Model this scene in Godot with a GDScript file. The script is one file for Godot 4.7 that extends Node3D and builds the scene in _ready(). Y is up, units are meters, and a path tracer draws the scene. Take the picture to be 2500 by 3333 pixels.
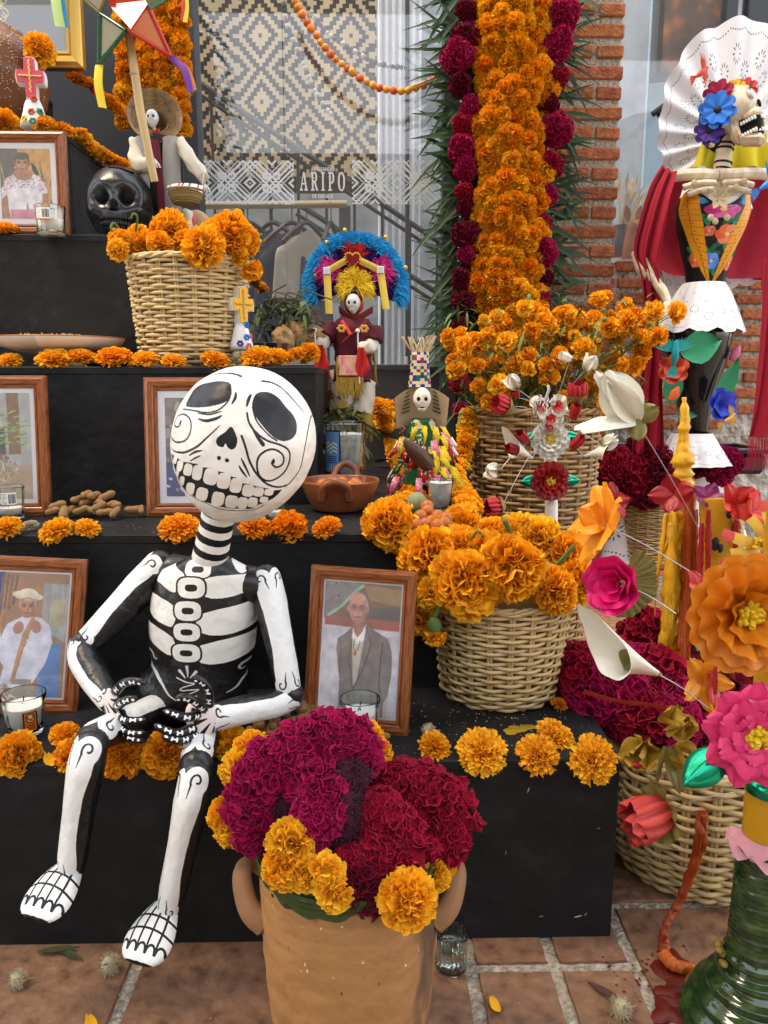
extends Node3D
# A day-of-the-dead altar under a shop portico. Metres, y up; the altar's risers face +z.

var rng := RandomNumberGenerator.new()
var taken := {}
var M := {}          # shared materials
var G := {}          # shared meshes

class MB:            # collects triangles, then makes one ArrayMesh
	var v := PackedVector3Array()
	var uv := PackedVector2Array()
	var c := PackedColorArray()
	var ix := PackedInt32Array()
	var col := Color(1, 1, 1)
	var tinted := false
	func tint(k: Color) -> void:
		col = k
		tinted = true
	func add(p: Vector3, t := Vector2.ZERO) -> int:
		v.append(p)
		uv.append(t)
		c.append(col)
		return v.size() - 1
	func tri(a: int, b: int, d: int) -> void:
		ix.append(a)
		ix.append(b)
		ix.append(d)
	func quad(a: int, b: int, d: int, e: int) -> void:
		tri(a, b, d)
		tri(a, d, e)
	func face(pts: Array) -> void:      # a flat polygon with corners of its own
		var s := v.size()
		for p in pts:
			add(p)
		for k in range(1, pts.size() - 1):
			tri(s, s + k, s + k + 1)
	func grid(nu: int, nv: int, f: Callable, uvs := Rect2(0, 0, 1, 1)) -> void:
		var s := v.size()
		for j in nv + 1:
			for i in nu + 1:
				var a := float(i) / nu
				var b := float(j) / nv
				add(f.call(a, b), uvs.position + Vector2(a, b) * uvs.size)
		for j in nv:
			for i in nu:
				var q := s + j * (nu + 1) + i
				quad(q, q + 1, q + nu + 2, q + nu + 1)
	func tube(pts: Array, rad, sides := 8, caps := true, u_turn := 0.0, flat := 1.0) -> void:
		var n := pts.size()
		var t0: Vector3 = (pts[1] - pts[0]).normalized()
		var side: Vector3 = t0.cross(Vector3.UP)
		if side.length() < 0.05:
			side = t0.cross(Vector3(0, 0, -1)) if absf(t0.y) < 0.99 or true else side
		side = side.normalized()
		var s := v.size()
		var total := 0.0
		for k in range(1, n):
			total += (pts[k] - pts[k - 1]).length()
		var run := 0.0
		for k in n:
			var p: Vector3 = pts[k]
			var t: Vector3 = (pts[mini(k + 1, n - 1)] - pts[maxi(k - 1, 0)]).normalized()
			side = (side - t * side.dot(t)).normalized()
			var up := side.cross(t)
			var r: float = rad[k] if rad is Array else rad
			if k > 0:
				run += (pts[k] - pts[k - 1]).length()
			for i in sides + 1:
				var a := TAU * i / sides + u_turn
				add(p + side * cos(a) * r + up * sin(a) * r * flat, Vector2(float(i) / sides, run / total))
		for k in n - 1:
			for i in sides:
				var q := s + k * (sides + 1) + i
				quad(q, q + sides + 1, q + sides + 2, q + 1)
		if caps:
			for e in 2:
				var k: int = 0 if e == 0 else n - 1
				var m := add(pts[k], Vector2(0.5, float(e)))
				for i in sides:
					var q := s + k * (sides + 1) + i
					if e == 0:
						tri(m, q, q + 1)
					else:
						tri(m, q + 1, q)
	func lathe(prof: Array, sides: int, x := Transform3D(), wob := 0.0, k_wob := 3.0) -> void:
		var s := v.size()
		var n := prof.size()
		for j in n:
			for i in sides + 1:
				var a := TAU * i / sides
				var r: float = prof[j].x * (1.0 + wob * sin(k_wob * a + prof[j].y * 9.0))
				add(x * Vector3(sin(a) * r, prof[j].y, cos(a) * r), Vector2(float(i) / sides, float(j) / (n - 1)))
		for j in n - 1:
			for i in sides:
				var q := s + j * (sides + 1) + i
				quad(q, q + sides + 1, q + sides + 2, q + 1)
	func ball(p: Vector3, r: Vector3, sides := 12, rings := 8) -> void:
		grid(sides, rings, func(a, b): return p + Vector3(sin(PI * b) * sin(TAU * a), cos(PI * b), sin(PI * b) * cos(TAU * a)) * r)
	func box(x: Transform3D, z: Vector3, b := 0.0) -> void:    # size z about the middle, edges cut by b
		var h := z * 0.5
		if b <= 0.0:
			for ax in 3:
				for sg in [-1.0, 1.0]:
					var n := Vector3.ZERO
					n[ax] = sg
					var u := Vector3.ZERO
					u[(ax + 1) % 3] = 1.0
					var w := Vector3.ZERO
					w[(ax + 2) % 3] = sg
					face([x * ((n - u - w) * h), x * ((n - u + w) * h), x * ((n + u + w) * h), x * ((n + u - w) * h)])
			return
		for ax in 3:
			for sg in [-1.0, 1.0]:
				var n := Vector3.ZERO
				n[ax] = sg
				var u := Vector3.ZERO
				u[(ax + 1) % 3] = 1.0
				var w := Vector3.ZERO
				w[(ax + 2) % 3] = sg
				var hb := h - Vector3(b, b, b)
				face([x * (n * h - (u + w) * hb), x * (n * h + (w - u) * hb), x * (n * h + (u + w) * hb), x * (n * h + (u - w) * hb)])
		for ax in 3:
			var a1 := (ax + 1) % 3
			var a2 := (ax + 2) % 3
			for s1 in [-1.0, 1.0]:
				for s2 in [-1.0, 1.0]:
					var pts := []
					for e in [[-1.0, 0], [-1.0, 1], [1.0, 1], [1.0, 0]]:
						var p := Vector3.ZERO
						p[ax] = e[0] * (h[ax] - b)
						p[a1] = s1 * (h[a1] - (b if e[1] == 1 else 0.0))
						p[a2] = s2 * (h[a2] - (0.0 if e[1] == 1 else b))
						pts.append(x * p)
					if s1 * s2 < 0:
						pts.reverse()
					face(pts)
		for sx in [-1.0, 1.0]:
			for sy in [-1.0, 1.0]:
				for sz in [-1.0, 1.0]:
					var g := Vector3(sx, sy, sz)
					var pts := []
					for k in 3:
						var p := g * (h - Vector3(b, b, b))
						p[k] = g[k] * h[k]
						pts.append(x * p)
					if sx * sy * sz > 0:
						pts.reverse()
					face(pts)
	func prism(poly: PackedVector2Array, x: Transform3D, depth: float) -> void:   # outline in x, y; pulled along z from 0 to depth
		var t := Geometry2D.triangulate_polygon(poly)
		var r := Rect2(poly[0], Vector2.ZERO)
		for p in poly:
			r = r.expand(p)
		for e in 2:
			var s := v.size()
			for p in poly:
				add(x * Vector3(p.x, p.y, depth * e), Vector2((p.x - r.position.x) / r.size.x, 1.0 - (p.y - r.position.y) / r.size.y))
			for k in range(0, t.size(), 3):
				if e == 1:
					tri(s + t[k], s + t[k + 2], s + t[k + 1])
				else:
					tri(s + t[k], s + t[k + 1], s + t[k + 2])
		for k in poly.size():
			var p := poly[k]
			var q := poly[(k + 1) % poly.size()]
			face([x * Vector3(p.x, p.y, 0), x * Vector3(q.x, q.y, 0), x * Vector3(q.x, q.y, depth), x * Vector3(p.x, p.y, depth)])
	func mesh() -> ArrayMesh:
		var nn := PackedVector3Array()
		nn.resize(v.size())
		for k in range(0, ix.size(), 3):
			var a := v[ix[k]]
			var w := (v[ix[k + 2]] - a).cross(v[ix[k + 1]] - a)
			nn[ix[k]] += w
			nn[ix[k + 1]] += w
			nn[ix[k + 2]] += w
		for k in nn.size():
			nn[k] = nn[k].normalized() if nn[k].length_squared() > 1e-24 else Vector3.UP
		var arr := []
		arr.resize(Mesh.ARRAY_MAX)
		arr[Mesh.ARRAY_VERTEX] = v
		arr[Mesh.ARRAY_NORMAL] = nn
		arr[Mesh.ARRAY_TEX_UV] = uv
		if tinted:
			arr[Mesh.ARRAY_COLOR] = c
		arr[Mesh.ARRAY_INDEX] = ix
		var m := ArrayMesh.new()
		m.add_surface_from_arrays(Mesh.PRIMITIVE_TRIANGLES, arr)
		return m

class Cv:            # a small picture made of filled polygons and brush strokes
	var im: Image
	var w: int
	var h: int
	func _init(ww: int, hh: int, bg: Color) -> void:
		w = ww
		h = hh
		im = Image.create(w, h, false, Image.FORMAT_RGBA8)
		im.fill(bg)
	func poly(pts: Array, k: Color) -> void:
		var lo := 1e9
		var hi := -1e9
		for p in pts:
			lo = minf(lo, p.y)
			hi = maxf(hi, p.y)
		for y in range(maxi(0, int(lo)), mini(h, int(hi) + 1)):
			var yy := y + 0.5
			var xs := []
			for i in pts.size():
				var a: Vector2 = pts[i]
				var b: Vector2 = pts[(i + 1) % pts.size()]
				if (a.y <= yy) != (b.y <= yy):
					xs.append(a.x + (yy - a.y) / (b.y - a.y) * (b.x - a.x))
			xs.sort()
			for i in range(0, xs.size() - 1, 2):
				var x0 := int(round(xs[i]))
				var x1 := int(round(xs[i + 1]))
				if x1 > x0:
					im.fill_rect(Rect2i(x0, y, x1 - x0, 1).intersection(Rect2i(0, 0, w, h)), k)
	func oval(p: Vector2, r: Vector2, k: Color, turn := 0.0) -> void:
		var pts := []
		for i in 28:
			pts.append(p + (Vector2(cos(TAU * i / 28), sin(TAU * i / 28)) * r).rotated(turn))
		poly(pts, k)
	func line(pts: Array, r, k: Color, taper := false) -> void:      # r: half width, one or per point
		for i in pts.size():
			var r1: float = r[i] if r is Array else r
			if taper:
				r1 *= 0.25 + 0.75 * sin(PI * (i + 0.5) / pts.size())
			oval(pts[i], Vector2(r1, r1), k)
			if i > 0:
				var r0: float = r[i - 1] if r is Array else r
				if taper:
					r0 *= 0.25 + 0.75 * sin(PI * (i - 0.5) / pts.size())
				var d: Vector2 = (pts[i] - pts[i - 1]).normalized().orthogonal()
				poly([pts[i - 1] + d * r0, pts[i] + d * r1, pts[i] - d * r1, pts[i - 1] - d * r0], k)
	func box(x: float, y: float, ww: float, hh: float, k: Color) -> void:
		im.fill_rect(Rect2i(int(x), int(y), int(ww), int(hh)).intersection(Rect2i(0, 0, w, h)), k)
	func tex() -> ImageTexture:
		return ImageTexture.create_from_image(im)

static func V2(a: Array) -> Array:          # [x, y, x, y ...] to points
	var o := []
	for k in range(0, a.size(), 2):
		o.append(Vector2(a[k], a[k + 1]))
	return o

static func smooth2(a: Array, n := 5, closed := false) -> Array:   # a curve through the points
	var o := []
	var m := a.size()
	for k in (m if closed else m - 1):
		var p0 = a[(k - 1 + m) % m] if closed else a[maxi(k - 1, 0)]
		var p1 = a[k]
		var p2 = a[(k + 1) % m]
		var p3 = a[(k + 2) % m] if closed else a[mini(k + 2, m - 1)]
		for i in n:
			var t := float(i) / n
			o.append(p1.cubic_interpolate(p2, p0, p3, t))
	if not closed:
		o.append(a[m - 1])
	return o

func lin(r: float, g: float, b: float) -> Color:
	return Color(r, g, b).linear_to_srgb()

func mat(called: String, k: Color, rough := 0.8, o := {}) -> StandardMaterial3D:
	var m := StandardMaterial3D.new()
	m.resource_name = called
	m.albedo_color = k
	m.roughness = rough
	m.metallic = o.get("metal", 0.0)
	m.metallic_specular = o.get("spec", 0.4)
	m.cull_mode = BaseMaterial3D.CULL_DISABLED
	if o.has("vc"):
		m.vertex_color_use_as_albedo = true
	if o.has("tex"):
		m.albedo_texture = o.tex
	if o.has("tri"):
		m.uv1_triplanar = true
		m.uv1_world_triplanar = o.get("world", false)
		m.uv1_scale = Vector3.ONE * o.tri
	if o.has("scale"):
		m.uv1_scale = o.scale
	if o.has("nm"):
		m.normal_enabled = true
		m.normal_texture = o.nm
		m.normal_scale = o.get("bump", 1.0)
	if o.has("back"):
		m.backlight_enabled = true
		m.backlight = o.back
	if o.has("sss"):
		m.subsurf_scatter_enabled = true
		m.subsurf_scatter_strength = o.sss
	if o.has("coat"):
		m.clearcoat_enabled = true
		m.clearcoat = o.coat
		m.clearcoat_roughness = o.get("coat_rough", 0.1)
	if o.has("rim"):
		m.rim_enabled = true
		m.rim = o.rim
		m.rim_tint = 0.6
	M[called] = m
	return m

func noise(freq: float, sd: int, oct := 4, kind := FastNoiseLite.TYPE_SIMPLEX_SMOOTH) -> FastNoiseLite:
	var n := FastNoiseLite.new()
	n.noise_type = kind
	n.seed = sd
	n.frequency = freq
	n.fractal_octaves = oct
	return n

func mottle(ks: Array, freq: float, sd: int, size := 256, oct := 4, stops := []) -> NoiseTexture2D:    # a noise run through a colour ramp
	var t := NoiseTexture2D.new()
	t.width = size
	t.height = size
	t.seamless = true
	t.noise = noise(freq, sd, oct)
	var g := Gradient.new()
	var of := PackedFloat32Array()
	for k in ks.size():
		of.append(stops[k] if stops else float(k) / (ks.size() - 1))
	g.offsets = of
	g.colors = PackedColorArray(ks)
	t.color_ramp = g
	return t

func dents(freq: float, sd: int, strength := 4.0, size := 256, oct := 4) -> NoiseTexture2D:
	var t := NoiseTexture2D.new()
	t.width = size
	t.height = size
	t.seamless = true
	t.as_normal_map = true
	t.bump_strength = strength
	t.noise = noise(freq, sd, oct)
	return t

func numbered(n: String) -> String:
	if not taken.has(n):
		taken[n] = 0
		return n
	taken[n] += 1
	return "%s_%03d" % [n, taken[n]]

func part(called: String, mb, m: Material, parent: Node, x := Transform3D()) -> MeshInstance3D:
	var o := MeshInstance3D.new()
	o.name = called
	o.mesh = mb.mesh() if mb is MB else mb
	o.material_override = m
	o.transform = x
	parent.add_child(o, true)
	return o

func thing(called: String, label: String, category: String, p := Vector3.ZERO, group := "") -> Node3D:
	var o := Node3D.new()
	o.name = numbered(called)
	add_child(o, true)
	o.position = p
	return meta(o, label, category, group)

func meta(o: Node3D, label: String, category: String, group := "") -> Node3D:
	o.set_meta("label", label)
	o.set_meta("category", category)
	if group:
		o.set_meta("group", group)
	return o

func single(called: String, mb, m: Material, label: String, category: String, x := Transform3D(), group := "") -> MeshInstance3D:
	var o := part(numbered(called), mb, m, self, x)
	meta(o, label, category, group)
	return o

func struct(called: String, mb, m: Material, parent: Node = self, x := Transform3D()) -> MeshInstance3D:
	var o := part(numbered(called) if parent == self else called, mb, m, parent, x)
	if parent == self:
		o.set_meta("kind", "structure")
	return o

func T(p: Vector3, y := 0.0, s := 1.0, x := 0.0, z := 0.0) -> Transform3D:
	return Transform3D(Basis.from_euler(Vector3(x, y, z)).scaled(Vector3.ONE * s), p)

func aim(p: Vector3, up: Vector3, s := 1.0, spin := 0.0) -> Transform3D:    # the y axis turned along up
	var y := up.normalized()
	var x := y.cross(Vector3(0.31, 0.2, 0.93)).normalized()
	var b := Basis(x, y, x.cross(y)) * Basis(Vector3.UP, spin)
	return Transform3D(b.scaled_local(Vector3.ONE * s), p)

func rf(a: float, b: float) -> float:
	return rng.randf_range(a, b)

func V(x: float, y: float, z: float) -> Vector3:
	return Vector3(x, y, z)

# ---------- flowers ----------
func petal(mb: MB, x: Transform3D, ln: float, wd: float, curl: float, ruf: float, freq := 3.0, nu := 4, nv := 4, ph := 0.0, tip := 0.5) -> void:   # along +y, facing +z
	mb.grid(nu, nv, func(a, b):
		var t: float = a * 2.0 - 1.0
		var w: float = wd * pow(sin(PI * (0.06 + 0.86 * pow(b, 0.5 + tip))),0.65)
		var r: float = ruf * b * sin(freq * t * PI + ph)
		return x * V(t * w, ln * b * (1.0 - 0.12 * t * t * b) + 0.3 * r, curl * b * b + 0.25 * wd * t * t * (1.0 - b * 0.5) + r))

func marigold_mesh(n: int, cover: float, wid: float, messy: float, cols: int, sd: int, core := 0.6, flat := 1.0) -> ArrayMesh:
	var r := RandomNumberGenerator.new()
	r.seed = sd
	var mb := MB.new()
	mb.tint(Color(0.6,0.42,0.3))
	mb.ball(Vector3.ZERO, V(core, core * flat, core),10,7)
	for k in n:
		var t := (k + 0.5) / n
		var th := acos(1.0 - t * (1.0 - cos(cover))) + r.randf_range(-1,1) * 0.1
		var ph := k * 2.39996 + r.randf_range(-1,1) * 0.25
		var d := V(sin(th) * cos(ph), cos(th), sin(th) * sin(ph))
		d = (d + V(r.randf_range(-1,1), r.randf_range(-1,1), r.randf_range(-1,1)) * 0.22 * messy).normalized()
		var side := d.cross(V(0.1,1,0.05)).normalized().rotated(d, r.randf_range(-1.0,1.0))
		var nrm := side.cross(d)
		var ln := r.randf_range(0.86,1.04 + 0.16 * messy)
		var w := wid * r.randf_range(0.75,1.25)
		var f := r.randf_range(0.72,1.12)
		var bend := r.randf_range(-0.12,0.3)
		var p1 := r.randf_range(0, TAU)
		var amp := r.randf_range(0.03,0.08)
		var s0 := mb.v.size()
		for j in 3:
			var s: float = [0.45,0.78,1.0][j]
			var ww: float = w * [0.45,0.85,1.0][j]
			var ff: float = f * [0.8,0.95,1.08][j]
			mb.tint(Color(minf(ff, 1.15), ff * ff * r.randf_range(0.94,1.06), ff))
			for i in cols + 1:
				var q := 2.0 * i / cols - 1.0
				var ruf := (amp * sin(p1 + q * 5.0) * (1.0 if j == 2 else 0.4))
				var top := (ln - 0.07 * q * q + (amp * 0.8 * sin(p1 + i * 2.6) if j == 2 else 0.0)) if j > 0 else ln
				var p := d * (s * top) + side * (q * ww) + nrm * (bend * s * s * s + ruf + 0.09 * q * q)
				p.y *= flat
				mb.add(p)
		for j in 2:
			for i in cols:
				var q := s0 + j * (cols + 1) + i
				mb.quad(q, q + 1, q + cols + 2, q + cols + 1)
	return mb.mesh()

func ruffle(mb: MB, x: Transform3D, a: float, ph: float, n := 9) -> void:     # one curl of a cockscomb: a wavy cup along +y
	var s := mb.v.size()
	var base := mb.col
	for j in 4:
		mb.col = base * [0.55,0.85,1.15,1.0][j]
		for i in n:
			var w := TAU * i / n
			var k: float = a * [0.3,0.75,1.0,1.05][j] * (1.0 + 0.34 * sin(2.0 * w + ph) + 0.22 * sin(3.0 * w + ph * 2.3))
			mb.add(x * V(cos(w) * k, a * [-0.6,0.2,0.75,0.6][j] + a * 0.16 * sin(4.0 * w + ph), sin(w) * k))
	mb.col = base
	for j in 3:
		for i in n:
			var q := s + j * n + i
			var e := s + j * n + (i + 1) % n
			mb.quad(q, e, e + n, q + n)

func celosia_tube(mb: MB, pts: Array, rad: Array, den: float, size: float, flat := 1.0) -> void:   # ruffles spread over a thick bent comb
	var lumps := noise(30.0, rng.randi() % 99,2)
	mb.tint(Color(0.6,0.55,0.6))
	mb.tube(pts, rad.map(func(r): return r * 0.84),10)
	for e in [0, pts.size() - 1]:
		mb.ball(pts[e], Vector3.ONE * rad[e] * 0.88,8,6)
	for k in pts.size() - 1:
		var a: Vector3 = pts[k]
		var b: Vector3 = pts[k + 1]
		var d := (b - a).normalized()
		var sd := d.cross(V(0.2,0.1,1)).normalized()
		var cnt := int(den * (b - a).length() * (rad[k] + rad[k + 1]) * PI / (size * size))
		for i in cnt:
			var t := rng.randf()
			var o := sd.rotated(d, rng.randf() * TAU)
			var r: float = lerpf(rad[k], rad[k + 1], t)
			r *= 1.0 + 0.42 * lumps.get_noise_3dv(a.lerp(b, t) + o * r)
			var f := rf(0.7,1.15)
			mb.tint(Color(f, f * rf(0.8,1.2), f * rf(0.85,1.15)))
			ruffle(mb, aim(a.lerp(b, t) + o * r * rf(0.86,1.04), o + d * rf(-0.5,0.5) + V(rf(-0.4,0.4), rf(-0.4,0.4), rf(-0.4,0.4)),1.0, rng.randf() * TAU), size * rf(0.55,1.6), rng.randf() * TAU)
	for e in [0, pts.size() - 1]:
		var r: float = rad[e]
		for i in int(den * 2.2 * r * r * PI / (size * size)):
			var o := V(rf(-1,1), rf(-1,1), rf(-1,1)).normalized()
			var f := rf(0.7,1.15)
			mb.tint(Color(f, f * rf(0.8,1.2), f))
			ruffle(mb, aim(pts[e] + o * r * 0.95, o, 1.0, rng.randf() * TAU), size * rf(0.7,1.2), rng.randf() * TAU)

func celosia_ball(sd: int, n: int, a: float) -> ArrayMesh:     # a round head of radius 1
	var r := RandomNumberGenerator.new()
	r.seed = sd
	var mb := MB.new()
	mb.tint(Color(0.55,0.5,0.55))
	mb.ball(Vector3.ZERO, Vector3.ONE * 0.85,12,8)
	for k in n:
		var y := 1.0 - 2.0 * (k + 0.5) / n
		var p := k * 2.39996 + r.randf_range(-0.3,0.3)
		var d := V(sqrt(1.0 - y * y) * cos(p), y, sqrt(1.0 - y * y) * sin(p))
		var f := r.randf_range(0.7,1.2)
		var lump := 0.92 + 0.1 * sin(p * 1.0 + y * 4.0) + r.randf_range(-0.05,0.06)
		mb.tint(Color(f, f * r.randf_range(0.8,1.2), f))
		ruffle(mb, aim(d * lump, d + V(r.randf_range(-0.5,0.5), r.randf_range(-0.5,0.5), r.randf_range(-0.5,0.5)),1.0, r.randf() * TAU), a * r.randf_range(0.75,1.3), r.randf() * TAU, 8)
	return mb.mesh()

func corolla(mb: MB, x: Transform3D, r0: float, r1: float, h0: float, h1: float, lobes: int, scal: float, ruf: float, ph := 0.0, nr := 5, bow := 0.6) -> void:   # a ring of joined wavy petals round +y
	mb.grid(lobes * 6, nr, func(a, b):
		var w: float = TAU * a
		var q: float = absf(sin(lobes * w * 0.5 + ph))
		var r: float = lerpf(r0, r1, b) * (1.0 + scal * b * (pow(q, 0.5) - 0.6))
		var wave: float = ruf * b * (sin(lobes * w + ph * 2.0) + 0.6 * sin(lobes * 1.7 * w - fmod(ph, 1.0) * 4.0) * (1.0 if fmod(lobes * 1.7,1.0) == 0.0 else 0.0) + 0.5 * sin(3.0 * w + ph))
		return x * V(sin(w) * r, lerpf(h0, h1, pow(b, bow)) + wave, cos(w) * r))

func leaf_blade(mb: MB, p: Vector3, d: Vector3, ln: float, wd: float, droop: float, up := Vector3.UP) -> void:
	var s := d.cross(up).normalized()
	mb.grid(2,5, func(a, b):
		var w: float = wd * sin(PI * clampf(0.1 + 0.9 * b, 0,1)) * (a - 0.5) * 2.0
		return p + d * ln * b + s * w + V(0,-droop * ln * b * b, 0) + up * absf(a - 0.5) * wd * 0.5)

# ---------- baskets, frames, glasses ----------
func wicker(o: Node3D, rb: float, rt: float, h: float, rows: int, stakes: int, th: float, m: Material, belly := 0.0) -> void:
	var mb := MB.new()
	var prof := func(t: float) -> float: return (lerpf(rb, rt, t) + belly * sin(PI * t)) - rb * 0.1 * pow(1.0 - minf(t * 9.0,1.0),2.0)
	var sg := stakes * 6
	for j in rows:
		var t := (j + 0.5) / rows
		var r: float = prof.call(t)
		var f := rf(0.78,1.1)
		mb.tint(Color(f, f * rf(0.94,1.02), f * rf(0.85,1.05)))
		var y0 := t * h + rf(-0.12,0.12) * th
		var s := mb.v.size()
		var wob := rf(0, TAU)
		for i in sg:
			var a := TAU * i / sg
			var wv := cos(a * stakes * 0.5 + PI * j)
			var rr := r + wv * th * 0.8 + 0.0012 * sin(a * 3.0 + wob)
			var ry := th * 0.62 * rf(0.92,1.08)
			var yy := y0 + 0.3 * th * sin(a * 2.0 + wob)
			for e in 6:
				var b := TAU * e / 6
				mb.add(V(sin(a) * (rr + cos(b) * th * 0.5), yy + sin(b) * ry, cos(a) * (rr + cos(b) * th * 0.5)))
		for i in sg:
			for e in 6:
				var q := s + i * 6
				var w := s + ((i + 1) % sg) * 6
				mb.quad(q + e, w + e, w + (e + 1) % 6, q + (e + 1) % 6)
	part("weave", mb, m, o)
	var sb := MB.new()
	for i in stakes:
		var a := TAU * i / stakes
		for dd in [-0.5,0.5]:
			var pts := []
			for k in 5:
				var t := k / 4.0
				pts.append(V(sin(a + dd * th * 0.9 / rt) * prof.call(t), t * h, cos(a + dd * th * 0.9 / rt) * prof.call(t)))
			var f := rf(0.7,0.95)
			sb.tint(Color(f, f * 0.95, f * 0.85))
			sb.tube(pts, th * 0.5,4, false)
	part("stakes", sb, m, o)
	var rm := MB.new()
	for k in 3:
		var pts := []
		for i in 49:
			var a := TAU * i / 48
			pts.append(V(sin(a) * (rt + th * 0.9 * cos(a * 9.0 + k * 2.1)), h + th * 0.7 * sin(a * 9.0 + k * 2.1), cos(a) * (rt + th * 0.9 * cos(a * 9.0 + k * 2.1))))
		rm.tint(Color.WHITE * rf(0.9,1.08))
		rm.tube(pts, th * 0.62,6, false)
	part("rim", rm, m, o)
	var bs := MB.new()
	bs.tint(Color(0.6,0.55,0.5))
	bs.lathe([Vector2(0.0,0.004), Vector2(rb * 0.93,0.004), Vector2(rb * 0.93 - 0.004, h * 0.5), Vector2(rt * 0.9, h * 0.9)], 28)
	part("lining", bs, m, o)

func frame(o: Node3D, w: float, h: float, bw: float, d: float, m: Material, pic: Material, mat_w: float, mat_m: Material) -> void:    # face in the x, y plane, foot at y 0
	var prof := [Vector2(0,0), Vector2(0, d), Vector2(0.12, d * 1.05), Vector2(0.3, d * 1.25), Vector2(0.62, d * 1.12), Vector2(0.74, d * 0.86), Vector2(0.8, d * 1.0), Vector2(0.93, d * 0.95), Vector2(1.0, d * 0.6), Vector2(1.0,0)]
	var c := [Vector2(-w / 2,0), Vector2(w / 2,0), Vector2(w / 2, h), Vector2(-w / 2, h)]
	for k in 4:
		var a: Vector2 = c[k]
		var b: Vector2 = c[(k + 1) % 4]
		var u := (b - a).normalized()
		var n := Vector2(-u.y, u.x)
		var mb := MB.new()
		for i in prof.size() - 1:
			var q := []
			for e in [[a, i, 1], [b, i, -1], [b, i + 1,-1], [a, i + 1,1]]:
				var pr: Vector2 = prof[e[1]]
				var p: Vector2 = e[0] + (u * e[2] + n) * pr.x * bw
				q.append(V(p.x, p.y, pr.y))
			var s := mb.v.size()
			for e in 4:
				mb.add(q[e], Vector2(q[e].x, q[e].y) * 8.0 if k % 2 == 0 else Vector2(q[e].y, q[e].x) * 8.0)
			mb.quad(s, s + 1, s + 2, s + 3)
		part("frame_side", mb, m, o)
	var back := MB.new()
	back.box(Transform3D(Basis(), V(0, h / 2,-0.003)), V(w - 0.004, h - 0.004,0.006))
	part("backing", back, M.black, o)
	var iw := w - 2 * bw
	var ih := h - 2 * bw
	var mt := MB.new()
	mt.grid(1,1, func(a, b): return V((a - 0.5) * (iw + 0.004), bw - 0.002 + (1.0 - b) * (ih + 0.004), d * 0.5))
	part("mount", mt, mat_m, o)
	var ph := MB.new()
	ph.grid(1,1, func(a, b): return V((a - 0.5) * (iw - 2 * mat_w), bw + mat_w + (1.0 - b) * (ih - 2 * mat_w), d * 0.5 + 0.001))
	part("photograph", ph, pic, o)
	var gl := MB.new()
	gl.box(Transform3D(Basis(), V(0, h / 2, d * 0.5 + 0.004)), V(iw, ih, 0.0012))
	part("pane", gl, M.pane, o)

func tumbler(o: Node3D, rb: float, rt: float, h: float, fill: float, m_fill: Material, flutes := 12, wick := true) -> void:
	var mb := MB.new()
	var th := rt * 0.07
	var wall := func(out: float, t: float) -> float: return lerpf(rb, rt, t) - out
	var rows := [[0.0,0.0], [0.0,0.04], [0.0,0.3], [0.0,0.75], [0.0,0.97], [th * 0.5,1.0], [th, 0.97], [th, 0.75], [th, 0.3], [th, 0.09], [rb * 0.99,0.08]]
	var sides := flutes * 4
	var s := 0
	for e in rows:
		for i in sides + 1:
			var a := TAU * i / sides
			var fl: float = 1.0 + (0.025 * cos(flutes * a) if e[0] == 0.0 and e[1] > 0.03 and e[1] < 0.9 else 0.0)
			var r: float = maxf(wall.call(e[0], e[1]) * fl, 0.0)
			mb.add(V(sin(a) * r, e[1] * h, cos(a) * r))
	for j in rows.size() - 1:
		for i in sides:
			var q := s + j * (sides + 1) + i
			mb.quad(q, q + sides + 1, q + sides + 2, q + 1)
	var mid := mb.add(Vector3.ZERO)
	for i in sides:
		mb.tri(mid, i, i + 1)
	part("glass", mb, M.glass, o)
	if m_fill:
		var w := MB.new()
		var ri: float = wall.call(th * 1.25, fill)
		w.lathe([Vector2(0, h * 0.085), Vector2(rb - th * 1.4, h * 0.085), Vector2(ri, h * fill), Vector2(ri * 0.9, h * fill - 0.0015), Vector2(0, h * fill - 0.002)], 28)
		part("wax" if wick else "filling", w, m_fill, o)
		if wick:
			var k := MB.new()
			k.tube([V(0, h * fill - 0.002,0), V(0.0005, h * fill + h * 0.12,0), V(0.002, h * fill + h * 0.2,0.001)], 0.0011,5)
			part("wick", k, M.black, o)

func label_wrap(o: Node3D, r: float, y0: float, y1: float, a0: float, a1: float, m: Material, called := "paper_label") -> void:
	var mb := MB.new()
	mb.grid(8,1, func(a, b): return V(sin(lerpf(a0, a1, a)) * r, lerpf(y1, y0, b), cos(lerpf(a0, a1, a)) * r))
	part(called, mb, m, o)

func lettering(o: Node3D, text: String, size: float, depth: float, m: Material, x: Transform3D, serif := false, squeeze := 1.0) -> void:
	var t := TextMesh.new()
	var f := SystemFont.new()
	f.font_names = PackedStringArray(["Droid Serif" if serif else "Droid Sans"])
	f.font_weight = 700
	t.font = f
	t.text = text
	t.font_size = 64
	t.pixel_size = size / 64.0
	t.depth = depth
	t.curve_step = 2.0
	var n := MeshInstance3D.new()
	n.name = "lettering"
	n.mesh = t
	n.material_override = m
	n.transform = x * Transform3D(Basis.from_scale(V(squeeze, 1,1)), Vector3.ZERO)
	o.add_child(n, true)

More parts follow.
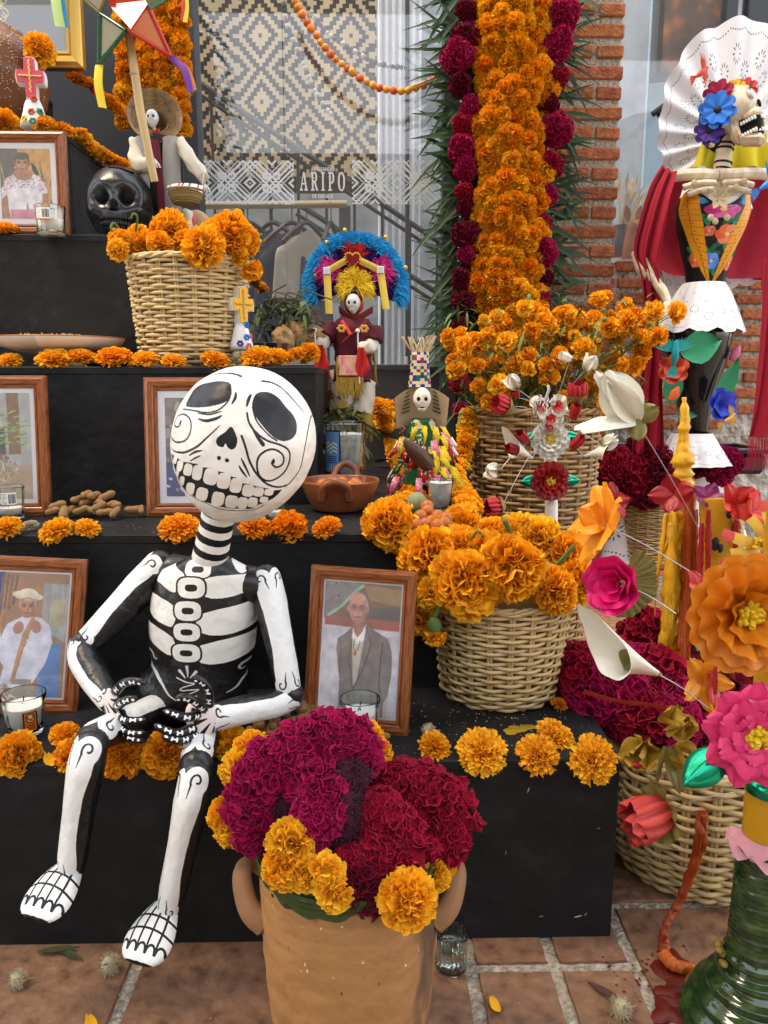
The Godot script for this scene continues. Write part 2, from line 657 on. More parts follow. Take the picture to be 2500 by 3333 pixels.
# ---------- the papier-mache skeleton ----------
func head_paint() -> Texture2D:
	var W := Color(0.92,0.9,0.86)
	var K := Color(0.09,0.09,0.095)
	var cv := Cv.new(1024,1024, W)
	for k in 500:
		cv.oval(Vector2(rf(150,874), rf(150,874)), Vector2(rf(4,22), rf(2,7)), W.darkened(rf(0.0,0.06)), rf(0,3))
	# brush strokes are given on the disc of the face (centre 635,547; radii 373,395) and wrapped over the egg
	var q := func(a: Array) -> Array:
		var o := []
		for p in a:
			var d := Vector2((p.x - 635.0) / 378.0, (p.y - 547.0) / 400.0)
			var r := minf(d.length(),0.995)
			o.append(Vector2(512,512) + d.normalized() * asin(r) / PI * 512.0)
		return o
	var st := func(a: Array, w, n := 6, tp := false) -> void:
		cv.line(q.call(smooth2(V2(a), n)), w.map(func(v): return v * 0.8) if w is Array else w * 0.8, K, tp)
	var pl := func(a: Array, k: Color) -> void:
		cv.poly(q.call(smooth2(V2(a),5, true)), k)
	pl.call([352,345,385,280,420,252,470,243,530,240,568,252,575,285,570,320,545,345,500,360,440,368,390,368,360,362], K)
	pl.call([672,350,690,310,720,296,760,300,800,325,835,370,870,410,885,450,882,495,860,525,820,537,780,525,740,490,700,440,675,395], K)
	pl.call([568,466,585,490,596,530,585,565,565,573,548,560,540,545,530,560,510,558,497,540,505,515,540,490], K)
	st.call([445,220,500,200,560,194,600,203,625,217], 4.0,6, true)
	st.call([560,194,600,203,622,215], 4.6)
	st.call([725,240,770,245,810,262,850,300,890,345,915,375,930,395], 3.2,6, true)
	st.call([725,240,770,246,812,264], 4.2)
	st.call([335,372,400,385,450,395,510,385,550,350,565,325], 2.2)
	st.call([410,397,470,404,530,390], 2.4,6, true)
	st.call([415,425,450,435,500,425,525,412], 4.4,6, true)
	st.call([595,298,592,325,575,355], 4.0,6, true)
	st.call([668,310,655,335,645,368], 4.4,6, true)
	st.call([645,400,655,450,690,500,740,535,800,555,840,580,850,620,830,680,790,720,740,732,700,710,685,660,695,610,735,580,780,580,815,610,812,650,780,665,757,645,766,627], 2.6)
	cv.oval(q.call([Vector2(764,636)])[0], Vector2(4,5), K)
	st.call([672,375,690,440,740,502,785,535], 2.0)
	st.call([655,445,685,505,716,552], [1,1.4,2,2.4,2.8,3.2,3.6,4,4.4,4.8,5,5.2,5.3], 6)
	st.call([327,432,318,455,300,460,290,440,310,405,345,400,375,430,375,480,350,525,300,535,268,510,263,480], 2.6)
	cv.oval(q.call([Vector2(322,440)])[0], Vector2(4,5), K)
	st.call([268,560,290,580,340,585,400,560,450,520,515,460], 3.4,6, true)
	st.call([617,510,635,570,650,630,680,690,730,745,790,770,840,765], 2.8)
	st.call([612,618,628,655,650,705], 3.0,6, true)
	st.call([600,652,615,680,636,708], 3.0,6, true)
	st.call([985,405,965,420,945,500,925,620,905,690,860,750,830,770], 2.4)
	st.call([427,577,395,583,365,600], 3.4,6, true)
	st.call([422,600,395,612,370,627], 2.2,6, true)
	for p in [[508,613], [545,625]]:
		cv.oval(q.call([Vector2(p[0], p[1])])[0], Vector2(4.2,4.2), K)
	# mouth
	cv.poly(q.call(V2([270,590,300,610,330,630,365,634,400,640,430,658,467,658,500,676,527,682,560,702,583,708,615,738,640,742,690,758,742,772,770,786,812,786,790,812,765,832,725,846,690,850,662,866,630,866,600,860,560,858,500,842,465,826,420,812,380,790,350,776,318,740,296,690,278,640])), K)
	for t in [[290,622,8,17], [316,650,13,24], [357,668,19,27], [403,682,22,33], [467,700,31,37], [527,722,28,35], [583,747,26,33], [640,775,26,28], [690,785,24,22], [742,792,22,16],
			[303,684,6,17], [326,722,11,21], [368,757,19,26], [424,782,25,28], [498,806,27,31], [560,824,27,29], [611,834,22,26], [660,836,22,23], [717,830,20,14]]:
		var pts := []
		for i in 24:
			var a := TAU * i / 24
			pts.append(Vector2(t[0], t[1]) + Vector2(signf(cos(a)) * pow(absf(cos(a)),0.62) * (t[2] + 2.6), signf(sin(a)) * pow(absf(sin(a)),0.62) * (t[3] + 2.6)).rotated(0.22))
		cv.poly(q.call(pts), W)
	st.call([296,700,330,760,380,796,440,822,500,852,560,868,610,872,660,876,720,858], 1.3)
	return cv.tex()

func torso_paint() -> Texture2D:
	var W := Color(0.92,0.91,0.88)
	var K := Color(0.075,0.075,0.08)
	var cv := Cv.new(512,640, K)
	var q := func(a: Array) -> Array:
		return a.map(func(p): return Vector2(((p.x / 1.58 + 400.0) / 1.507 - 270.0) / 310.0 * 512.0, ((p.y / 1.58 + 1100.0) / 1.507 - 1200.0) / 380.0 * 640.0))
	for a in [[195,1185,235,1178,325,1215,320,1250,270,1310,190,1278,160,1270,165,1220], [435,1235,640,1240,690,1300,560,1337,430,1325], [120,1335,270,1375,262,1470,215,1475,110,1430],
			[410,1410,690,1375,740,1380,740,1470,560,1525,405,1505], [100,1480,255,1535,245,1630,150,1595,100,1560], [400,1570,690,1535,740,1530,730,1605,560,1672,395,1665], [550,1162,580,1168,602,1190,628,1225,600,1228,572,1195]]:
		cv.poly(q.call(smooth2(V2(a),3, true)), W)
	for e in [[395,1195,68,42], [360,1283,72,52], [340,1396,70,50], [330,1503,70,48], [322,1612,74,50]]:
		var p: Vector2 = q.call([Vector2(e[0], e[1])])[0]
		var s := Vector2(e[2], e[3]) * 0.69
		for r in [[1.14, K], [1.0, W], [0.45, K]]:
			var pts := []
			for i in 28:
				var a := TAU * i / 28
				pts.append(p + Vector2(signf(cos(a)) * pow(absf(cos(a)),0.7) * s.x, signf(sin(a)) * pow(absf(sin(a)),0.7) * s.y * (0.75 if r[0] < 0.5 else 1.0)) * r[0])
			cv.poly(pts, r[1])
	var g := Color(0.8,0.8,0.78)
	cv.line(q.call(smooth2(V2([150,1665,130,1662,125,1640,100,1630,75,1660,90,1700,150,1740,185,1770,205,1800,230,1830,265,1850]))),6.0, g, true)
	cv.line(q.call(smooth2(V2([600,1735,585,1740,575,1720,600,1700,650,1700,670,1730,640,1760,590,1790,560,1820,515,1835]))),6.0, g, true)
	for a in [[320,1685,324,1735], [280,1708,310,1740], [366,1713,338,1740]]:
		cv.line(q.call(V2(a)), [6.0,2.0], g)
	cv.line(q.call(smooth2(V2([265,1740,320,1760,360,1768,300,1785,290,1800,380,1798,330,1820,320,1835,370,1830]))),2.0, g)
	return cv.tex()

func bone_paint(w: float, knob: float) -> Texture2D:       # a white bone with curled ends on black; w: half its share of the way round
	var K := Color(0.075,0.075,0.08)
	var W := Color(0.92,0.92,0.9)
	var cv := Cv.new(256,512, K)
	var x := 256.0 * w
	var k := x * knob
	cv.poly(smooth2([Vector2(128 - x, 70), Vector2(128 + x, 70), Vector2(128 + x * 0.86,180), Vector2(128 + x * 0.84,330), Vector2(128 + x, 450), Vector2(128 - x, 450), Vector2(128 - x * 0.84,330), Vector2(128 - x * 0.86,180)], 4, true), W)
	for s in [-1.0,1.0]:
		cv.oval(Vector2(128 + s * k * 0.52,58), Vector2(k * 0.58,38), W)
		cv.oval(Vector2(128 + s * k * 0.52,462), Vector2(k * 0.58,36), W)
		for e in [0,1]:
			var pts := []
			for i in 22:
				var t := i / 21.0
				var a := t * 5.2
				pts.append(Vector2(128 + s * k * 0.55 + s * sin(a) * (4.0 + 12.0 * t), (60 if e == 0 else 455) + cos(a) * (5.0 + 18.0 * t) * (1 if e == 0 else -1)))
			cv.line(pts, 2.6, K)
			var b: Vector2 = pts[21]
			cv.line([b, b + Vector2(-s * 6,30 if e == 0 else -30)], [2.4,0.8], K)
	return cv.tex()

func limb(o: Node3D, called: String, pts: Array, rad: Array, face: Vector3, m: Material, sides := 18) -> MeshInstance3D:
	var t0: Vector3 = (pts[1] - pts[0]).normalized()
	var side := t0.cross(Vector3.UP)
	if side.length() < 0.05:
		side = t0.cross(V(0,0,-1))
	side = side.normalized()
	var up := side.cross(t0)
	var a := atan2(face.dot(up), face.dot(side))
	var mb := MB.new()
	var n := pts.size()
	var e0: Vector3 = (pts[0] - pts[1]).normalized()
	var e1: Vector3 = (pts[n - 1] - pts[n - 2]).normalized()
	var r0: float = rad[0]
	var r1: float = rad[n - 1]
	pts = [pts[0] + e0 * r0 * 0.75, pts[0] + e0 * r0 * 0.5] + pts + [pts[n - 1] + e1 * r1 * 0.5, pts[n - 1] + e1 * r1 * 0.75]
	rad = [r0 * 0.35, r0 * 0.8] + rad + [r1 * 0.8, r1 * 0.35]
	mb.tube(pts, rad, sides, true, a - PI)
	return part(called, mb, m, o)

func bent(pts: Array, n := 5) -> Array:
	return smooth2(pts, n)

func make_skeleton() -> void:
	var paper := dents(0.018,5,5.0)
	var o := thing("paper_skeleton", "big papier-mache skeleton with round white skull sitting on the bottom black step", "sculpture", V(-0.34,0.348,-1.42))
	var w2 := Transform3D(Basis(),-o.position)
	var put := func(called: String, mb: MB, m: Material) -> MeshInstance3D: return part(called, mb, m, o, w2)
	# skull
	var c := V(-.215,.888,-1.36)
	var fz := (V(0,1,0) - c).normalized()
	var fx := Vector3.UP.cross(fz).normalized()
	var fy := fz.cross(fx)
	var mb := MB.new()
	mb.grid(56,44, func(a, b):
		var th: float = b * PI
		var d := V(sin(th) * cos(a * TAU), sin(th) * sin(a * TAU), cos(th))
		var r: float = 1.0 + 0.075 * pow(maxf(0.0, d.dot(V(-0.45,-0.88,0.15))),4.0) - 0.075 * pow(maxf(0.0, d.dot(V(0.72,-0.68,0.05))),3.0) + 0.006 * sin(d.x * 11.0 + d.y * 7.0) * sin(d.z * 9.0 + d.y * 5.0)
		return c + (fx * d.x * 0.1275 + fy * d.y * 0.1345 + fz * d.z * 0.122) * r)
	for j in 45:
		for i in 57:
			var a := TAU * i / 56.0
			mb.uv[j * 57 + i] = Vector2(0.5,0.5) + Vector2(cos(a),-sin(a)) * 0.5 * j / 44.0
	put.call("skull", mb, mat("skull paint", Color.WHITE, 0.42, {"tex": head_paint(), "nm": paper, "bump": 0.7, "spec": 0.45}))
	# neck with painted rings
	var ncv := Cv.new(64,256, Color(0.92,0.91,0.88))
	for y in [26,74,124,176,252]:
		ncv.line([Vector2(-4, y), Vector2(20, y - 4), Vector2(45, y + 3), Vector2(70, y)], 12.0, Color(0.075,0.075,0.08))
	mb = MB.new()
	mb.tube([V(-.266,.781,-1.375), V(-.276,.741,-1.385), V(-.288,.696,-1.395), V(-.3,.653,-1.41)], [0.031,0.0305,0.032,0.035], 24)
	put.call("neck", mb, mat("neck paint", Color.WHITE, 0.45, {"tex": ncv.tex(), "nm": paper, "bump": 0.5}))
	# torso
	var rings := [[V(-.295,.675,-1.41),0.032], [V(-.3,.661,-1.42),0.055], [V(-.305,.646,-1.425),0.083], [V(-.309,.625,-1.43),0.094], [V(-.314,.589,-1.43),0.1], [V(-.317,.543,-1.43),0.1035], [V(-.321,.496,-1.43),0.1015], [V(-.324,.463,-1.43),0.095], [V(-.33,.449,-1.43),0.0935],
		[V(-.339,.434,-1.43),0.103], [V(-.343,.406,-1.43),0.108], [V(-.342,.377,-1.42),0.1], [V(-.343,.348,-1.42),0.08], [V(-.343,.334,-1.42),0.0]]
	mb = MB.new()
	var x0: float = (V(-.447,.531,-1.36)).x
	var x1: float = (V(-.184,.529,-1.36)).x
	var y0: float = (V(-.309,.687,-1.36)).y
	var y1: float = (V(-.323,.348,-1.36)).y
	mb.grid(40, rings.size() - 1, func(a, b):
		var k: int = roundi(b * (rings.size() - 1))
		var p: Vector3 = rings[k][0]
		var r: float = rings[k][1]
		return p + V(sin(a * TAU) * r, 0.012 * cos(a * TAU), cos(a * TAU) * r * 0.72))
	for k in mb.v.size():
		mb.uv[k] = Vector2((mb.v[k].x - x0) / (x1 - x0), (mb.v[k].y - y0) / (y1 - y0))
	put.call("torso", mb, mat("torso paint", Color.WHITE, 0.36, {"tex": torso_paint(), "nm": paper, "bump": 0.6, "spec": 0.5}))
	# arms
	var arm_m := mat("arm paint", Color.WHITE, 0.36, {"tex": bone_paint(0.17,1.25), "nm": paper, "bump": 0.6, "spec": 0.5})
	var leg_m := mat("leg paint", Color.WHITE, 0.36, {"tex": bone_paint(0.175,1.28), "nm": paper, "bump": 0.6, "spec": 0.5})
	var blk := mat("skeleton black", lin(0.012,0.012,0.013),0.34, {"spec": 0.5})
	for e in [[V(-.4,.647,-1.445), V(-.384,.639,-1.44), V(-.325,.623,-1.44)], [V(-.192,.622,-1.42), V(-.205,.616,-1.42), V(-.261,.616,-1.43)]]:
		mb = MB.new()
		mb.tube(smooth2(e, 5), smooth_r([0.014,0.034,0.04], 5),16)
		put.call("shoulder", mb, blk)
	for a in [["upper_arm", [V(-.396,.655,-1.44), V(-.433,.61,-1.43), V(-.483,.555,-1.4), V(-.524,.517,-1.37)], [0.03,0.036,0.033,0.026], V(-0.75,0.45,0.5)],
			["forearm", [V(-.529,.517,-1.37), V(-.519,.495,-1.35), V(-.485,.471,-1.31), V(-.449,.448,-1.265)], [0.027,0.031,0.029,0.02], V(-0.85,-0.1,0.5)],
			["upper_arm", [V(-.194,.634,-1.42), V(-.181,.579,-1.4), V(-.163,.507,-1.37), V(-.148,.436,-1.345)], [0.029,0.034,0.03,0.025], V(0.4,0.1,0.9)],
			["forearm", [V(-.141,.419,-1.345), V(-.174,.418,-1.32), V(-.218,.425,-1.285), V(-.267,.426,-1.25)], [0.022,0.027,0.028,0.026], V(0.1,-0.05,1)],
			["thigh", [V(-.382,.385,-1.42), V(-.403,.391,-1.36), V(-.427,.41,-1.26), V(-.446,.427,-1.18)], [0.03,0.031,0.031,0.028], V(-0.1,0.75,0.6)],
			["thigh", [V(-.311,.367,-1.42), V(-.3,.376,-1.34), V(-.289,.384,-1.25), V(-.286,.381,-1.19)], [0.03,0.031,0.031,0.028], V(0.1,0.8,0.6)],
			["shin", [V(-.446,.424,-1.165), V(-.452,.388,-1.15), V(-.469,.307,-1.15), V(-.483,.234,-1.15), V(-.49,.195,-1.15)], [0.031,0.034,0.029,0.0275,0.021], V(-0.5,0.1,0.9)],
			["shin", [V(-.282,.368,-1.17), V(-.287,.325,-1.15), V(-.303,.256,-1.15), V(-.323,.173,-1.15), V(-.335,.126,-1.15)], [0.031,0.034,0.029,0.027,0.02], V(-0.4,0.1,0.9)]]:
		limb(o, a[0], smooth2(a[1], 4), smooth_r(a[2].map(func(v): return v * (0.86 if a[0] == "shin" else 0.92)),4), a[3], leg_m if a[0] in ["shin", "thigh"] else arm_m).transform = w2
	for e in [["knee", V(-.448,.421,-1.175),0.0285], ["knee", V(-.284,.374,-1.18),0.0285], ["elbow", V(-.526,.517,-1.37),0.026], ["elbow", V(-.144,.428,-1.345),0.024]]:
		mb = MB.new()
		mb.ball(e[1], Vector3.ONE * e[2], 14,10)
		put.call(e[0], mb, blk)
	# feet
	var fc := Cv.new(256,256, Color(0.92,0.92,0.9))
	var K := Color(0.06,0.06,0.065)
	for x in [62,106,150,194]:
		fc.line(smooth2([Vector2(128 + (x - 128) * 0.7,40), Vector2(x, 120), Vector2(x, 200)]),4.5, K)
		fc.line([Vector2(128 + (x - 128) * 0.62,20), Vector2(128 + (x - 128) * 0.64,26)], 3.5, K)
	for y in [92,142]:
		fc.line(smooth2([Vector2(0, y + 18), Vector2(80, y - 4), Vector2(180, y - 4), Vector2(256, y + 18)]),4.0, K)
	for x in [40,84,128,172,216]:
		fc.line(smooth2([Vector2(x - 20,214), Vector2(x - 14,194), Vector2(x, 186), Vector2(x + 14,194), Vector2(x + 20,214)]),4.5, K)
	fc.box(0,246,256,10, K)
	var foot_m := mat("foot paint", Color.WHITE, 0.4, {"tex": fc.tex(), "nm": paper, "bump": 0.5})
	for e in [[V(-.494,.205,-1.15), V(-0.33,-0.42,0.85)], [V(-.342,.129,-1.15), V(-0.3,-0.5,0.8)]]:
		var fwd: Vector3 = e[1].normalized()
		var rt := fwd.cross(Vector3.UP).normalized() * -1.0
		var up := rt.cross(fwd) * -1.0
		if up.y < 0:
			up = -up
		rt = up.cross(fwd)
		mb = MB.new()
		mb.grid(24,16, func(a, b):
			var th: float = PI * b
			var w: float = 0.029 + 0.018 * smoothstep(0.15,0.75, b)
			var q: float = a * TAU
			var toe: float = 0.0035 * absf(sin(q * 5.0)) * smoothstep(0.7,0.9, b)
			var l: float = -cos(th) * 0.052
			var y: float = (0.024 - 0.008 * b) * sin(th) * (sin(q) if sin(q) > 0 else sin(q) * 0.55)
			return e[0] + fwd * (l + 0.03) + rt * cos(q) * pow(sin(th),0.55) * w + up * (y + toe))
		for k in mb.v.size():
			var d: Vector3 = mb.v[k] - e[0] - fwd * 0.03
			mb.uv[k] = Vector2(0.5 - d.dot(rt) / 0.098,0.5 + d.dot(fwd) / 0.106)
		put.call("foot", mb, foot_m)
	# hands: a painted palm and five black fingers each
	var hc := Cv.new(128,128, Color(0.92,0.87,0.85))
	for i in 5:
		var a := -0.9 + 0.45 * i
		hc.line([Vector2(64,110) + Vector2(sin(a),-cos(a)) * 36, Vector2(64,110) + Vector2(sin(a),-cos(a)) * 76], [1.6,6.5], K)
	hc.oval(Vector2(64,116), Vector2(14,9), K)
	hc.oval(Vector2(64,117), Vector2(9,5), Color(0.92,0.87,0.85))
	var palm_m := mat("palm paint", Color.WHITE, 0.4, {"tex": hc.tex()})
	var fcv := Cv.new(64,256, Color(0.06,0.06,0.065))
	for y in [64,132,190]:
		for s in [-2.5,2.5]:
			fcv.oval(Vector2(32 + s, y - 12), Vector2(3.2,5), Color.WHITE)
			fcv.oval(Vector2(32 + s, y + 12), Vector2(3.2,5), Color.WHITE)
		fcv.box(30, y - 12,4,24, Color.WHITE)
	fcv.oval(Vector2(32,230), Vector2(4,9), Color.WHITE)
	var fin_m := mat("finger paint", Color.WHITE, 0.3, {"tex": fcv.tex(), "spec": 0.5})
	var hands := [[V(-.438,.45,-1.25), V(0.35,-0.93,0.1), V(-0.5,-0.15,0.85),0.024,0.034, [[V(-.431,.476,-1.25), V(-.409,.499,-1.23), V(-.386,.506,-1.22), V(-.372,.503,-1.215)], [V(-.426,.454,-1.24), V(-.406,.473,-1.215), V(-.393,.479,-1.21), V(-.384,.478,-1.21)], [V(-.422,.441,-1.24), V(-.408,.44,-1.215), V(-.39,.442,-1.205), V(-.371,.444,-1.205)], [V(-.425,.429,-1.24), V(-.405,.422,-1.21), V(-.387,.422,-1.2), V(-.372,.423,-1.2)], [V(-.422,.419,-1.24), V(-.399,.415,-1.205), V(-.38,.411,-1.2), V(-.375,.411,-1.2)]]],
		[V(-.28,.432,-1.235), V(-0.9,-0.3,0.2), V(0,0.1,1),0.036,0.03, [[V(-.271,.454,-1.24), V(-.268,.483,-1.23), V(-.277,.501,-1.225), V(-.292,.511,-1.22)], [V(-.279,.452,-1.23), V(-.289,.474,-1.21), V(-.303,.485,-1.2), V(-.316,.484,-1.2)], [V(-.289,.44,-1.23), V(-.303,.45,-1.2), V(-.32,.458,-1.195), V(-.335,.464,-1.195)], [V(-.293,.419,-1.23), V(-.318,.424,-1.195), V(-.336,.436,-1.185), V(-.348,.444,-1.185)], [V(-.29,.406,-1.23), V(-.311,.412,-1.195), V(-.327,.42,-1.185), V(-.337,.426,-1.185)]]]]
	for h in hands:
		var hn := Node3D.new()
		hn.name = "hand"
		o.add_child(hn, true)
		hn.transform = w2
		var y: Vector3 = h[1].normalized()
		var z: Vector3 = (h[2] - y * h[2].dot(y)).normalized()
		var x := y.cross(z)
		mb = MB.new()
		mb.grid(18,12, func(a, b):
			var th: float = PI * b
			var fan: float = 0.62 + 0.5 * smoothstep(0.2,0.8, b)
			return h[0] + x * sin(th) * cos(a * TAU) * h[3] * fan - y * cos(th) * h[4] + z * sin(th) * sin(a * TAU) * 0.012)
		for k in mb.v.size():
			var d: Vector3 = mb.v[k] - h[0]
			mb.uv[k] = Vector2(0.5 + d.dot(x) / (2.3 * h[3]),0.5 - d.dot(y) / (2.1 * h[4]))
		part("palm", mb, palm_m, hn)
		for f in h[5]:
			var pts := smooth2(f, 4)
			var rr := []
			for k in pts.size():
				rr.append(lerpf(0.0088,0.0055, float(k) / (pts.size() - 1)) if k < pts.size() - 1 else 0.0035)
			limb(hn, "finger", pts, rr, V(0,0.25,1), fin_m, 10)

func smooth_r(a: Array, n: int) -> Array:
	var o := []
	for k in a.size() - 1:
		for i in n:
			o.append(lerpf(a[k], a[k + 1], float(i) / n))
	o.append(a[a.size() - 1])
	return o

func materials() -> void:
	mat("black", lin(0.012,0.012,0.012),0.6)
	var pn := mat("pane", Color(1,1,1,0.05),0.02, {"spec": 0.5})
	pn.transparency = BaseMaterial3D.TRANSPARENCY_ALPHA
	var gl := mat("glass", Color(0.97,1,0.99,0.0),0.03, {"spec": 0.5})
	gl.refraction_enabled = true
	gl.refraction_scale = 0.048
	mat("altar paint", Color.WHITE, 0.56, {"tex": mottle([Color(0.108,0.11,0.112), Color(0.122,0.124,0.126), Color(0.132,0.134,0.136), Color(0.17,0.17,0.168)], 0.012,4,512,6), "spec": 0.3, "nm": dents(0.05,3,2.5), "bump": 0.3, "tri": 1.6, "world": true})
	mat("tile", Color.WHITE, 0.75, {"tex": mottle([Color(0.36,0.25,0.18), Color(0.49,0.36,0.27), Color(0.54,0.4,0.3), Color(0.6,0.46,0.36)], 0.02,11,512,6), "tri": 2.2, "world": true, "nm": dents(0.06,12,3.0), "bump": 0.5, "vc": 1})
	mat("mortar", Color.WHITE, 0.95, {"tex": mottle([Color(0.5,0.46,0.4), Color(0.66,0.61,0.54), Color(0.8,0.77,0.71)], 0.05,21,256,6), "tri": 4.0, "world": true, "nm": dents(0.09,22,6.0), "bump": 0.8})
	mat("brick", Color.WHITE, 0.9, {"tex": mottle([Color(0.46,0.26,0.18), Color(0.6,0.35,0.23), Color(0.67,0.41,0.27), Color(0.72,0.48,0.34)], 0.03,31,256,5), "tri": 3.0, "world": true, "nm": dents(0.07,32,5.0), "bump": 0.6, "vc": 1})
	mat("frame metal", lin(0.035,0.04,0.05),0.45, {"spec": 0.5})
	mat("plaster", Color.WHITE, 0.9, {"tex": mottle([Color(0.72,0.72,0.7), Color(0.82,0.82,0.8), Color(0.88,0.88,0.86)], 0.012,41,256,5), "tri": 1.2, "world": true})

func slab(b: MB, x0: float, x1: float, y0: float, y1: float, z0: float, z1: float, bev := 0.0) -> void:
	b.box(Transform3D(Basis(), V((x0 + x1) / 2, (y0 + y1) / 2, (z0 + z1) / 2)), V(x1 - x0, y1 - y0, absf(z1 - z0)), bev)

func setting() -> void:
	var g := MB.new()
	g.grid(1,1, func(a, b): return V(lerpf(-150,150, a),-0.006, lerpf(-150,150, b)))
	var ground := struct("ground", g, M.mortar)
	# clay floor tiles with wide mortar joints
	var xs := [-1.34,-1.03,-0.715,-0.405,-0.1,0.175,0.32,0.46,0.785,1.09,1.42,1.74,2.06]
	for i in xs.size() - 1:
		var zs := [-0.3,-0.62,-0.97,-1.5] if i < 5 else [-0.3,-0.56,-0.86,-1.17,-1.325,-1.64] if i < 7 else [-0.3,-0.62,-0.94,-1.325,-1.635,-1.96,-2.29,-2.61,-2.935,-3.26,-3.5]
		for k in zs.size() - 1:
			var t := MB.new()
			var f := rf(0.85,1.08)
			t.tint(Color(f, f * rf(0.95,1.03), f * rf(0.93,1.03)))
			var w := 0.011
			var p := [V(xs[i] + w, 0, zs[k] - w), V(xs[i + 1] - w, 0, zs[k] - w), V(xs[i + 1] - w, 0, zs[k + 1] + w), V(xs[i] + w, 0, zs[k + 1] + w)]
			var rim := []
			for e in 4:
				var a: Vector3 = p[e]
				var b: Vector3 = p[(e + 1) % 4]
				for s in 10:
					rim.append(a.lerp(b, s / 10.0) + V(rf(-1,1),0, rf(-1,1)) * 0.0016)
			var mid: Vector3 = (p[0] + p[2]) * 0.5
			var s0 := t.v.size()
			var lift := rf(0.0,0.0012)
			for q in rim:
				t.add(V(q.x, -0.0055, q.z))
			for q in rim:
				t.add(V(q.x, -0.001 + lift, q.z).lerp(V(mid.x, -0.001 + lift, mid.z),0.006))
			for q in rim:
				t.add(V(q.x, lift, q.z).lerp(V(mid.x, lift, mid.z),0.02))
			var cc := t.add(mid + V(0, lift, 0))
			for e in 40:
				var e2 := (e + 1) % 40
				t.quad(s0 + e, s0 + e2, s0 + 40 + e2, s0 + 40 + e)
				t.quad(s0 + 40 + e, s0 + 40 + e2, s0 + 80 + e2, s0 + 80 + e)
				t.tri(s0 + 80 + e, s0 + 80 + e2, cc)
			struct("floor_tile", t, M.tile, ground)
	# the portico roof over the altar, open to the front, and the house across the courtyard
	var r := MB.new()
	slab(r, -7,7,4.8,5.0,-0.9,1.5)
	var roof := single("portico_roof", r, M.plaster, "boarded portico roof in front of the altar", "roof")
	roof.material_override = mat("roof boards", lin(0.3,0.26,0.22),0.9)
	roof.set_meta("kind", "structure")
	var h := MB.new()
	slab(h, -3.4,12,0,5.45,9.0,9.6)
	single("courtyard_house", h, mat("ochre wall", lin(0.16,0.13,0.1),0.9), "ochre house wall across the courtyard", "house").set_meta("kind", "structure")
	h = MB.new()
	slab(h, -14,-3.45,0,7.5,8.8,9.6)
	single("courtyard_house", h, M["ochre wall"], "taller house wall across the courtyard", "house").set_meta("kind", "structure")

func courtyard_tree() -> void:
	var o := thing("courtyard_tree", "leafy tree across the courtyard mirrored in the shop glass", "tree", V(-3.6,0,8.0))
	var mb := MB.new()
	mb.tint(Color(0.5,0.35,0.3))
	mb.tube(smooth2([V(0,0,0), V(0.1,2.5,0), V(-0.1,4.5,0.1), V(0.2,6.5,0)]),0.12,8)
	for k in 9:
		mb.tube([V(0,3.5 + k * 0.35,0), V(rf(-1.2,1.2),4.6 + k * 0.4, rf(-0.8,0.8))], [0.06,0.015], 6)
	part("trunk", mb, M.stem, o)
	mb = MB.new()
	for k in 1500:
		var c := V(rf(-1,1), rf(-1,1), rf(-1,1))
		if c.length() > 1.0:
			continue
		var f := rf(0.5,1.3)
		mb.tint(Color(f, f, f))
		leaf_blade(mb, V(0.1,5.9,0) + c * V(1.0,2.3,0.9), V(rf(-1,1), rf(-1,0.6), rf(-1,1)).normalized(),0.3,0.07,0.3)
	part("crown", mb, M["palm leaf"], o).set_meta("kind", "stuff")

func altar() -> void:
	var o := thing("altar", "black stepped wooden altar carrying the offerings", "altar", V(-0.6,0,-1.24))
	var w2 := Transform3D(Basis(),-o.position)
	for e in [[0.438,0.0,0.348,-1.24,-2.0], [0.2,0.0,0.685,-1.56,-2.9], [-0.13,0.0,1.03,-1.938,-3.2], [-0.53,0.0,1.4,-2.28,-3.3], [-0.94,0.0,1.755,-2.62,-3.3], [-1.28,0.0,2.11,-2.95,-3.4]]:
		var mb := MB.new()
		slab(mb, -3.2, e[0], e[1], e[2] - 0.018, e[3], e[4])
		mb.box(Transform3D(Basis(), V((e[0] - 3.2) / 2 + 0.0015, e[2] - 0.009, (e[3] + e[4]) / 2 + 0.003)), V(e[0] + 3.203,0.018, absf(e[3] - e[4]) ),0.0015)
		part("step", mb, M["altar paint"], o, w2)

# ---------- brickwork, shop front and shop ----------
func brick(parent: Node3D, c: Vector3, s: Vector3) -> void:
	var mb := MB.new()
	var f := rf(0.78,1.12)
	mb.tint(Color(f, f * rf(0.9,1.08), f * rf(0.86,1.1)))
	mb.box(T(c + V(0,0, rf(-0.003,0.004)), rf(-0.012,0.012),1.0, rf(-0.015,0.015), rf(-0.012,0.012)), s, 0.006)
	for k in mb.v.size():
		var q := mb.v[k]
		mb.v[k] = q + V(sin(q.y * 300.0 + q.x * 90.0), sin(q.x * 170.0 + q.z * 40.0), sin(q.x * 210.0 + q.y * 130.0)) * 0.0022
	part("brick", mb, M.brick, parent)

func stepped_rug() -> Texture2D:
	var cream := Color(0.76,0.68,0.53)
	var ink := Color(0.05,0.047,0.045)
	var cv := Cv.new(224,256, cream)
	for y in 32:
		for x in 28:
			var dx := absi(x % 14 - 7)
			var dy := absi((y + (8 if (x / 14) % 2 == 1 else 0)) % 16 - 8)
			var d := dx + dy
			if (d % 4 < 2 and d > 1) or d == 0:
				cv.box(x * 8, y * 8,8,8, ink)
	return cv.tex()

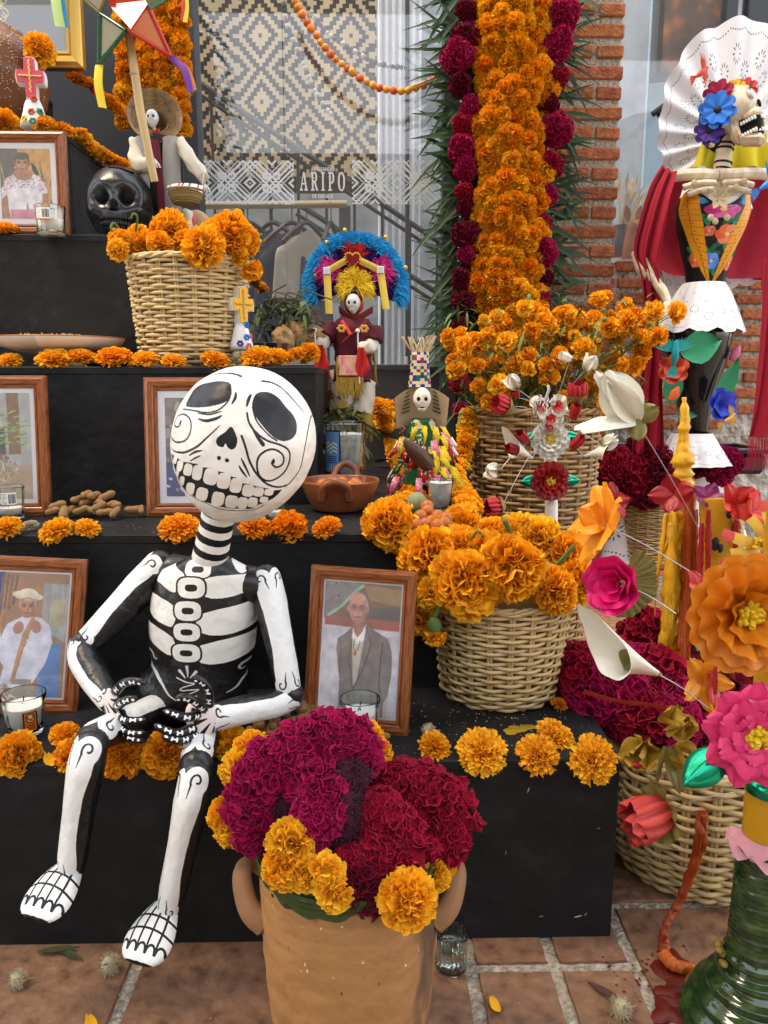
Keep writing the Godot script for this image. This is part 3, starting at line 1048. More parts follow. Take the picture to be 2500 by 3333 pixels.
func stencil_band() -> Texture2D:
	var w := Color(0.86,0.88,0.89,1)
	var cv := Cv.new(512,256, Color(0.86,0.88,0.89,0))
	var step := 8
	for y in 32:
		for x in 64:
			var a := (x + y) % 32
			var b := (x - y + 64) % 32
			var on: bool = a in [0,1,4,5,8] or b in [0,1,4,5,8] or a in [24,27,28] or b in [24,27,28]
			var dx := absi((x + 16) % 32 - 16)
			var dy := absi(y - 16)
			if dx + dy in [3,4] or dx + dy == 0:
				on = true
			var ex := absi(x % 32 - 16)
			if (ex + absi(y % 32) in [2,3]) or (ex + absi(31 - y) in [2,3]):
				on = true
			if on:
				cv.box(x * step, y * step, step, step, w)
	for cx in [128,384]:
		for sy in [-1,1]:
			for sx in [-1,1]:
				var pts := []
				for i in 26:
					var t := i / 25.0
					var an := 0.3 + t * 5.4
					pts.append(Vector2(cx + sx * (30 - cos(an) * (24 - 16 * t)),128 + sy * (42 - sin(an) * (26 - 17 * t))))
				cv.line(pts, 7.0, w)
	return cv.tex()

func backdrop() -> void:
	# brick pier
	var o := thing("brick_column", "red brick pier with thick mortar joints behind the tall marigold column", "column", V(0.96,0,-3.7))
	var w2 := Transform3D(Basis(),-o.position)
	var mb := MB.new()
	slab(mb, 0.80,1.106,0,4.4,-3.612,-4.1)
	part("mortar", mb, M.mortar, o, w2)
	var row := 0
	var y := 0.16
	while y < 2.95:
		if row % 2 == 0:
			brick(o, V(0.985, y, -3.65) - o.position, V(rf(0.262,0.272), rf(0.05,0.056),0.1))
			brick(o, V(0.826, y, -3.65) - o.position, V(0.03,0.052,0.1))
		else:
			var cut := rf(0.995,1.01)
			brick(o, V((cut + 1.116) / 2, y, -3.65) - o.position, V(1.116 - cut, rf(0.05,0.056),0.1))
			brick(o, V((0.84 + cut - 0.014) / 2, y, -3.65) - o.position, V(cut - 0.014 - 0.84, rf(0.05,0.056),0.1))
		y += 0.083
		row += 1
	# low wall under the right-hand window
	var lw := thing("low_wall", "rough stone and brick wall under the window behind the skeleton lady", "wall", V(1.9,0,-4.2))
	w2 = Transform3D(Basis(),-lw.position)
	var top: float = (V(1.348,1.617,-4.2)).y
	mb = MB.new()
	var nz := noise(2.2,77,5)
	mb.grid(90,70, func(a, b):
		var x: float = lerpf(1.06,4.0, a)
		var yy: float = lerpf(top - 0.01,-0.02, b)
		return V(x, yy, -4.215 + 0.035 * nz.get_noise_2d(x * 4.0, yy * 4.0) * smoothstep(0.2,0.9, b)))
	var wall_m := mat("rubble", Color.WHITE, 0.95, {"tex": mottle([Color(0.5,0.47,0.42), Color(0.66,0.63,0.58), Color(0.76,0.74,0.7), Color(0.82,0.8,0.77)], 0.02,51,512,6), "tri": 1.3, "world": true, "nm": dents(0.05,52,8.0), "bump": 0.9})
	part("rubble_face", mb, wall_m, lw, w2)
	mb = MB.new()
	slab(mb, 1.06,4.0,-0.02, top - 0.01,-4.26,-4.5)
	part("core", mb, M.mortar, lw, w2)
	y = top - 0.03
	row = 0
	while y > 0.25:
		var x := 1.08 + (0.07 if row % 2 else 0.0)
		var keep := smoothstep(0.35,1.1, y)
		while x < 3.2:
			var ln := rf(0.15,0.25)
			if rng.randf() < keep * keep * 0.97 + 0.07:
				brick(lw, V(x + ln / 2, y + rf(-0.004,0.004),-4.235) - lw.position, V(ln, rf(0.05,0.06),0.08))
			x += ln + rf(0.016,0.03)
		y -= 0.083
		row += 1
	# raised brick kerb at the foot of the walls
	var led := MB.new()
	slab(led, 0.5,4.0,-0.02,0.108,-3.405,-4.3)
	var walk := struct("pavement_kerb", led, M.mortar)
	for r in 4:
		for k in 14:
			var b := MB.new()
			var f := rf(0.62,0.85)
			b.tint(Color(f, f * 0.95, f * 0.92))
			var x := 0.5 + k * 0.24 + (0.12 if r % 2 else 0.0)
			slab(b, x + 0.006, x + 0.234,0.06,0.119,-3.4 - r * 0.125 - 0.006,-3.4 - r * 0.125 - 0.119,0.005)
			part("brick", b, M.brick, walk)
	# window to the right of the pier
	var rw := thing("side_window", "large window above the low wall right of the brick pier", "window", V(1.9, top, -4.25))
	w2 = Transform3D(Basis(),-rw.position)
	mb = MB.new()
	slab(mb, 1.118,4.0, top, 4.3,-4.27,-4.276)
	part("pane", mb, M.pane, rw, w2)
	for e in [[1.1,1.135, top, 4.3], [V(1.818,2.788,-4.2).x, V(1.818,2.788,-4.2).x + 0.06, top, 4.3], [V(1.931,2.789,-4.2).x, V(1.931,2.789,-4.2).x + 0.2, top, 4.3]]:
		mb = MB.new()
		slab(mb, e[0], e[1], e[2], e[3], -4.22,-4.3,0.004)
		part("mullion", mb, M["frame metal"], rw, w2)
	# shop front: dark posts, panes, base
	var sf := thing("shop_window", "tall glass shop front with dark metal posts behind the altar", "window", V(0,0,-3.7))
	w2 = Transform3D(Basis(),-sf.position)
	var bot: float = (V(-.424,1.039,-3.7)).y
	for e in [[386,419,0,3.7,-0.045], [953,992,200,3.7,0.0]]:
		var a: Vector3 = V(e[4], 0,0)
		mb = MB.new()
		var xl: float = (V(-.817,2.554,-3.7)).x if e[0] == 386 else (V(.337,2.262,-3.7)).x
		slab(mb, xl, xl + 0.075,0,4.35,-3.64,-3.75,0.004)
		part("post", mb, M["frame metal"], sf, w2)
	mb = MB.new()
	slab(mb, -3.2, (V(-.817,2.554,-3.7)).x, 0,4.35,-3.66,-3.72)
	part("dark_panel", mb, M["frame metal"], sf, w2)
	mb = MB.new()
	slab(mb, -0.76,0.81,0, bot, -3.67,-3.73)
	part("base_panel", mb, mat("base grey", lin(0.05,0.05,0.052),0.5), sf, w2)
	mb = MB.new()
	slab(mb, -0.76,0.81, bot + 0.001, bot + 0.03,-3.66,-3.74,0.004)
	part("bottom_rail", mb, M["frame metal"], sf, w2)
	var shiny := mat("shop glass", Color(1,1,1,0.03),0.01, {"spec": 0.6})
	shiny.transparency = BaseMaterial3D.TRANSPARENCY_ALPHA
	var mid: float = (V(-.37,2.295,-3.7)).x
	for e in [[-0.76, mid - 0.002], [mid + 0.002,0.8]]:
		mb = MB.new()
		slab(mb, e[0], e[1], bot + 0.03,4.35,-3.7,-3.708)
		part("pane", mb, shiny, sf, w2)
	# stencilled band and shop name on the glass
	var bm := mat("frosted print", Color.WHITE, 0.85, {"tex": stencil_band()})
	bm.transparency = BaseMaterial3D.TRANSPARENCY_ALPHA_SCISSOR
	bm.alpha_scissor_threshold = 0.5
	for e in [[V(-.735,1.972,-3.7), V(-.331,1.784,-3.7)], [V(-.068,1.976,-3.7), V(.337,1.787,-3.7)]]:
		mb = MB.new()
		var p: Vector3 = e[0]
		var q: Vector3 = e[1]
		mb.grid(1,1, func(a, b): return V(lerpf(p.x, q.x, a), lerpf(p.y, q.y, b),-3.697))
		part("stencil_band", mb, bm, sf, w2)
	var letter := mat("letter print", lin(0.72,0.72,0.72),0.8)
	lettering(sf, "A R I P O", 0.112,0.001, letter, w2 * T((V(-.201,1.882,-3.7)) + V(0,0,0.004)), true, 0.43)
	lettering(sf, "ARTESANIAS", 0.022,0.001, letter, w2 * T((V(-.2,1.935,-3.7)) + V(0,0,0.004)), false, 0.8)
	lettering(sf, "DE OAXACA", 0.022,0.001, letter, w2 * T((V(-.202,1.82,-3.7)) + V(0,0,0.004)), false, 0.8)
	# the shop behind the glass
	mb = MB.new()
	slab(mb, -3.0,5.2,0,4.5,-5.9,-6.0)
	slab(mb, -3.0,5.2,0.0,0.02,-3.75,-5.9)
	single("shop_wall", mb, mat("shop plaster", Color.WHITE, 0.9, {"tex": mottle([Color(0.46,0.49,0.51), Color(0.55,0.58,0.6), Color(0.6,0.63,0.64)], 0.012,42), "tri": 1.0, "world": true}), "pale plaster back wall of the shop", "wall").set_meta("kind", "structure")
	var p0 := V(-1.025,3.301,-4.9)
	var p1 := V(.059,2.193,-4.9)
	mb = MB.new()
	mb.grid(30,20, func(a, b): return V(lerpf(p0.x, p1.x, a), lerpf(p0.y + 0.4, p1.y, b),-4.9 + 0.012 * sin(a * 17.0)), Rect2(0,0,2.05,2.1))
	var rm := mat("rug weave", Color.WHITE, 0.95, {"tex": stepped_rug()})
	var rug := thing("woven_rug", "black and cream diamond rug hanging inside the shop", "rug", V(0,0,0))
	part("weave", mb, rm, rug)
	mb = MB.new()
	mb.grid(30,3, func(a, b): return V(lerpf(p0.x, p1.x, a), lerpf(p1.y, p1.y - 0.09, b),-4.9 + 0.012 * sin(a * 17.0)))
	part("hem", mb, M.black, rug)
	mb = MB.new()
	var c0 := V(.071,3.454,-5.2)
	var c1 := V(.341,1.088,-5.2)
	mb.grid(40,6, func(a, b): return V(lerpf(c0.x, c1.x, a), lerpf(c0.y + 0.3, c1.y, b),-5.2 + 0.02 * sin(a * 40.0)))
	single("white_curtain", mb, mat("white cloth", lin(0.74,0.77,0.8),0.9), "plain white cloth hanging beside the diamond rug in the shop", "curtain")
	# stair railing behind the rug's foot
	var st := thing("stair_railing", "black metal stair railing slanting down inside the shop", "railing", Vector3.ZERO)
	var steel := mat("black steel", lin(0.012,0.012,0.014),0.4)
	for e in [[V(-.966,2.669,-4.75), V(.457,1.781,-4.75),0.016], [V(-.968,2.61,-4.75), V(.458,1.718,-4.75),0.011], [V(-.414,2.016,-4.75), V(.574,1.414,-4.75),0.016], [V(-.415,1.955,-4.75), V(.575,1.354,-4.75),0.011]]:
		mb = MB.new()
		mb.tube([e[0], e[1]], e[2], 8)
		part("rail", mb, steel, st)
	for k in 9:
		mb = MB.new()
		var a: Vector3 = (V(-.89,2.611,-4.75)).lerp(V(.416,1.794,-4.75), k / 8.0)
		mb.tube([a, V(a.x, a.y - 1.3, a.z)], 0.009,6)
		part("baluster", mb, steel, st)
	mb = MB.new()
	mb.tube([V(.204,2.942,-4.2), V(.213,1.12,-4.2)], 0.012,8)
	single("steel_pole", mb, steel, "thin black upright pole just inside the shop glass", "pole")
	# clothes rack
	var rk := thing("clothes_rack", "bamboo clothes rail on a dark stand inside the shop", "clothes rack", Vector3.ZERO)
	mb = MB.new()
	mb.tube([V(-.913,1.893,-4.25), V(-.106,1.904,-4.25)], 0.019,10)
	part("bar", mb, mat("bamboo", lin(0.42,0.33,0.2),0.7), rk)
	mb = MB.new()
	var rp := V(-.118,1.904,-4.25)
	slab(mb, rp.x - 0.03, rp.x + 0.03,0.02, rp.y, -4.28,-4.34)
	part("stand", mb, M["frame metal"], rk)
	var wood := mat("hanger wood", lin(0.03,0.02,0.016),0.35)
	for e in [[535,0.1,0], [585,-0.25,1], [625,0.3,1], [655,0.7,2], [705,1.35,0]]:
		var hp: Vector3 = (V(-.624,1.895,-4.25)) + V((e[0] - 535) * 0.00256,0,0)
		var hg := thing("coat_hanger", "dark wooden hanger on the shop's bamboo rail" if e[2] != 2 else "dark wooden hanger bearing the cream knitted garment", "hanger", hp, "hangers on the bamboo rail")
		hg.rotation.y = e[1]
		mb = MB.new()
		mb.tube(smooth2([V(-0.16,-0.2,0), V(-0.08,-0.13,0), V(0,-0.085,0), V(0.08,-0.13,0), V(0.16,-0.2,0)]),0.012,8)
		part("shoulders", mb, wood, hg)
		mb = MB.new()
		mb.tube(smooth2([V(0,-0.085,0), V(0,-0.02,0), V(0.018,0.012,0), V(0,0.026,0), V(-0.02,0.01,0)]),0.003,6)
		part("hook", mb, steel, hg)
		if e[2] > 0:
			mb = MB.new()
			var ln: float = 0.6 if e[2] == 1 else 0.36
			mb.grid(24,10, func(a, b):
				var an: float = a * TAU
				var w: float = lerpf(0.1,0.19, smoothstep(0.0,0.25, b)) * (1.0 + 0.2 * b)
				return V(sin(an) * w, -0.12 - b * ln - 0.05 * absf(sin(an)) * (1 - b), cos(an) * (0.03 + 0.02 * sin(an * 5.0) * b)))
			single("hanging_garment", mb, mat("cream knit", lin(0.5,0.46,0.37),0.95, {"nm": dents(0.12,61,8.0), "tri": 9.0}) if e[2] == 2 else mat("navy cloth", lin(0.035,0.045,0.07),0.9), ["", "navy garment on the shop hanger left of the cream knit" if e[0] == 585 else "navy garment directly behind the cream knit on the shop rail", "cream knitted garment hanging on the shop rail"][e[2]], "garment", Transform3D(hg.basis, hp))
	# things on the sill of the side window
	var ds := thing("wooden_deer", "reddish wooden deer figure on the sill behind the red shawl", "figurine", V(1.45,1.658,-4.4))
	var dm := mat("deer wood", lin(0.3,0.09,0.03),0.55)
	mb = MB.new()
	mb.tube([V(0,0,0), V(0,0.08,0), V(0.005,0.15,0.01), V(0.012,0.185,0.03)], [0.045,0.04,0.03,0.028], 12)
	mb.tube([V(0.012,0.18,0.0), V(0.05,0.15,0.07)], [0.032,0.018], 10)
	part("neck_and_head", mb, dm, ds)
	for s in [-1,1]:
		mb = MB.new()
		petal(mb, T(V(s * 0.022,0.19,0.01), s * 0.3,1.0,0,-s * 0.15),0.085,0.02,0.02,0.0)
		part("ear", mb, dm, ds)
	var wv := thing("glass_vase", "dark glass vase holding dry wheat on the window sill", "vase", V(1.407,1.671,-4.45))
	mb = MB.new()
	mb.lathe([Vector2(0,0), Vector2(0.04,0.0), Vector2(0.055,0.05), Vector2(0.05,0.1), Vector2(0.03,0.14), Vector2(0.036,0.17)], 20)
	part("body", mb, mat("smoked glass", lin(0.03,0.035,0.04),0.08), wv)
	var wt := thing("wheat_bundle", "bundle of dry wheat ears leaning in the side window", "dried plant", V(1.41,1.76,-4.45))
	mb = MB.new()
	var eb := MB.new()
	for k in 70:
		var a := rf(-0.15,1.25)
		var d := V(sin(a), cos(a), rf(-0.2,0.25)).normalized()
		var ln := rf(0.2,0.33)
		var tipp := d * ln - V(0,0.04 * ln, 0)
		var f := rf(0.7,1.1)
		mb.tint(Color(f, f, f))
		eb.tint(Color(f, f, f))
		mb.tube([Vector3.ZERO, d * ln * 0.55, tipp], 0.0014,4, false)
		eb.tube([tipp, tipp + d * 0.03, tipp + d * 0.065 - V(0,0.01,0)], [0.003,0.006,0.001], 5)
	var wm := mat("wheat", lin(0.5,0.4,0.22),0.85, {"vc": 1})
	part("stalks", mb, wm, wt).set_meta("kind", "stuff")
	part("ears", eb, wm, wt).set_meta("kind", "stuff")
	var bl := single("blue_board", slab_mb(V(1.603,3.186,-4.7), V(1.764,1.699,-4.7),0.03), mat("blue paint", lin(0.3,0.47,0.62),0.7), "pale blue upright board inside the side window", "board")
	var pic := thing("hanging_picture", "dark framed brown picture hanging high in the side window", "picture", Vector3.ZERO)
	part("board", slab_mb(V(1.572,3.138,-4.5), V(1.964,2.64,-4.5),0.02), mat("rust board", Color.WHITE, 0.5, {"tex": mottle([Color(0.2,0.12,0.08), Color(0.36,0.22,0.14), Color(0.8,0.45,0.15)], 0.008,71,256,3), "tri": 2.0}), pic, T(Vector3.ZERO))
	part("frame_edge", slab_mb(V(1.593,2.637,-4.5), V(1.977,2.612,-4.5),0.05), M["frame metal"], pic)
	part("frame_edge", slab_mb(V(1.555,3.138,-4.5), V(1.605,2.609,-4.5),0.05), M["frame metal"], pic)
	mb = MB.new()
	mb.tube([V(1.43,2.305,-4.1), V(1.63,2.45,-4.1)], 0.016,6)
	mb.tube([V(1.464,2.331,-4.1), V(1.463,2.294,-4.1)], 0.012,6)
	single("metal_bracket", mb, steel, "black metal arm beside the white fan headdress", "bracket")

func slab_mb(a: Vector3, b: Vector3, d: float) -> MB:
	var m := MB.new()
	slab(m, minf(a.x, b.x), maxf(a.x, b.x), minf(a.y, b.y), maxf(a.y, b.y), a.z, a.z - d, 0.002)
	return m

func strings() -> void:
	var fm := [mat("fruit orange", lin(0.78,0.22,0.02),0.5), mat("fruit amber", lin(0.75,0.33,0.03),0.5), mat("fruit red", lin(0.7,0.12,0.02),0.5)]
	var o := thing("fruit_garland", "string of small orange fruits looping across the shop glass", "garland", Vector3.ZERO)
	var path := smooth2([V(-.312,2.568,-3.5), V(-.29,2.532,-3.5), V(-.23,2.436,-3.5), V(-.141,2.331,-3.5), V(-.033,2.251,-3.5), V(.055,2.21,-3.5), V(.152,2.198,-3.5), V(.25,2.229,-3.5), V(.308,2.266,-3.5), V(.356,2.311,-3.5)], 30)
	var mb := MB.new()
	mb.tube(path, 0.0015,4, false)
	part("thread", mb, M.black, o)
	var fruit := MB.new()
	fruit.grid(12,9, func(a, b):
		var th: float = PI * b
		return V(sin(th) * sin(a * TAU), cos(th) * 0.88 - 0.12 * exp(-pow(th / 0.3,2.0)), sin(th) * cos(a * TAU)))
	var fmesh := fruit.mesh()
	var run := 0.0
	var nxt := 0.0
	for k in path.size() - 1:
		run += (path[k + 1] - path[k]).length()
		if run >= nxt:
			var r := rf(0.0145,0.0195)
			part("fruit", fmesh, fm[rng.randi() % 3], o, aim(path[k] + V(rf(-1,1), rf(-1,1), rf(-1,1)) * 0.002, (path[k + 1] - path[k]) + V(rf(-1,1), rf(-1,1), rf(-1,1)) * 0.01, r))
			nxt = run + r * 1.75
	var light := mat("pale seed", lin(0.55,0.5,0.42),0.6)
	for e in [["left", [V(-.398,2.849,-4.1), V(-.396,2.749,-4.1), V(-.365,2.646,-4.1), V(-.317,2.541,-4.1), V(-.267,2.421,-4.1), V(-.218,2.345,-4.1), V(-.168,2.284,-4.1)], "steeper string of dark shells hanging inside the shop glass"], ["right", [V(-.338,2.85,-4.1), V(-.259,2.744,-4.1), V(-.189,2.662,-4.1), V(-.106,2.611,-4.1), V(-.015,2.56,-4.1), V(.044,2.533,-4.1), V(.133,2.515,-4.1), V(.212,2.511,-4.1)], "flatter string of dark shells beneath the orange fruit string"]]:
		var g := thing("shell_garland", e[2], "garland", Vector3.ZERO, "dark shell strings")
		var pp := smooth2(e[1], 30)
		run = 0.0
		nxt = 0.0
		for k in pp.size() - 1:
			run += (pp[k + 1] - pp[k]).length()
			if run >= nxt:
				part("shell", fmesh, M.black if rng.randf() < 0.68 else light, g, aim(pp[k], pp[k + 1] - pp[k] + V(rf(-1,1), rf(-1,1), rf(-1,1)) * 0.02, rf(0.011,0.016)))
				nxt = run + 0.021

func flower_stock() -> void:
	for e in [["orange", lin(1.0,0.58,0.025)], ["amber", lin(1.0,0.66,0.035)], ["deep", lin(1.0,0.48,0.014)], ["yellow", lin(0.92,0.52,0.012)], ["dry", lin(0.78,0.32,0.01)], ["ochre", lin(0.93,0.48,0.018)], ["white", lin(0.6,0.6,0.42)]]:
		mat("petal " + e[0], e[1], 0.75, {"vc": 1, "back": e[1] * 0.75, "spec": 0.25})
	mat("celosia plum", lin(0.4,0.007,0.075),0.85, {"vc": 1, "rim": 0.5, "spec": 0.2})
	mat("celosia wine", lin(0.34,0.006,0.03),0.85, {"vc": 1, "rim": 0.5, "spec": 0.2})
	mat("celosia dark", lin(0.15,0.005,0.022),0.9, {"vc": 1, "rim": 0.4, "spec": 0.2})
	mat("celosia seed", lin(0.07,0.015,0.03),0.95, {"vc": 1})
	mat("stem", lin(0.1,0.17,0.04),0.7, {"vc": 1})
	mat("palm leaf", lin(0.035,0.075,0.03),0.55, {"vc": 1, "back": lin(0.02,0.04,0.01)})
	mat("dry leaf", lin(0.1,0.13,0.06),0.8, {"vc": 1})
	G.small = []
	G.pom = []
	G.big = []
	G.shag = []
	for k in 3:
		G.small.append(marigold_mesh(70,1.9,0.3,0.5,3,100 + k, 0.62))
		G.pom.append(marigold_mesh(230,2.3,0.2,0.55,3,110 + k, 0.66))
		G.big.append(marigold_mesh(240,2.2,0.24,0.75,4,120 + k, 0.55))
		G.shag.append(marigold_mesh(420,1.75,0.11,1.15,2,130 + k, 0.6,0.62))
	G.cel = []
	for k in 3:
		G.cel.append(celosia_ball(140 + k, 150,0.2))
	var bud := MB.new()
	bud.lathe([Vector2(0,0), Vector2(0.5,0.12), Vector2(0.8,0.6), Vector2(0.85,1.1), Vector2(0.7,1.5), Vector2(0.3,1.75), Vector2(0,1.8)], 10, Transform3D(),0.05,8)
	bud.tint(Color.WHITE)
	G.bud = bud.mesh()

func arch() -> void:
	var o := thing("flower_arch_leg", "tall column of orange marigolds edged with magenta cockscomb and palm leaves", "flower column", V(0.5,0,-3.4))
	var w2 := Transform3D(Basis(),-o.position)
	var mb := MB.new()
	var a0 := V(.401,2.651,-3.42)
	var a1 := V(.756,2.655,-3.42)
	slab(mb, a0.x, a1.x, 0,3.3,-3.42,-3.46)
	part("backing_board", mb, mat("board green", lin(0.012,0.02,0.01),0.9), o, w2)
	# palm fronds behind the flowers
	var mk := func(px: Vector3, dirx: float, n: int, ln: float) -> void:
		var f := MB.new()
		for k in n:
			var g := rf(0.6,1.3)
			f.tint(Color(g, g * rf(0.9,1.1), g * rf(0.7,1.1)))
			var an := rf(-0.95,0.8)
			var d := V(dirx * cos(an), sin(an) - 0.05, rf(-0.25,0.5)).normalized()
			leaf_blade(f, px + V(rf(-1,1) * 0.02, rf(-1,1) * 0.06,0), d, ln * rf(0.5,1.35), rf(0.006,0.012), rf(-0.1,0.5), V(0,0.4,0.9).normalized())
		part("palm_frond", f, M["palm leaf"], o, w2)
	for k in 22:
		var y := -50.0 + 800.0 * k / 21.0
		var t := (y + 50.0) / 800.0
		mk.call((V(.388,2.591,-3.4)).lerp(V(.434,1.117,-3.4), t),-1.0,5,0.19)
		mk.call((V(.362,2.6,-3.42)).lerp(V(.416,1.118,-3.42), t),-1.0,4,0.18)
		if k < 19:
			mk.call((V(.756,2.604,-3.42)).lerp(V(.782,1.118,-3.42), t),1.0,7,0.17)
	# marigolds
	var ks := ["petal orange", "petal orange", "petal amber", "petal deep", "petal orange", "petal amber", "petal ochre"]
	for r in 34:
		var t := r / 33.0
		var xl := (V(.422,2.53,-3.34)).lerp(V(.486,1.115,-3.34), t)
		var xr := (V(.727,2.533,-3.34)).lerp(V(.734,1.115,-3.34), t)
		var wob := 0.018 * sin(r * 0.9) + rf(-0.01,0.01)
		for c in 6:
			var s := (c + 0.5) / 6.0 + rf(-0.05,0.05)
			var p := xl.lerp(xr, s) + V(wob, rf(-0.02,0.02),0.05 * sin(PI * s) + rf(-0.015,0.015))
			var yel: bool = (t < 0.26 and s < 0.45 and rng.randf() < 0.8 * absf(sin(r * 1.3))) or (t > 0.85 and s < 0.5 and rng.randf() < 0.25) or rng.randf() < 0.04
			var d := V((s - 0.5) * 1.6 + rf(-0.4,0.4), rf(-0.5,0.5),1.0)
			part("marigold_head", G.pom[rng.randi() % 3] if rng.randf() < 0.6 else G.big[rng.randi() % 3], M["petal yellow"] if yel else M[ks[rng.randi() % 7]], o, w2 * aim(p, d, rf(0.032,0.047), rf(0,6)))
	# cockscombs down both sides
	for e in [[1000,12,22], [1003,70,32], [985,105,36], [990,165,26], [1012,215,24], [1000,255,26], [995,300,30], [1005,345,26], [1003,398,22], [1005,430,20], [1005,490,30], [1010,535,22], [1000,590,24], [1005,640,26], [1000,700,22], [1008,765,22], [1000,835,24], [1004,900,22],
			[1210,20,36], [1200,80,34], [1200,150,26], [1185,210,24], [1205,260,36], [1195,335,30], [1190,400,24], [1178,470,24], [1185,530,32], [1190,590,22], [1180,640,26], [1185,690,22]]:
		var t: float = e[1] / 760.0
		var p: Vector3 = (V(-1.43,2.459,-3.33)).lerp(V(-1.543,1.113,-3.33), t)
		p.x = lerpf((V(-1.43,2.459,-3.33)).x, (V(1.598,2.487,-3.33)).x, e[0] / 1659.0)
		var s: float = e[2] * 0.00165
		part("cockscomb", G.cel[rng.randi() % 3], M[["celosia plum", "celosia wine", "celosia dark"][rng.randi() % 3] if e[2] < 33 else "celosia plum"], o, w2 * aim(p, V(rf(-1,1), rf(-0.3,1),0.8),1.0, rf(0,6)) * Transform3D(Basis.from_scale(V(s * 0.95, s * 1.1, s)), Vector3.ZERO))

# ---------- portraits ----------
func face(cv: Cv, p: Vector2, s: float, skin: Color, hair: Color, glasses := false) -> void:
	var dk := skin.darkened(0.35)
	cv.oval(p + Vector2(-s * 0.98, s * 0.1), Vector2(s * 0.16, s * 0.3), skin.darkened(0.12))
	cv.oval(p + Vector2(s * 0.98, s * 0.1), Vector2(s * 0.16, s * 0.3), skin.darkened(0.12))
	cv.oval(p + Vector2(0,-s * 0.22), Vector2(s * 0.98, s * 1.12), hair)
	cv.oval(p + Vector2(0, s * 0.12), Vector2(s * 0.86, s * 1.22), skin)
	cv.oval(p + Vector2(s * 0.55, s * 0.25), Vector2(s * 0.3, s * 0.85), skin.darkened(0.16))
	cv.oval(p + Vector2(s * 0.1, s * 0.2), Vector2(s * 0.5, s * 0.95), skin)
	cv.oval(p + Vector2(-s * 0.3, s * 0.4), Vector2(s * 0.26, s * 0.22), skin.lightened(0.08))
	cv.oval(p + Vector2(s * 0.34, s * 0.4), Vector2(s * 0.22, s * 0.2), skin.lightened(0.05))
	cv.oval(p + Vector2(0, s * 1.12), Vector2(s * 0.35, s * 0.12), skin.darkened(0.12))
	cv.oval(p + Vector2(0,-s * 0.55), Vector2(s * 0.5, s * 0.25), skin.lightened(0.07))
	for e in [-0.4,0.4]:
		cv.oval(p + Vector2(e * s, 0.02 * s), Vector2(s * 0.27, s * 0.17), skin.darkened(0.2))
	for e in [-0.4,0.4]:
		cv.line([p + Vector2((e - 0.2) * s, -0.14 * s), p + Vector2(e * s, -0.22 * s), p + Vector2((e + 0.2) * s, -0.14 * s)], 0.05 * s, dk.darkened(0.3))
		cv.oval(p + Vector2(e * s, 0.04 * s), Vector2(0.17,0.07) * s, dk)
		cv.oval(p + Vector2(e * s, 0.05 * s), Vector2(0.06,0.06) * s, Color(0.1,0.07,0.06))
		if glasses:
			cv.oval(p + Vector2(e * s, 0.12 * s), Vector2(0.33,0.26) * s, skin.lerp(Color(0.62,0.35,0.34),0.5))
			cv.oval(p + Vector2(e * s, 0.06 * s), Vector2(0.12,0.07) * s, dk)
	if glasses:
		cv.line([p + Vector2(-0.95,-0.02) * s, p + Vector2(0.95,-0.02) * s], 0.03 * s, dk)
	cv.line([p + Vector2(0.02,0.1) * s, p + Vector2(0.1,0.5) * s, p + Vector2(-0.12,0.56) * s], 0.05 * s, dk.lerp(skin, 0.4))
	cv.line([p + Vector2(-0.34,0.84) * s, p + Vector2(0,0.8) * s, p + Vector2(0.34,0.83) * s], 0.06 * s, dk.lerp(Color(0.6,0.2,0.2),0.3))
	cv.line([p + Vector2(-0.5,0.5) * s, p + Vector2(-0.48,0.86) * s], 0.03 * s, dk.lerp(skin, 0.5))
	cv.line([p + Vector2(0.5,0.5) * s, p + Vector2(0.48,0.86) * s], 0.03 * s, dk.lerp(skin, 0.5))

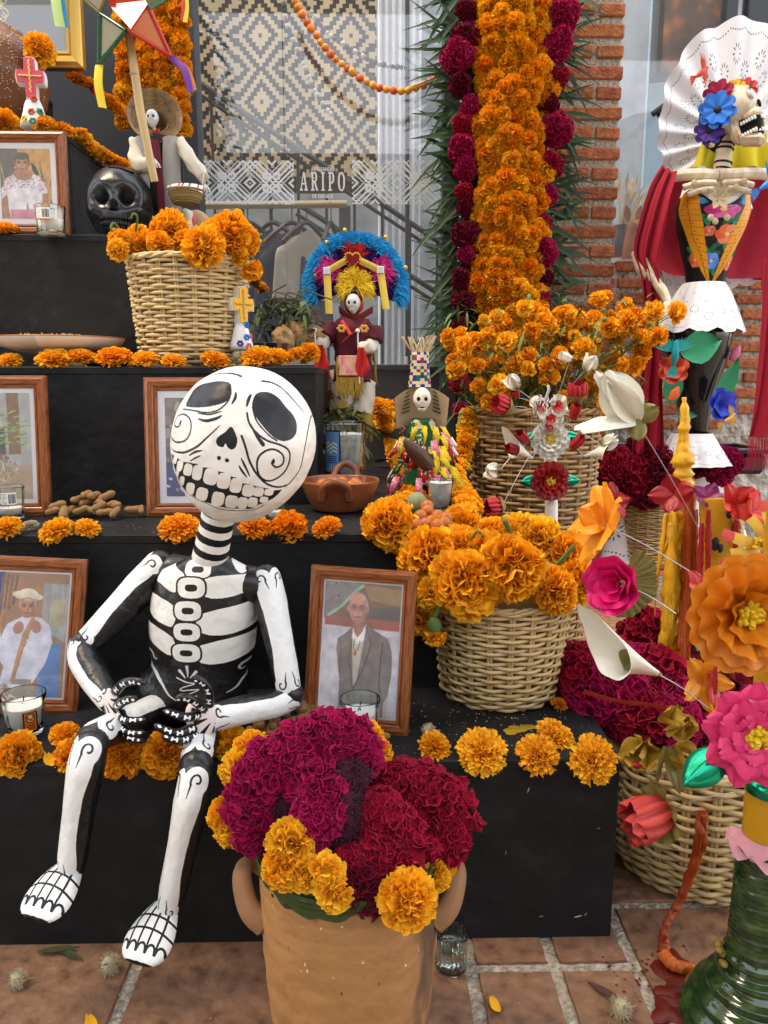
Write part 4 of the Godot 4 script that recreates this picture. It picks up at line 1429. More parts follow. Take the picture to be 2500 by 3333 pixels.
func pic_elder() -> Texture2D:
	var cv := Cv.new(220,330, Color(0.82,0.81,0.84))
	var q := func(a: Array) -> Array: return V2(a).map(func(p): return Vector2((p.x - 425.0) / 865.0 * 220.0, (p.y - 360.0) / 1280.0 * 330.0))
	cv.poly(q.call([400,300,1300,340,1290,720,400,720]), Color(0.47,0.33,0.2))
	cv.poly(q.call([860,380,1300,400,1290,560,940,520]), Color(0.6,0.46,0.28))
	cv.poly(q.call([920,600,1290,560,1290,720,920,720]), Color(0.34,0.29,0.27))
	cv.poly(q.call([400,330,860,370,780,440,640,560,470,700,400,720]), Color(0.5,0.48,0.46))
	for k in 90:
		var p := Vector2(rf(0,95), rf(0,80))
		if p.x + p.y * 1.3 < 105:
			cv.oval(p, Vector2(rf(1,4), rf(0.7,2)), [Color(0.3,0.28,0.33), Color(0.72,0.68,0.55), Color(0.4,0.33,0.28), Color(0.62,0.6,0.5)][k % 4], rf(0,3))
	cv.line(q.call([860,385,780,440,700,520,640,580,560,640,480,690]),4.0, Color(0.62,0.72,0.64))
	cv.poly(q.call([440,700,1290,700,1290,800,440,785]), Color(0.62,0.3,0.22))
	var j := Color(0.45,0.41,0.38)
	cv.poly(q.call([760,790,680,860,600,910,590,1010,640,1300,640,1450,650,1640,1150,1640,1150,1500,1200,1420,1230,1200,1220,1000,1170,880,1000,800,920,760]), j)
	for k in 46:
		cv.line(q.call([640 + k * 12.5,900 - (40 if k > 20 else 0),645 + k * 12,1640]),0.5, Color(0.56,0.52,0.48))
	cv.poly(q.call([760,850,800,1370,840,1300,900,900,820,880]), Color(0.8,0.77,0.71))
	cv.poly(q.call([765,800,760,900,830,960,900,900,920,750,850,830]), Color(0.93,0.92,0.92))
	cv.line(q.call([760,900,740,1100,800,1380]),1.6, j.darkened(0.35))
	cv.line(q.call([915,780,985,940,900,1200,810,1380,790,1440]),1.6, j.darkened(0.35))
	cv.line(q.call([1110,920,1090,1300,1130,1500]),1.8, j.darkened(0.4))
	cv.line(q.call([640,950,650,1300]),1.4, j.darkened(0.3))
	cv.poly(q.call([770,700,780,830,820,890,880,820,905,700]), Color(0.66,0.43,0.34))
	face(cv, q.call([812,600])[0], 29.0, Color(0.78,0.55,0.45), Color(0.55,0.54,0.55), true)
	cv.poly(q.call([700,540,720,480,800,455,880,470,925,540,930,600,900,560,850,520,770,510]), Color(0.6,0.57,0.56))
	cv.oval(q.call([800,505])[0], Vector2(22,13), Color(0.8,0.58,0.49))
	cv.line(q.call([790,900,780,980,805,1030,840,990,855,920]),0.7, Color(0.25,0.15,0.1))
	cv.oval(q.call([806,1046])[0], Vector2(4,5), Color(0.66,0.32,0.18))
	return printed(cv)

func pic_woman() -> Texture2D:
	var cv := Cv.new(180,260, Color(0.35,0.36,0.33))
	cv.poly(V2([65,0,180,0,180,260,100,260]), Color(0.78,0.6,0.32))
	for k in 26:
		var x := rf(100,180) if k % 3 else rf(0,50)
		var y := rf(110,260)
		cv.poly([Vector2(x, y), Vector2(x + rf(-30,40), y - rf(60,120)), Vector2(x + 7, y)], [Color(0.5,0.53,0.3), Color(0.33,0.37,0.22), Color(0.68,0.66,0.45), Color(0.27,0.3,0.2)][k % 4])
	cv.poly(V2([52,92,20,110,2,150,0,190,22,200,30,260,142,260,146,180,168,168,160,130,140,104,112,92]), Color(0.86,0.86,0.9))
	cv.poly(V2([0,190,4,260,28,260,22,170]), Color(0.66,0.47,0.37))
	cv.poly(V2([146,168,150,200,172,240,168,165]), Color(0.66,0.47,0.37))
	for k in 240:
		var p := Vector2(rf(8,162), rf(98,156))
		if p.y > 100 + absf(p.x - 82) * -0.1 and not (p.y > 146 and p.x > 40 and p.x < 130):
			cv.oval(p, Vector2(rf(0.8,2.6), rf(0.8,2)), Color(0.63,0.28,0.38), rf(0,3))
	cv.poly(V2([54,80,46,96,60,112,84,119,108,112,116,96,108,78]), Color(0.68,0.49,0.39))
	cv.poly(V2([30,226,142,226,140,260,34,260]), Color(0.78,0.52,0.62))
	cv.poly(V2([112,50,130,70,140,98,128,98,116,80]), Color(0.15,0.13,0.12))
	face(cv, Vector2(80,52),27.0, Color(0.7,0.5,0.4), Color(0.25,0.24,0.24))
	cv.oval(Vector2(80,28), Vector2(26,14), Color(0.3,0.29,0.29))
	for e in [54,108]:
		cv.oval(Vector2(e, 70), Vector2(2,4), Color(0.9,0.82,0.6))
	cv.line(V2([92,205,89,226,96,228,92,205]),1.4, Color(0.65,0.3,0.42))
	return printed(cv)

func pic_carver() -> Texture2D:
	var cv := Cv.new(180,260, Color(0.68,0.69,0.68))
	cv.poly(V2([118,0,150,0,152,150,120,150]), Color(0.5,0.37,0.25))
	cv.poly(V2([0,190,180,175,180,260,0,260]), Color(0.68,0.58,0.47))
	cv.poly(V2([84,90,110,86,112,150,86,150]), Color(0.24,0.25,0.24))
	for k in 60:
		var p := Vector2(rf(60,180), rf(45,130))
		cv.line([p, p + Vector2(rf(8,20), rf(-6,2))], 1.4, [Color(0.5,0.66,0.3), Color(0.36,0.5,0.24), Color(0.66,0.78,0.45)][k % 3])
	cv.poly(V2([-6,80,40,82,74,96,92,140,80,150,66,130,66,190,-6,200]), Color(0.88,0.88,0.94))
	cv.poly(V2([80,138,120,158,112,172,76,150]), Color(0.48,0.3,0.22))
	face(cv, Vector2(26,52),28.0, Color(0.45,0.28,0.21), Color(0.08,0.07,0.07))
	cv.oval(Vector2(32,28), Vector2(31,18), Color(0.08,0.07,0.07))
	for k in 120:
		var p := Vector2(66 + rf(0,78),150 + rf(0,60))
		cv.line([p, p + Vector2(rf(-8,8), rf(2,10))], 1.3, [Color(0.68,0.6,0.5), Color(0.5,0.42,0.34), Color(0.8,0.74,0.65)][k % 3])
	cv.poly(V2([10,168,60,160,62,172,12,182]), Color(0.2,0.18,0.17))
	cv.oval(Vector2(5,174), Vector2(11,12), Color(0.5,0.33,0.25))
	return printed(cv)

func pic_shade() -> Texture2D:
	var cv := Cv.new(160,230, Color(0.42,0.41,0.4))
	for k in 70:
		cv.oval(Vector2(rf(0,160), rf(0,150)), Vector2(rf(4,16), rf(4,18)), [Color(0.62,0.61,0.6), Color(0.3,0.29,0.29), Color(0.5,0.48,0.47)][k % 3], rf(0,3))
	cv.box(0,150,160,80, Color(0.1,0.16,0.42))
	for k in 40:
		cv.oval(Vector2(rf(0,160), rf(152,230)), Vector2(rf(1.5,6), rf(1.5,7)), Color(0.7,0.74,0.88), rf(0,3))
	return printed(cv)

func pic_flute() -> Texture2D:
	var cv := Cv.new(200,290, Color(0.62,0.45,0.3))
	var q := func(a: Array) -> Array: return V2(a).map(func(p): return Vector2((p.x + 75.0) / 670.0 * 200.0, (p.y - 200.0) / 900.0 * 290.0))
	cv.poly(q.call([-80,200,70,200,60,520,-80,600]), Color(0.1,0.14,0.45))
	for k in 14:
		cv.line(q.call([60 + k * 9,220,50 + k * 8,480 + rf(-60,120)]),1.6, [Color(0.6,0.5,0.3), Color(0.3,0.2,0.16), Color(0.85,0.5,0.15), Color(0.45,0.42,0.4)][k % 4])
	cv.poly(q.call([390,270,590,270,590,700,390,600]), Color(0.66,0.67,0.66))
	for k in 12:
		cv.line(q.call([396 + k * 16,270,396 + k * 16,560]),0.7, Color(0.5,0.51,0.52))
	cv.poly(q.call([455,385,570,385,570,575,455,575]), Color(0.7,0.66,0.52))
	cv.poly(q.call([400,720,560,700,560,1100,380,1100]), Color(0.3,0.5,0.75))
	cv.poly(q.call([-80,760,60,840,140,1100,-80,1100]), Color(0.72,0.68,0.66))
	cv.poly(q.call([0,590,60,590,90,760,10,850,-40,800]), Color(0.82,0.83,0.87))
	cv.poly(q.call([230,520,120,570,60,700,30,780,110,880,90,1000,340,1010,440,860,490,700,460,580,380,520]), Color(0.86,0.86,0.92))
	cv.poly(q.call([200,970,340,970,350,1100,160,1100]), Color(0.6,0.55,0.5))
	face(cv, q.call([270,440])[0], 21.0, Color(0.72,0.48,0.38), Color(0.7,0.68,0.66))
	cv.oval(q.call([265,440])[0] + Vector2(0,-24), Vector2(37,11), Color(0.87,0.82,0.7),0.1)
	cv.oval(q.call([270,355])[0], Vector2(23,14), Color(0.9,0.86,0.76))
	cv.line(q.call([205,395,268,385,335,395]),1.6, Color(0.66,0.55,0.45))
	cv.line(q.call([320,540,270,650,235,780,190,980]), [6.0,7.0,6.0,5.0], Color(0.74,0.55,0.36))
	for k in 40:
		var t := rng.randf()
		cv.oval((q.call([315,560])[0] as Vector2).lerp(q.call([195,970])[0], t) + Vector2(rf(-3,3),0), Vector2(2,1), Color(0.55,0.36,0.22), rf(0,3))
	cv.oval(q.call([210,600])[0], Vector2(12,15), Color(0.7,0.47,0.38),0.4)
	cv.oval(q.call([350,590])[0], Vector2(12,15), Color(0.7,0.47,0.38),-0.3)
	cv.poly(q.call([70,1000,265,1010,265,1036,70,1030]), Color(0.95,0.95,0.95))
	return printed(cv)

func printed(cv: Cv) -> Texture2D:        # soft edges, tone and grain of a photographic print
	var im := cv.im
	im.resize(cv.w / 2, cv.h / 2, Image.INTERPOLATE_BILINEAR)
	im.resize(cv.w, cv.h, Image.INTERPOLATE_CUBIC)
	var nz := noise(0.02, cv.w + cv.h, 4)
	for y in cv.h:
		for x in cv.w:
			var f := 1.0 + 0.16 * nz.get_noise_2d(x, y) + 0.12 * nz.get_noise_2d(x * 12.0, y * 12.0)
			var k := im.get_pixel(x, y)
			im.set_pixel(x, y, Color(k.r * f, k.g * f, k.b * f).clamp())
	return cv.tex()

func stand(label: String, p: Vector3, w: float, h: float, yaw: float, lean: float, bw: float, pic: Texture2D, mw: float, roll := 0.0) -> Node3D:
	var o := thing("picture_frame", label, "picture frame", p)
	o.basis = Basis.from_euler(V(-lean, yaw, roll))
	frame(o, w, h, bw, 0.014, M["frame wood"], mat("portrait " + str(taken["picture_frame"]), Color.WHITE, 0.5, {"tex": pic}), mw, M["card"])
	var leg := MB.new()
	leg.box(T(V(0, h * 0.33,-0.025 - h * 0.09),0,1,-0.32), V(0.03, h * 0.68,0.003))
	part("easel_leg", leg, M.black, o)
	return o

func portraits() -> void:
	mat("card", lin(0.78,0.78,0.82),0.6)
	mat("frame wood", Color.WHITE, 0.32, {"tex": mottle([Color(0.36,0.18,0.09), Color(0.5,0.28,0.14), Color(0.57,0.33,0.17), Color(0.63,0.38,0.21)], 0.02,81,256,3), "scale": V(0.6,6.0,1), "coat": 0.3})
	stand("brown frame with a woman in a white and pink embroidered blouse", V(-.968,1.404,-2.33),0.2362,0.2846,0.0,0.06,0.03131, pic_woman(),0.01565)
	stand("brown frame showing a dark-haired man carving at a table", V(-.857,.685,-1.791),0.2304,0.3237,0.05,0.1,0.02922, pic_carver(),0.01011)
	stand("brown frame half hidden behind the big white skull", V(-.398,.685,-1.781),0.2304,0.3192,0.02,0.1,0.03034, pic_shade(),0.01573)
	var a := stand("brown frame with an old man in a straw hat playing a flute", V(-.692,.348,-1.45),0.2209,0.3098,0.16,0.2,0.02873, pic_flute(),0.003591,-0.09)
	lettering(a, "Isidoro Cruz", 0.0085,0.0004, M.black, T(V(-0.049,0.0555,0.0105)))
	stand("brown frame with an elderly man in glasses and corduroy jacket", V(-.024,.348,-1.366),0.2012,0.3053,-0.2,0.15,0.02515, pic_elder(),0.002602,-0.03)
	# gilded frame at the top
	var g := thing("gilded_frame", "gilded frame with glass at the top step behind the sesame bread", "picture frame", V(-1.242,2.084,-3))
	g.rotation.x = -0.05
	var gc := Cv.new(256,300, Color(0.36,0.4,0.42))
	for k in 34:
		var p := Vector2(rf(40,120),20 + 8.5 * k)
		var pts := []
		for i in 16:
			var t := i / 15.0
			pts.append(p + Vector2(cos(t * 5.0 + k), sin(t * 5.0 + k)) * (15.0 * (1.0 - 0.7 * t)))
		gc.line(pts, 1.8, Color(0.75,0.68,0.42))
		if k % 5 == 0:
			for i in 6:
				gc.oval(p + Vector2(20 + cos(i * 1.05) * 7, sin(i * 1.05) * 7), Vector2(3,3), Color(0.82,0.8,0.66))
	frame(g, 0.4801,0.5497,0.05863,0.03, mat("gold leaf", lin(0.62,0.4,0.1),0.3, {"metal": 0.8}), mat("gilded print", Color.WHITE, 0.4, {"tex": gc.tex()}),0.002, M.black)
	var bd := MB.new()
	for k in 60:
		var s := 0.4801 * 0.5 - 0.05314
		bd.ball(V(s, 0.05497 + k * 0.008,0.026), V(0.0045,0.0035,0.004),6,4)
		if k < 54:
			bd.ball(V(s - k * 0.008,0.05314,0.026), V(0.0035,0.0045,0.004),6,4)
	part("carved_beading", bd, M["gold leaf"], g)

# ---------- loose flowers ----------
func mari(label: String, p: Vector3, r: float, kind: String, m: String, up: Vector3, group := "", spin := -1.0) -> Node3D:
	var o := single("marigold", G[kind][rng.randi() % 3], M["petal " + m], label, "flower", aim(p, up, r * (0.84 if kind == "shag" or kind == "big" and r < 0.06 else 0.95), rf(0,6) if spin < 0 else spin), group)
	o.scale *= V(rf(0.9,1.1), rf(0.85,1.1), rf(0.9,1.1))      # no two heads are quite alike
	return o

func swag(called: String, label: String, pts: Array, r0: float, r1: float, ms: Array, lift := 0.0, kind := "shag") -> void:
	var o := thing(called, label, "garland", pts[0])
	var line := smooth2(pts, 40)
	var run := 0.0
	var nxt := 0.0
	for k in line.size() - 1:
		run += (line[k + 1] - line[k]).length()
		if run >= nxt:
			var r := rf(r0, r1)
			part("marigold_head", G[kind][rng.randi() % 3], M["petal " + ms[rng.randi() % ms.size()]], o, Transform3D(Basis(),-o.position) * aim(line[k] + V(rf(-1,1), rf(-0.5,1), rf(-1,1)) * r * 0.25 + V(0, lift, 0), V(rf(-0.7,0.7),1, rf(-0.2,0.9)), r, rf(0,6)))
			nxt = run + r * 0.9

func loose_marigolds() -> void:
	var up := V(0,1,0.25)
	var fw := V(0,0.45,1)
	for e in [["at the far edge below the black panel", V(-.898,1.056,-1.99),0.034, "shag", "orange"], ["before the plate's foot, orange and ragged", V(-.779,1.058,-1.97),0.047, "shag", "orange"], ["paler yellow, before the middle of the plate", V(-.718,1.063,-1.98),0.042, "shag", "ochre"], ["dry and dark, before the plate's right rim", V(-.632,1.063,-1.97),0.05, "shag", "deep"], ["at the left foot of the upper basket", V(-.559,1.057,-1.97),0.041, "shag", "orange"],
			["small, centred before the upper basket", V(-.485,1.054,-1.97),0.034, "shag", "orange"], ["dry, at the right foot of the upper basket", V(-.38,1.055,-1.97),0.042, "shag", "ochre"], ["large and round, before the white and yellow sugar cross", V(-.277,1.063,-1.98),0.048, "shag", "orange"], ["before the painted bowl", V(-.226,1.066,-1.99),0.033, "shag", "orange"], ["before the pale roots", V(-.181,1.071,-2),0.03, "shag", "ochre"], ["at the right corner of the step", V(-.15,1.076,-2.02),0.029, "pom", "ochre"]]:
		mari("marigold head on the middle step, " + e[0], e[1] + V(0,-0.012,0), e[2], e[3], e[4], up + V(rf(-0.4,0.4),0, rf(0,0.3)))
	for e in [["half cut off before the barcoded candle", V(-.739,.69,-1.565),0.034, "shag", "orange"], ["left of two before the peanuts", V(-.628,.69,-1.534),0.034, "shag", "orange"], ["right of two before the peanuts", V(-.578,.69,-1.561),0.029, "shag", "orange"], ["below the frame behind the skull", V(-.387,.69,-1.557),0.042, "shag", "deep"], ["just right of the striped neck", V(-.233,.69,-1.564),0.036, "shag", "deep"], ["hanging over the step edge under the skull's chin", V(-.163,.689,-1.575),0.037, "pom", "deep"], ["small, in front of the clay bowl", V(-.085,.69,-1.556),0.032, "shag", "deep"]]:
		mari("marigold head on the second step, " + e[0], e[1] + V(0,0.008,0), e[2], e[3], e[4], up + V(rf(-0.3,0.3),0, rf(0.1,0.4)))
	mari("biggest open marigold drooping over the second step's corner", V(.046,.7,-1.57),0.062, "big", "orange", fw)
	mari("small white dried bloom beside the barcoded candle", V(-.71,.69,-1.604) + V(0,0.006,0),0.018, "shag", "white", up)
	for e in [["in front of the left candle glass", V(-.61,.348,-1.259),0.047, "big", "ochre", V(-0.1,0.6,1)], ["behind another, right of the left candle glass", V(-.554,.348,-1.328),0.037, "shag", "deep", V(0.2,1,0.4)], ["touching the skeleton's left shin", V(-.519,.348,-1.254),0.039, "shag", "deep", V(-0.3,0.8,0.7)], ["flattened under the skeleton's fingers", V(-.421,.348,-1.247),0.053, "shag", "dry", V(0.1,1,0.8)],
			["yellow and limp between the skeleton's legs", V(-.35,.35,-1.25),0.052, "big", "ochre", V(0.25,0.5,1)], ["behind the right knee, lying sideways", V(-.245,.348,-1.282),0.045, "big", "orange", V(-0.6,0.5,0.8)], ["wedged between the peanuts and the cockscomb pot", V(-.209,.348,-1.288),0.037, "shag", "orange", V(0.3,1,0.4)], ["leaning at the corduroy man's frame beside the candle", V(-.082,.348,-1.42),0.031, "shag", "deep", V(-0.5,0.6,0.8)],
			["right of the frame, torn, with a green bud", V(.116,.348,-1.269),0.038, "shag", "ochre", V(0.4,0.9,0.5)], ["big and round before the right basket", V(.197,.348,-1.249),0.054, "shag", "orange", V(0,0.9,0.9)], ["dry, front one of the pair at the right", V(.292,.348,-1.237),0.044, "shag", "ochre", V(-0.1,1,0.6)], ["back one of the pair at the right", V(.338,.348,-1.305),0.045, "shag", "orange", V(0.3,1,0.5)], ["hanging over the black step's right corner", V(.383,.348,-1.219),0.049, "shag", "orange", V(0.1,0.8,0.9)], ["tiny, tucked behind the right basket's foot", V(.382,.348,-1.449),0.022, "shag", "dry", V(0.3,1,0.3)]]:
		mari("marigold on the bottom step, " + e[0], e[1] + V(0,0.009,0.0), e[2] * 0.87, e[3], e[4], e[5])
	# on the upper steps
	mari("marigold half cut off beside the woman's portrait", V(-1.024,1.415,-2.3),0.042, "shag", "orange", up)
	mari("marigold tucked under the sesame bread at the edge", V(-1.161,1.804,-2.66),0.054, "big", "orange", fw)
	mari("lone marigold before the gilded frame's corner", V(-1.066,2.057,-2.75),0.056, "pom", "orange", V(0.3,0.5,1))
	swag("marigold_garland", "garland running back along the edge beside the pink sugar cross", [V(-1.029,1.781,-2.6), V(-.99,1.785,-2.64), V(-.94,1.774,-2.68), V(-.93,1.764,-2.8), V(-.901,1.754,-2.9), V(-.885,1.756,-2.98)], 0.026,0.036, ["orange", "amber", "orange", "ochre"])
	swag("marigold_garland", "dark garland slanting down behind the yellow ribbon", [V(-1.05,2.066,-3), V(-1.008,2.047,-3.05), V(-.959,2.013,-3.1), V(-.908,1.981,-3.15), V(-.893,1.975,-3.2)], 0.026,0.034, ["deep", "ochre", "dry"])
	swag("marigold_garland", "dry ochre garland emerging right of the upper basket", [V(-.422,1.359,-2.5), V(-.391,1.329,-2.52), V(-.363,1.307,-2.6), V(-.35,1.295,-2.7)], 0.016,0.024, ["ochre", "dry"])
	swag("marigold_garland", "garland along the second step's side up to the feather dancer", [V(.082,.69,-1.756), V(.12,.69,-2.075), V(.119,.69,-2.558), V(.116,.69,-3.14), V(.108,.69,-4.155), V(.051,.874,-2.7), V(.056,.891,-2.8)], 0.028,0.038, ["orange", "deep", "orange", "ochre"], 0.012)
	swag("marigold_garland", "garland curving round the small glass behind the right basket", [V(.197,.69,-1.648), V(.235,.69,-1.83), V(.246,.69,-2.125), V(.265,.738,-2.3), V(.305,.796,-2.35), V(.318,.842,-2.4), V(.307,.899,-2.4)], 0.026,0.036, ["orange", "deep", "amber"], 0.01)
	for k in 4:
		var x := 262 + k * 36
		var x0 := (V(-.994,2.516,-3.45)).x + 0.0765 * k
		var t0: float = (V(-.992,2.55,-3.45)).y
		var t1: float = (V(-1.021,2.038,-3.45)).y - 0.01 * k
		swag("marigold_string", ["leftmost", "second", "third", "rightmost"][k] + " of the hanging marigold strings behind the sombrero doll", [V(x0, t0,-3.45), V(x0 + 0.01, (t0 + t1) / 2,-3.44), V(x0 - 0.01, t1,-3.46)], 0.036,0.05, ["ochre", "orange", "ochre", "amber"], 0.0, "pom")

# ---------- baskets and the blooms in them ----------
func heap(label: String, group: String, list: Array, ms: Array) -> void:
	var words := label.split("|")
	for k in list.size():
		var e: Array = list[k]
		mari(words[0] if words.size() == 1 else words[0] + ", " + words[1 + k], e[0], e[1], e[2], ms[rng.randi() % ms.size()], e[3], group)

func bloom(px: Vector3, r: float, kind: String, x := 0.0, y := 0.3, z := 1.0) -> Array:
	return [px, r, kind, V(x, y, z)]

func stalk(mb: MB, pts: Array, r: float) -> void:
	var f := rf(0.7,1.3)
	mb.tint(Color(f, f, f * 0.9))
	mb.tube(smooth2(pts, 4), r, 6)

func baskets() -> void:
	var cane := mat("cane", lin(0.62,0.47,0.23),0.55, {"vc": 1, "spec": 0.4})
	var cane2 := mat("cane brown", lin(0.42,0.27,0.12),0.55, {"vc": 1, "spec": 0.4})
	var pale := mat("cane pale", lin(0.66,0.5,0.25),0.55, {"vc": 1, "spec": 0.4})
	# upper basket
	var a := thing("wicker_basket", "pale wicker basket of marigolds on the middle step below the doll", "basket", V(-.473,1.054,-2) + V(0,0,-0.135))
	a.position.y = 1.031
	wicker(a, 0.131,0.156,0.272,29,22,0.0066, pale)
	var g := "marigolds heaped in the upper basket"
	heap("marigold in the upper wicker basket|large bloom before the doll's legs|small bloom beside the clay skull's chin|leaning out at the left|lowest at the left rim|flat one behind the left rim|just inside the rim near its middle|small one in the middle gap|big round one over the front rim|biggest, at the right rim|outermost at the right rim|behind the biggest ones|small one under the right rim|wilting star hanging on a bent stalk", g, [bloom(V(-.512,1.381,-2.1),0.054, "big", -0.2,0.8), bloom(V(-.592,1.368,-2.1),0.03, "small", -0.3,0.8), bloom(V(-.623,1.345,-2.05),0.034, "big", -0.7,0.3), bloom(V(-.623,1.318,-2.02),0.03, "pom", -0.6,0.0), bloom(V(-.575,1.343,-2.08),0.04, "big", 0,0.9), bloom(V(-.526,1.337,-2.05),0.035, "pom"), bloom(V(-.469,1.347,-2.08),0.035, "small", 0,0.8), bloom(V(-.403,1.32,-1.99),0.056, "pom", -0.1,0.4), bloom(V(-.349,1.359,-2.06),0.062, "pom", 0.3,0.6), bloom(V(-.321,1.355,-2.1),0.045, "pom", 0.9,0.3), bloom(V(-.398,1.369,-2.15),0.05, "pom", 0,0.8), bloom(V(-.328,1.31,-2.05),0.026, "small", 0.6,-0.2), bloom(V(-.296,1.276,-2.05),0.03, "small", 0.4,-0.9,0.5)], ["orange", "amber", "orange"])
	var sm := MB.new()
	stalk(sm, [V(-.436,1.326,-2.1), V(-.471,1.364,-2.12), V(-.447,1.383,-2.08)], 0.003)
	stalk(sm, [V(-.339,1.324,-2.05), V(-.293,1.304,-2.05), V(-.292,1.288,-2.05)], 0.003)
	stalk(sm, [V(-.618,1.358,-2.06), V(-.633,1.385,-2.04), V(-.64,1.375,-2.03), V(-.637,1.359,-2.03)], 0.003)
	stalk(sm, [V(-.598,1.356,-2.08), V(-.579,1.401,-2.05), V(-.589,1.41,-2.05), V(-.595,1.399,-2.05)], 0.0032)
	single("flower_stalks", sm, M.stem, "bent green stalks sticking out of the upper basket", "stalks").set_meta("kind", "stuff")
	# lower basket
	var b := thing("wicker_basket", "wicker basket overflowing with drooping marigolds on the bottom step's right", "basket", V(.275,.348,-1.54))
	wicker(b, 0.118,0.139,0.215,23,20,0.0062, cane)
	g = "marigolds spilling from the lower basket"
	heap("marigold in the lower wicker basket|upper left edge|outermost at the left|largest, drooping over the front rim's left|second largest, over the front rim's middle|hanging face down over the right rim|farthest out at the right|at the back below the thick upright stalk|behind the largest one|back right under the orange wax flower|at the back right of the upright stalk|back left corner|half hidden at the back right|under the left edge by the green bud|lowest, beside the sugar cane|between the two largest|topmost at the back left", g, [bloom(V(.125,.647,-1.5),0.062, "big", -0.5,0.3), bloom(V(.1,.61,-1.48),0.045, "big", -0.8,0.0), bloom(V(.181,.62,-1.4),0.066, "big", -0.1,0.05), bloom(V(.267,.652,-1.4),0.064, "big", 0.15,0.0), bloom(V(.354,.601,-1.42),0.055, "big", 0.35,-0.5), bloom(V(.42,.598,-1.5),0.05, "pom", 0.8,0.0), bloom(V(.261,.669,-1.6),0.05, "big", 0,0.8), bloom(V(.178,.657,-1.52),0.055, "pom", -0.2,0.7), bloom(V(.358,.67,-1.57),0.055, "big", 0.3,0.6), bloom(V(.32,.668,-1.6),0.05, "pom", 0,0.9), bloom(V(.145,.673,-1.58),0.05, "big", -0.4,0.6), bloom(V(.403,.644,-1.55),0.042, "small", 0.6,0.5), bloom(V(.128,.591,-1.43),0.042, "big", -0.5,-0.3), bloom(V(.112,.522,-1.5),0.04, "small", -0.6,-0.4), bloom(V(.232,.647,-1.5),0.055, "pom", 0,0.7), bloom(V(.206,.686,-1.64),0.042, "pom", 0,1)], ["orange", "amber", "orange", "orange"])
	sm = MB.new()
	stalk(sm, [V(.286,.665,-1.48), V(.276,.705,-1.47), V(.263,.732,-1.46)], 0.0052)
	stalk(sm, [V(.341,.594,-1.5), V(.371,.642,-1.46), V(.399,.681,-1.45)], 0.005)
	stalk(sm, [V(.171,.613,-1.45), V(.144,.592,-1.41), V(.126,.558,-1.4)], 0.0052)
	stalk(sm, [V(.199,.671,-1.5), V(.214,.705,-1.48), V(.226,.694,-1.48)], 0.003)
	single("flower_stalks", sm, M.stem, "thick green stalks bending out of the lower basket", "stalks").set_meta("kind", "stuff")
	var ub := thing("marigold_bud", "green marigold bud hanging upside down before the lower basket", "flower", V(.125,.557,-1.4))
	part("calyx", G.bud, M.stem, ub, Transform3D(Basis.from_scale(V(0.016,-0.019,0.016)), Vector3.ZERO))
	part("petals", G.small[0], M["petal ochre"], ub, aim(V(0,-0.036,0), V(0,-1,0.3),0.022))
	for e in [[V(.118,.36,-1.716), V(.213,.36,-1.738), "front"], [V(.11,.39,-1.714), V(.199,.39,-1.719), "back"]]:
		sm = MB.new()
		sm.tint(Color(1,1,1))
		sm.tube([e[0], (e[0] as Vector3).lerp(e[1], 0.5), e[1] + V(0.1,0,-0.1)], 0.017,12)
		single("sugar_cane", sm, mat("cane stem", lin(0.14,0.15,0.06),0.45), e[2] + " piece of green sugar cane behind the lower basket", "sugar cane")
	# tall basket of field marigolds
	var c := thing("wicker_basket", "tall brown wicker basket of field marigolds beside the flower column", "basket", V(.531,.906,-2.45) * V(1,0,1))
	wicker(c, 0.165,0.2, (V(.49,.905,-2.26)).y, 64,22,0.0085, cane2,0.004)
	field_marigolds()
	# back basket
	var d := thing("wicker_basket", "small wicker basket of dark cockscomb standing by the wall", "basket", V(1.396,.1,-3.6) + V(0,0,-0.02))
	d.position.y = 0.12
	wicker(d, 0.145,0.165,0.335,30,20,0.0068, cane)
	g = "dark cockscombs in the back basket"
	for e in [[1325,1010,34], [1365,1030,40], [1340,1062,32], [1395,1070,36], [1410,1015,42], [1445,1060,30], [1380,985,34], [1440,1005,34], [1470,985,30], [1320,1040,28], [1530,995,28], [1570,1000,26], [1555,1030,24], [1500,1000,30], [1425,1045,36]]:
		var t := Vector2(e[0], e[1])
		var p := (V(-1.503,2.533,-3.5)).lerp(V(-1.663,.627,-3.5), t.y / 1000.0)
		p.x = lerpf((V(-1.667,.585,-3.5)).x, (V(1.85,.576,-3.5)).x, t.x / 1659.0)
		var pinkish: bool = e[0] > 1500
		single("cockscomb", G.cel[rng.randi() % 3], M["celosia plum"] if pinkish else M["celosia wine" if rng.randf() < 0.5 else "celosia dark"], "faded cockscomb behind the dripping yellow candle" if pinkish else "dark cockscomb in the back basket by the wall", "flower", aim(p, V(rf(-1,1),1,1), e[2] * 0.00235, rf(0,6)), "faded cockscombs behind the candles" if pinkish else g)
	# near basket at the right
	var n := thing("wicker_basket", "large pale wicker basket behind the green candlestick", "basket", V(.684,0,-1.274) + V(0,0,-0.19))
	wicker(n, 0.15,0.195,0.285,26,24,0.0085, pale, 0.02)
	var n_c := -1
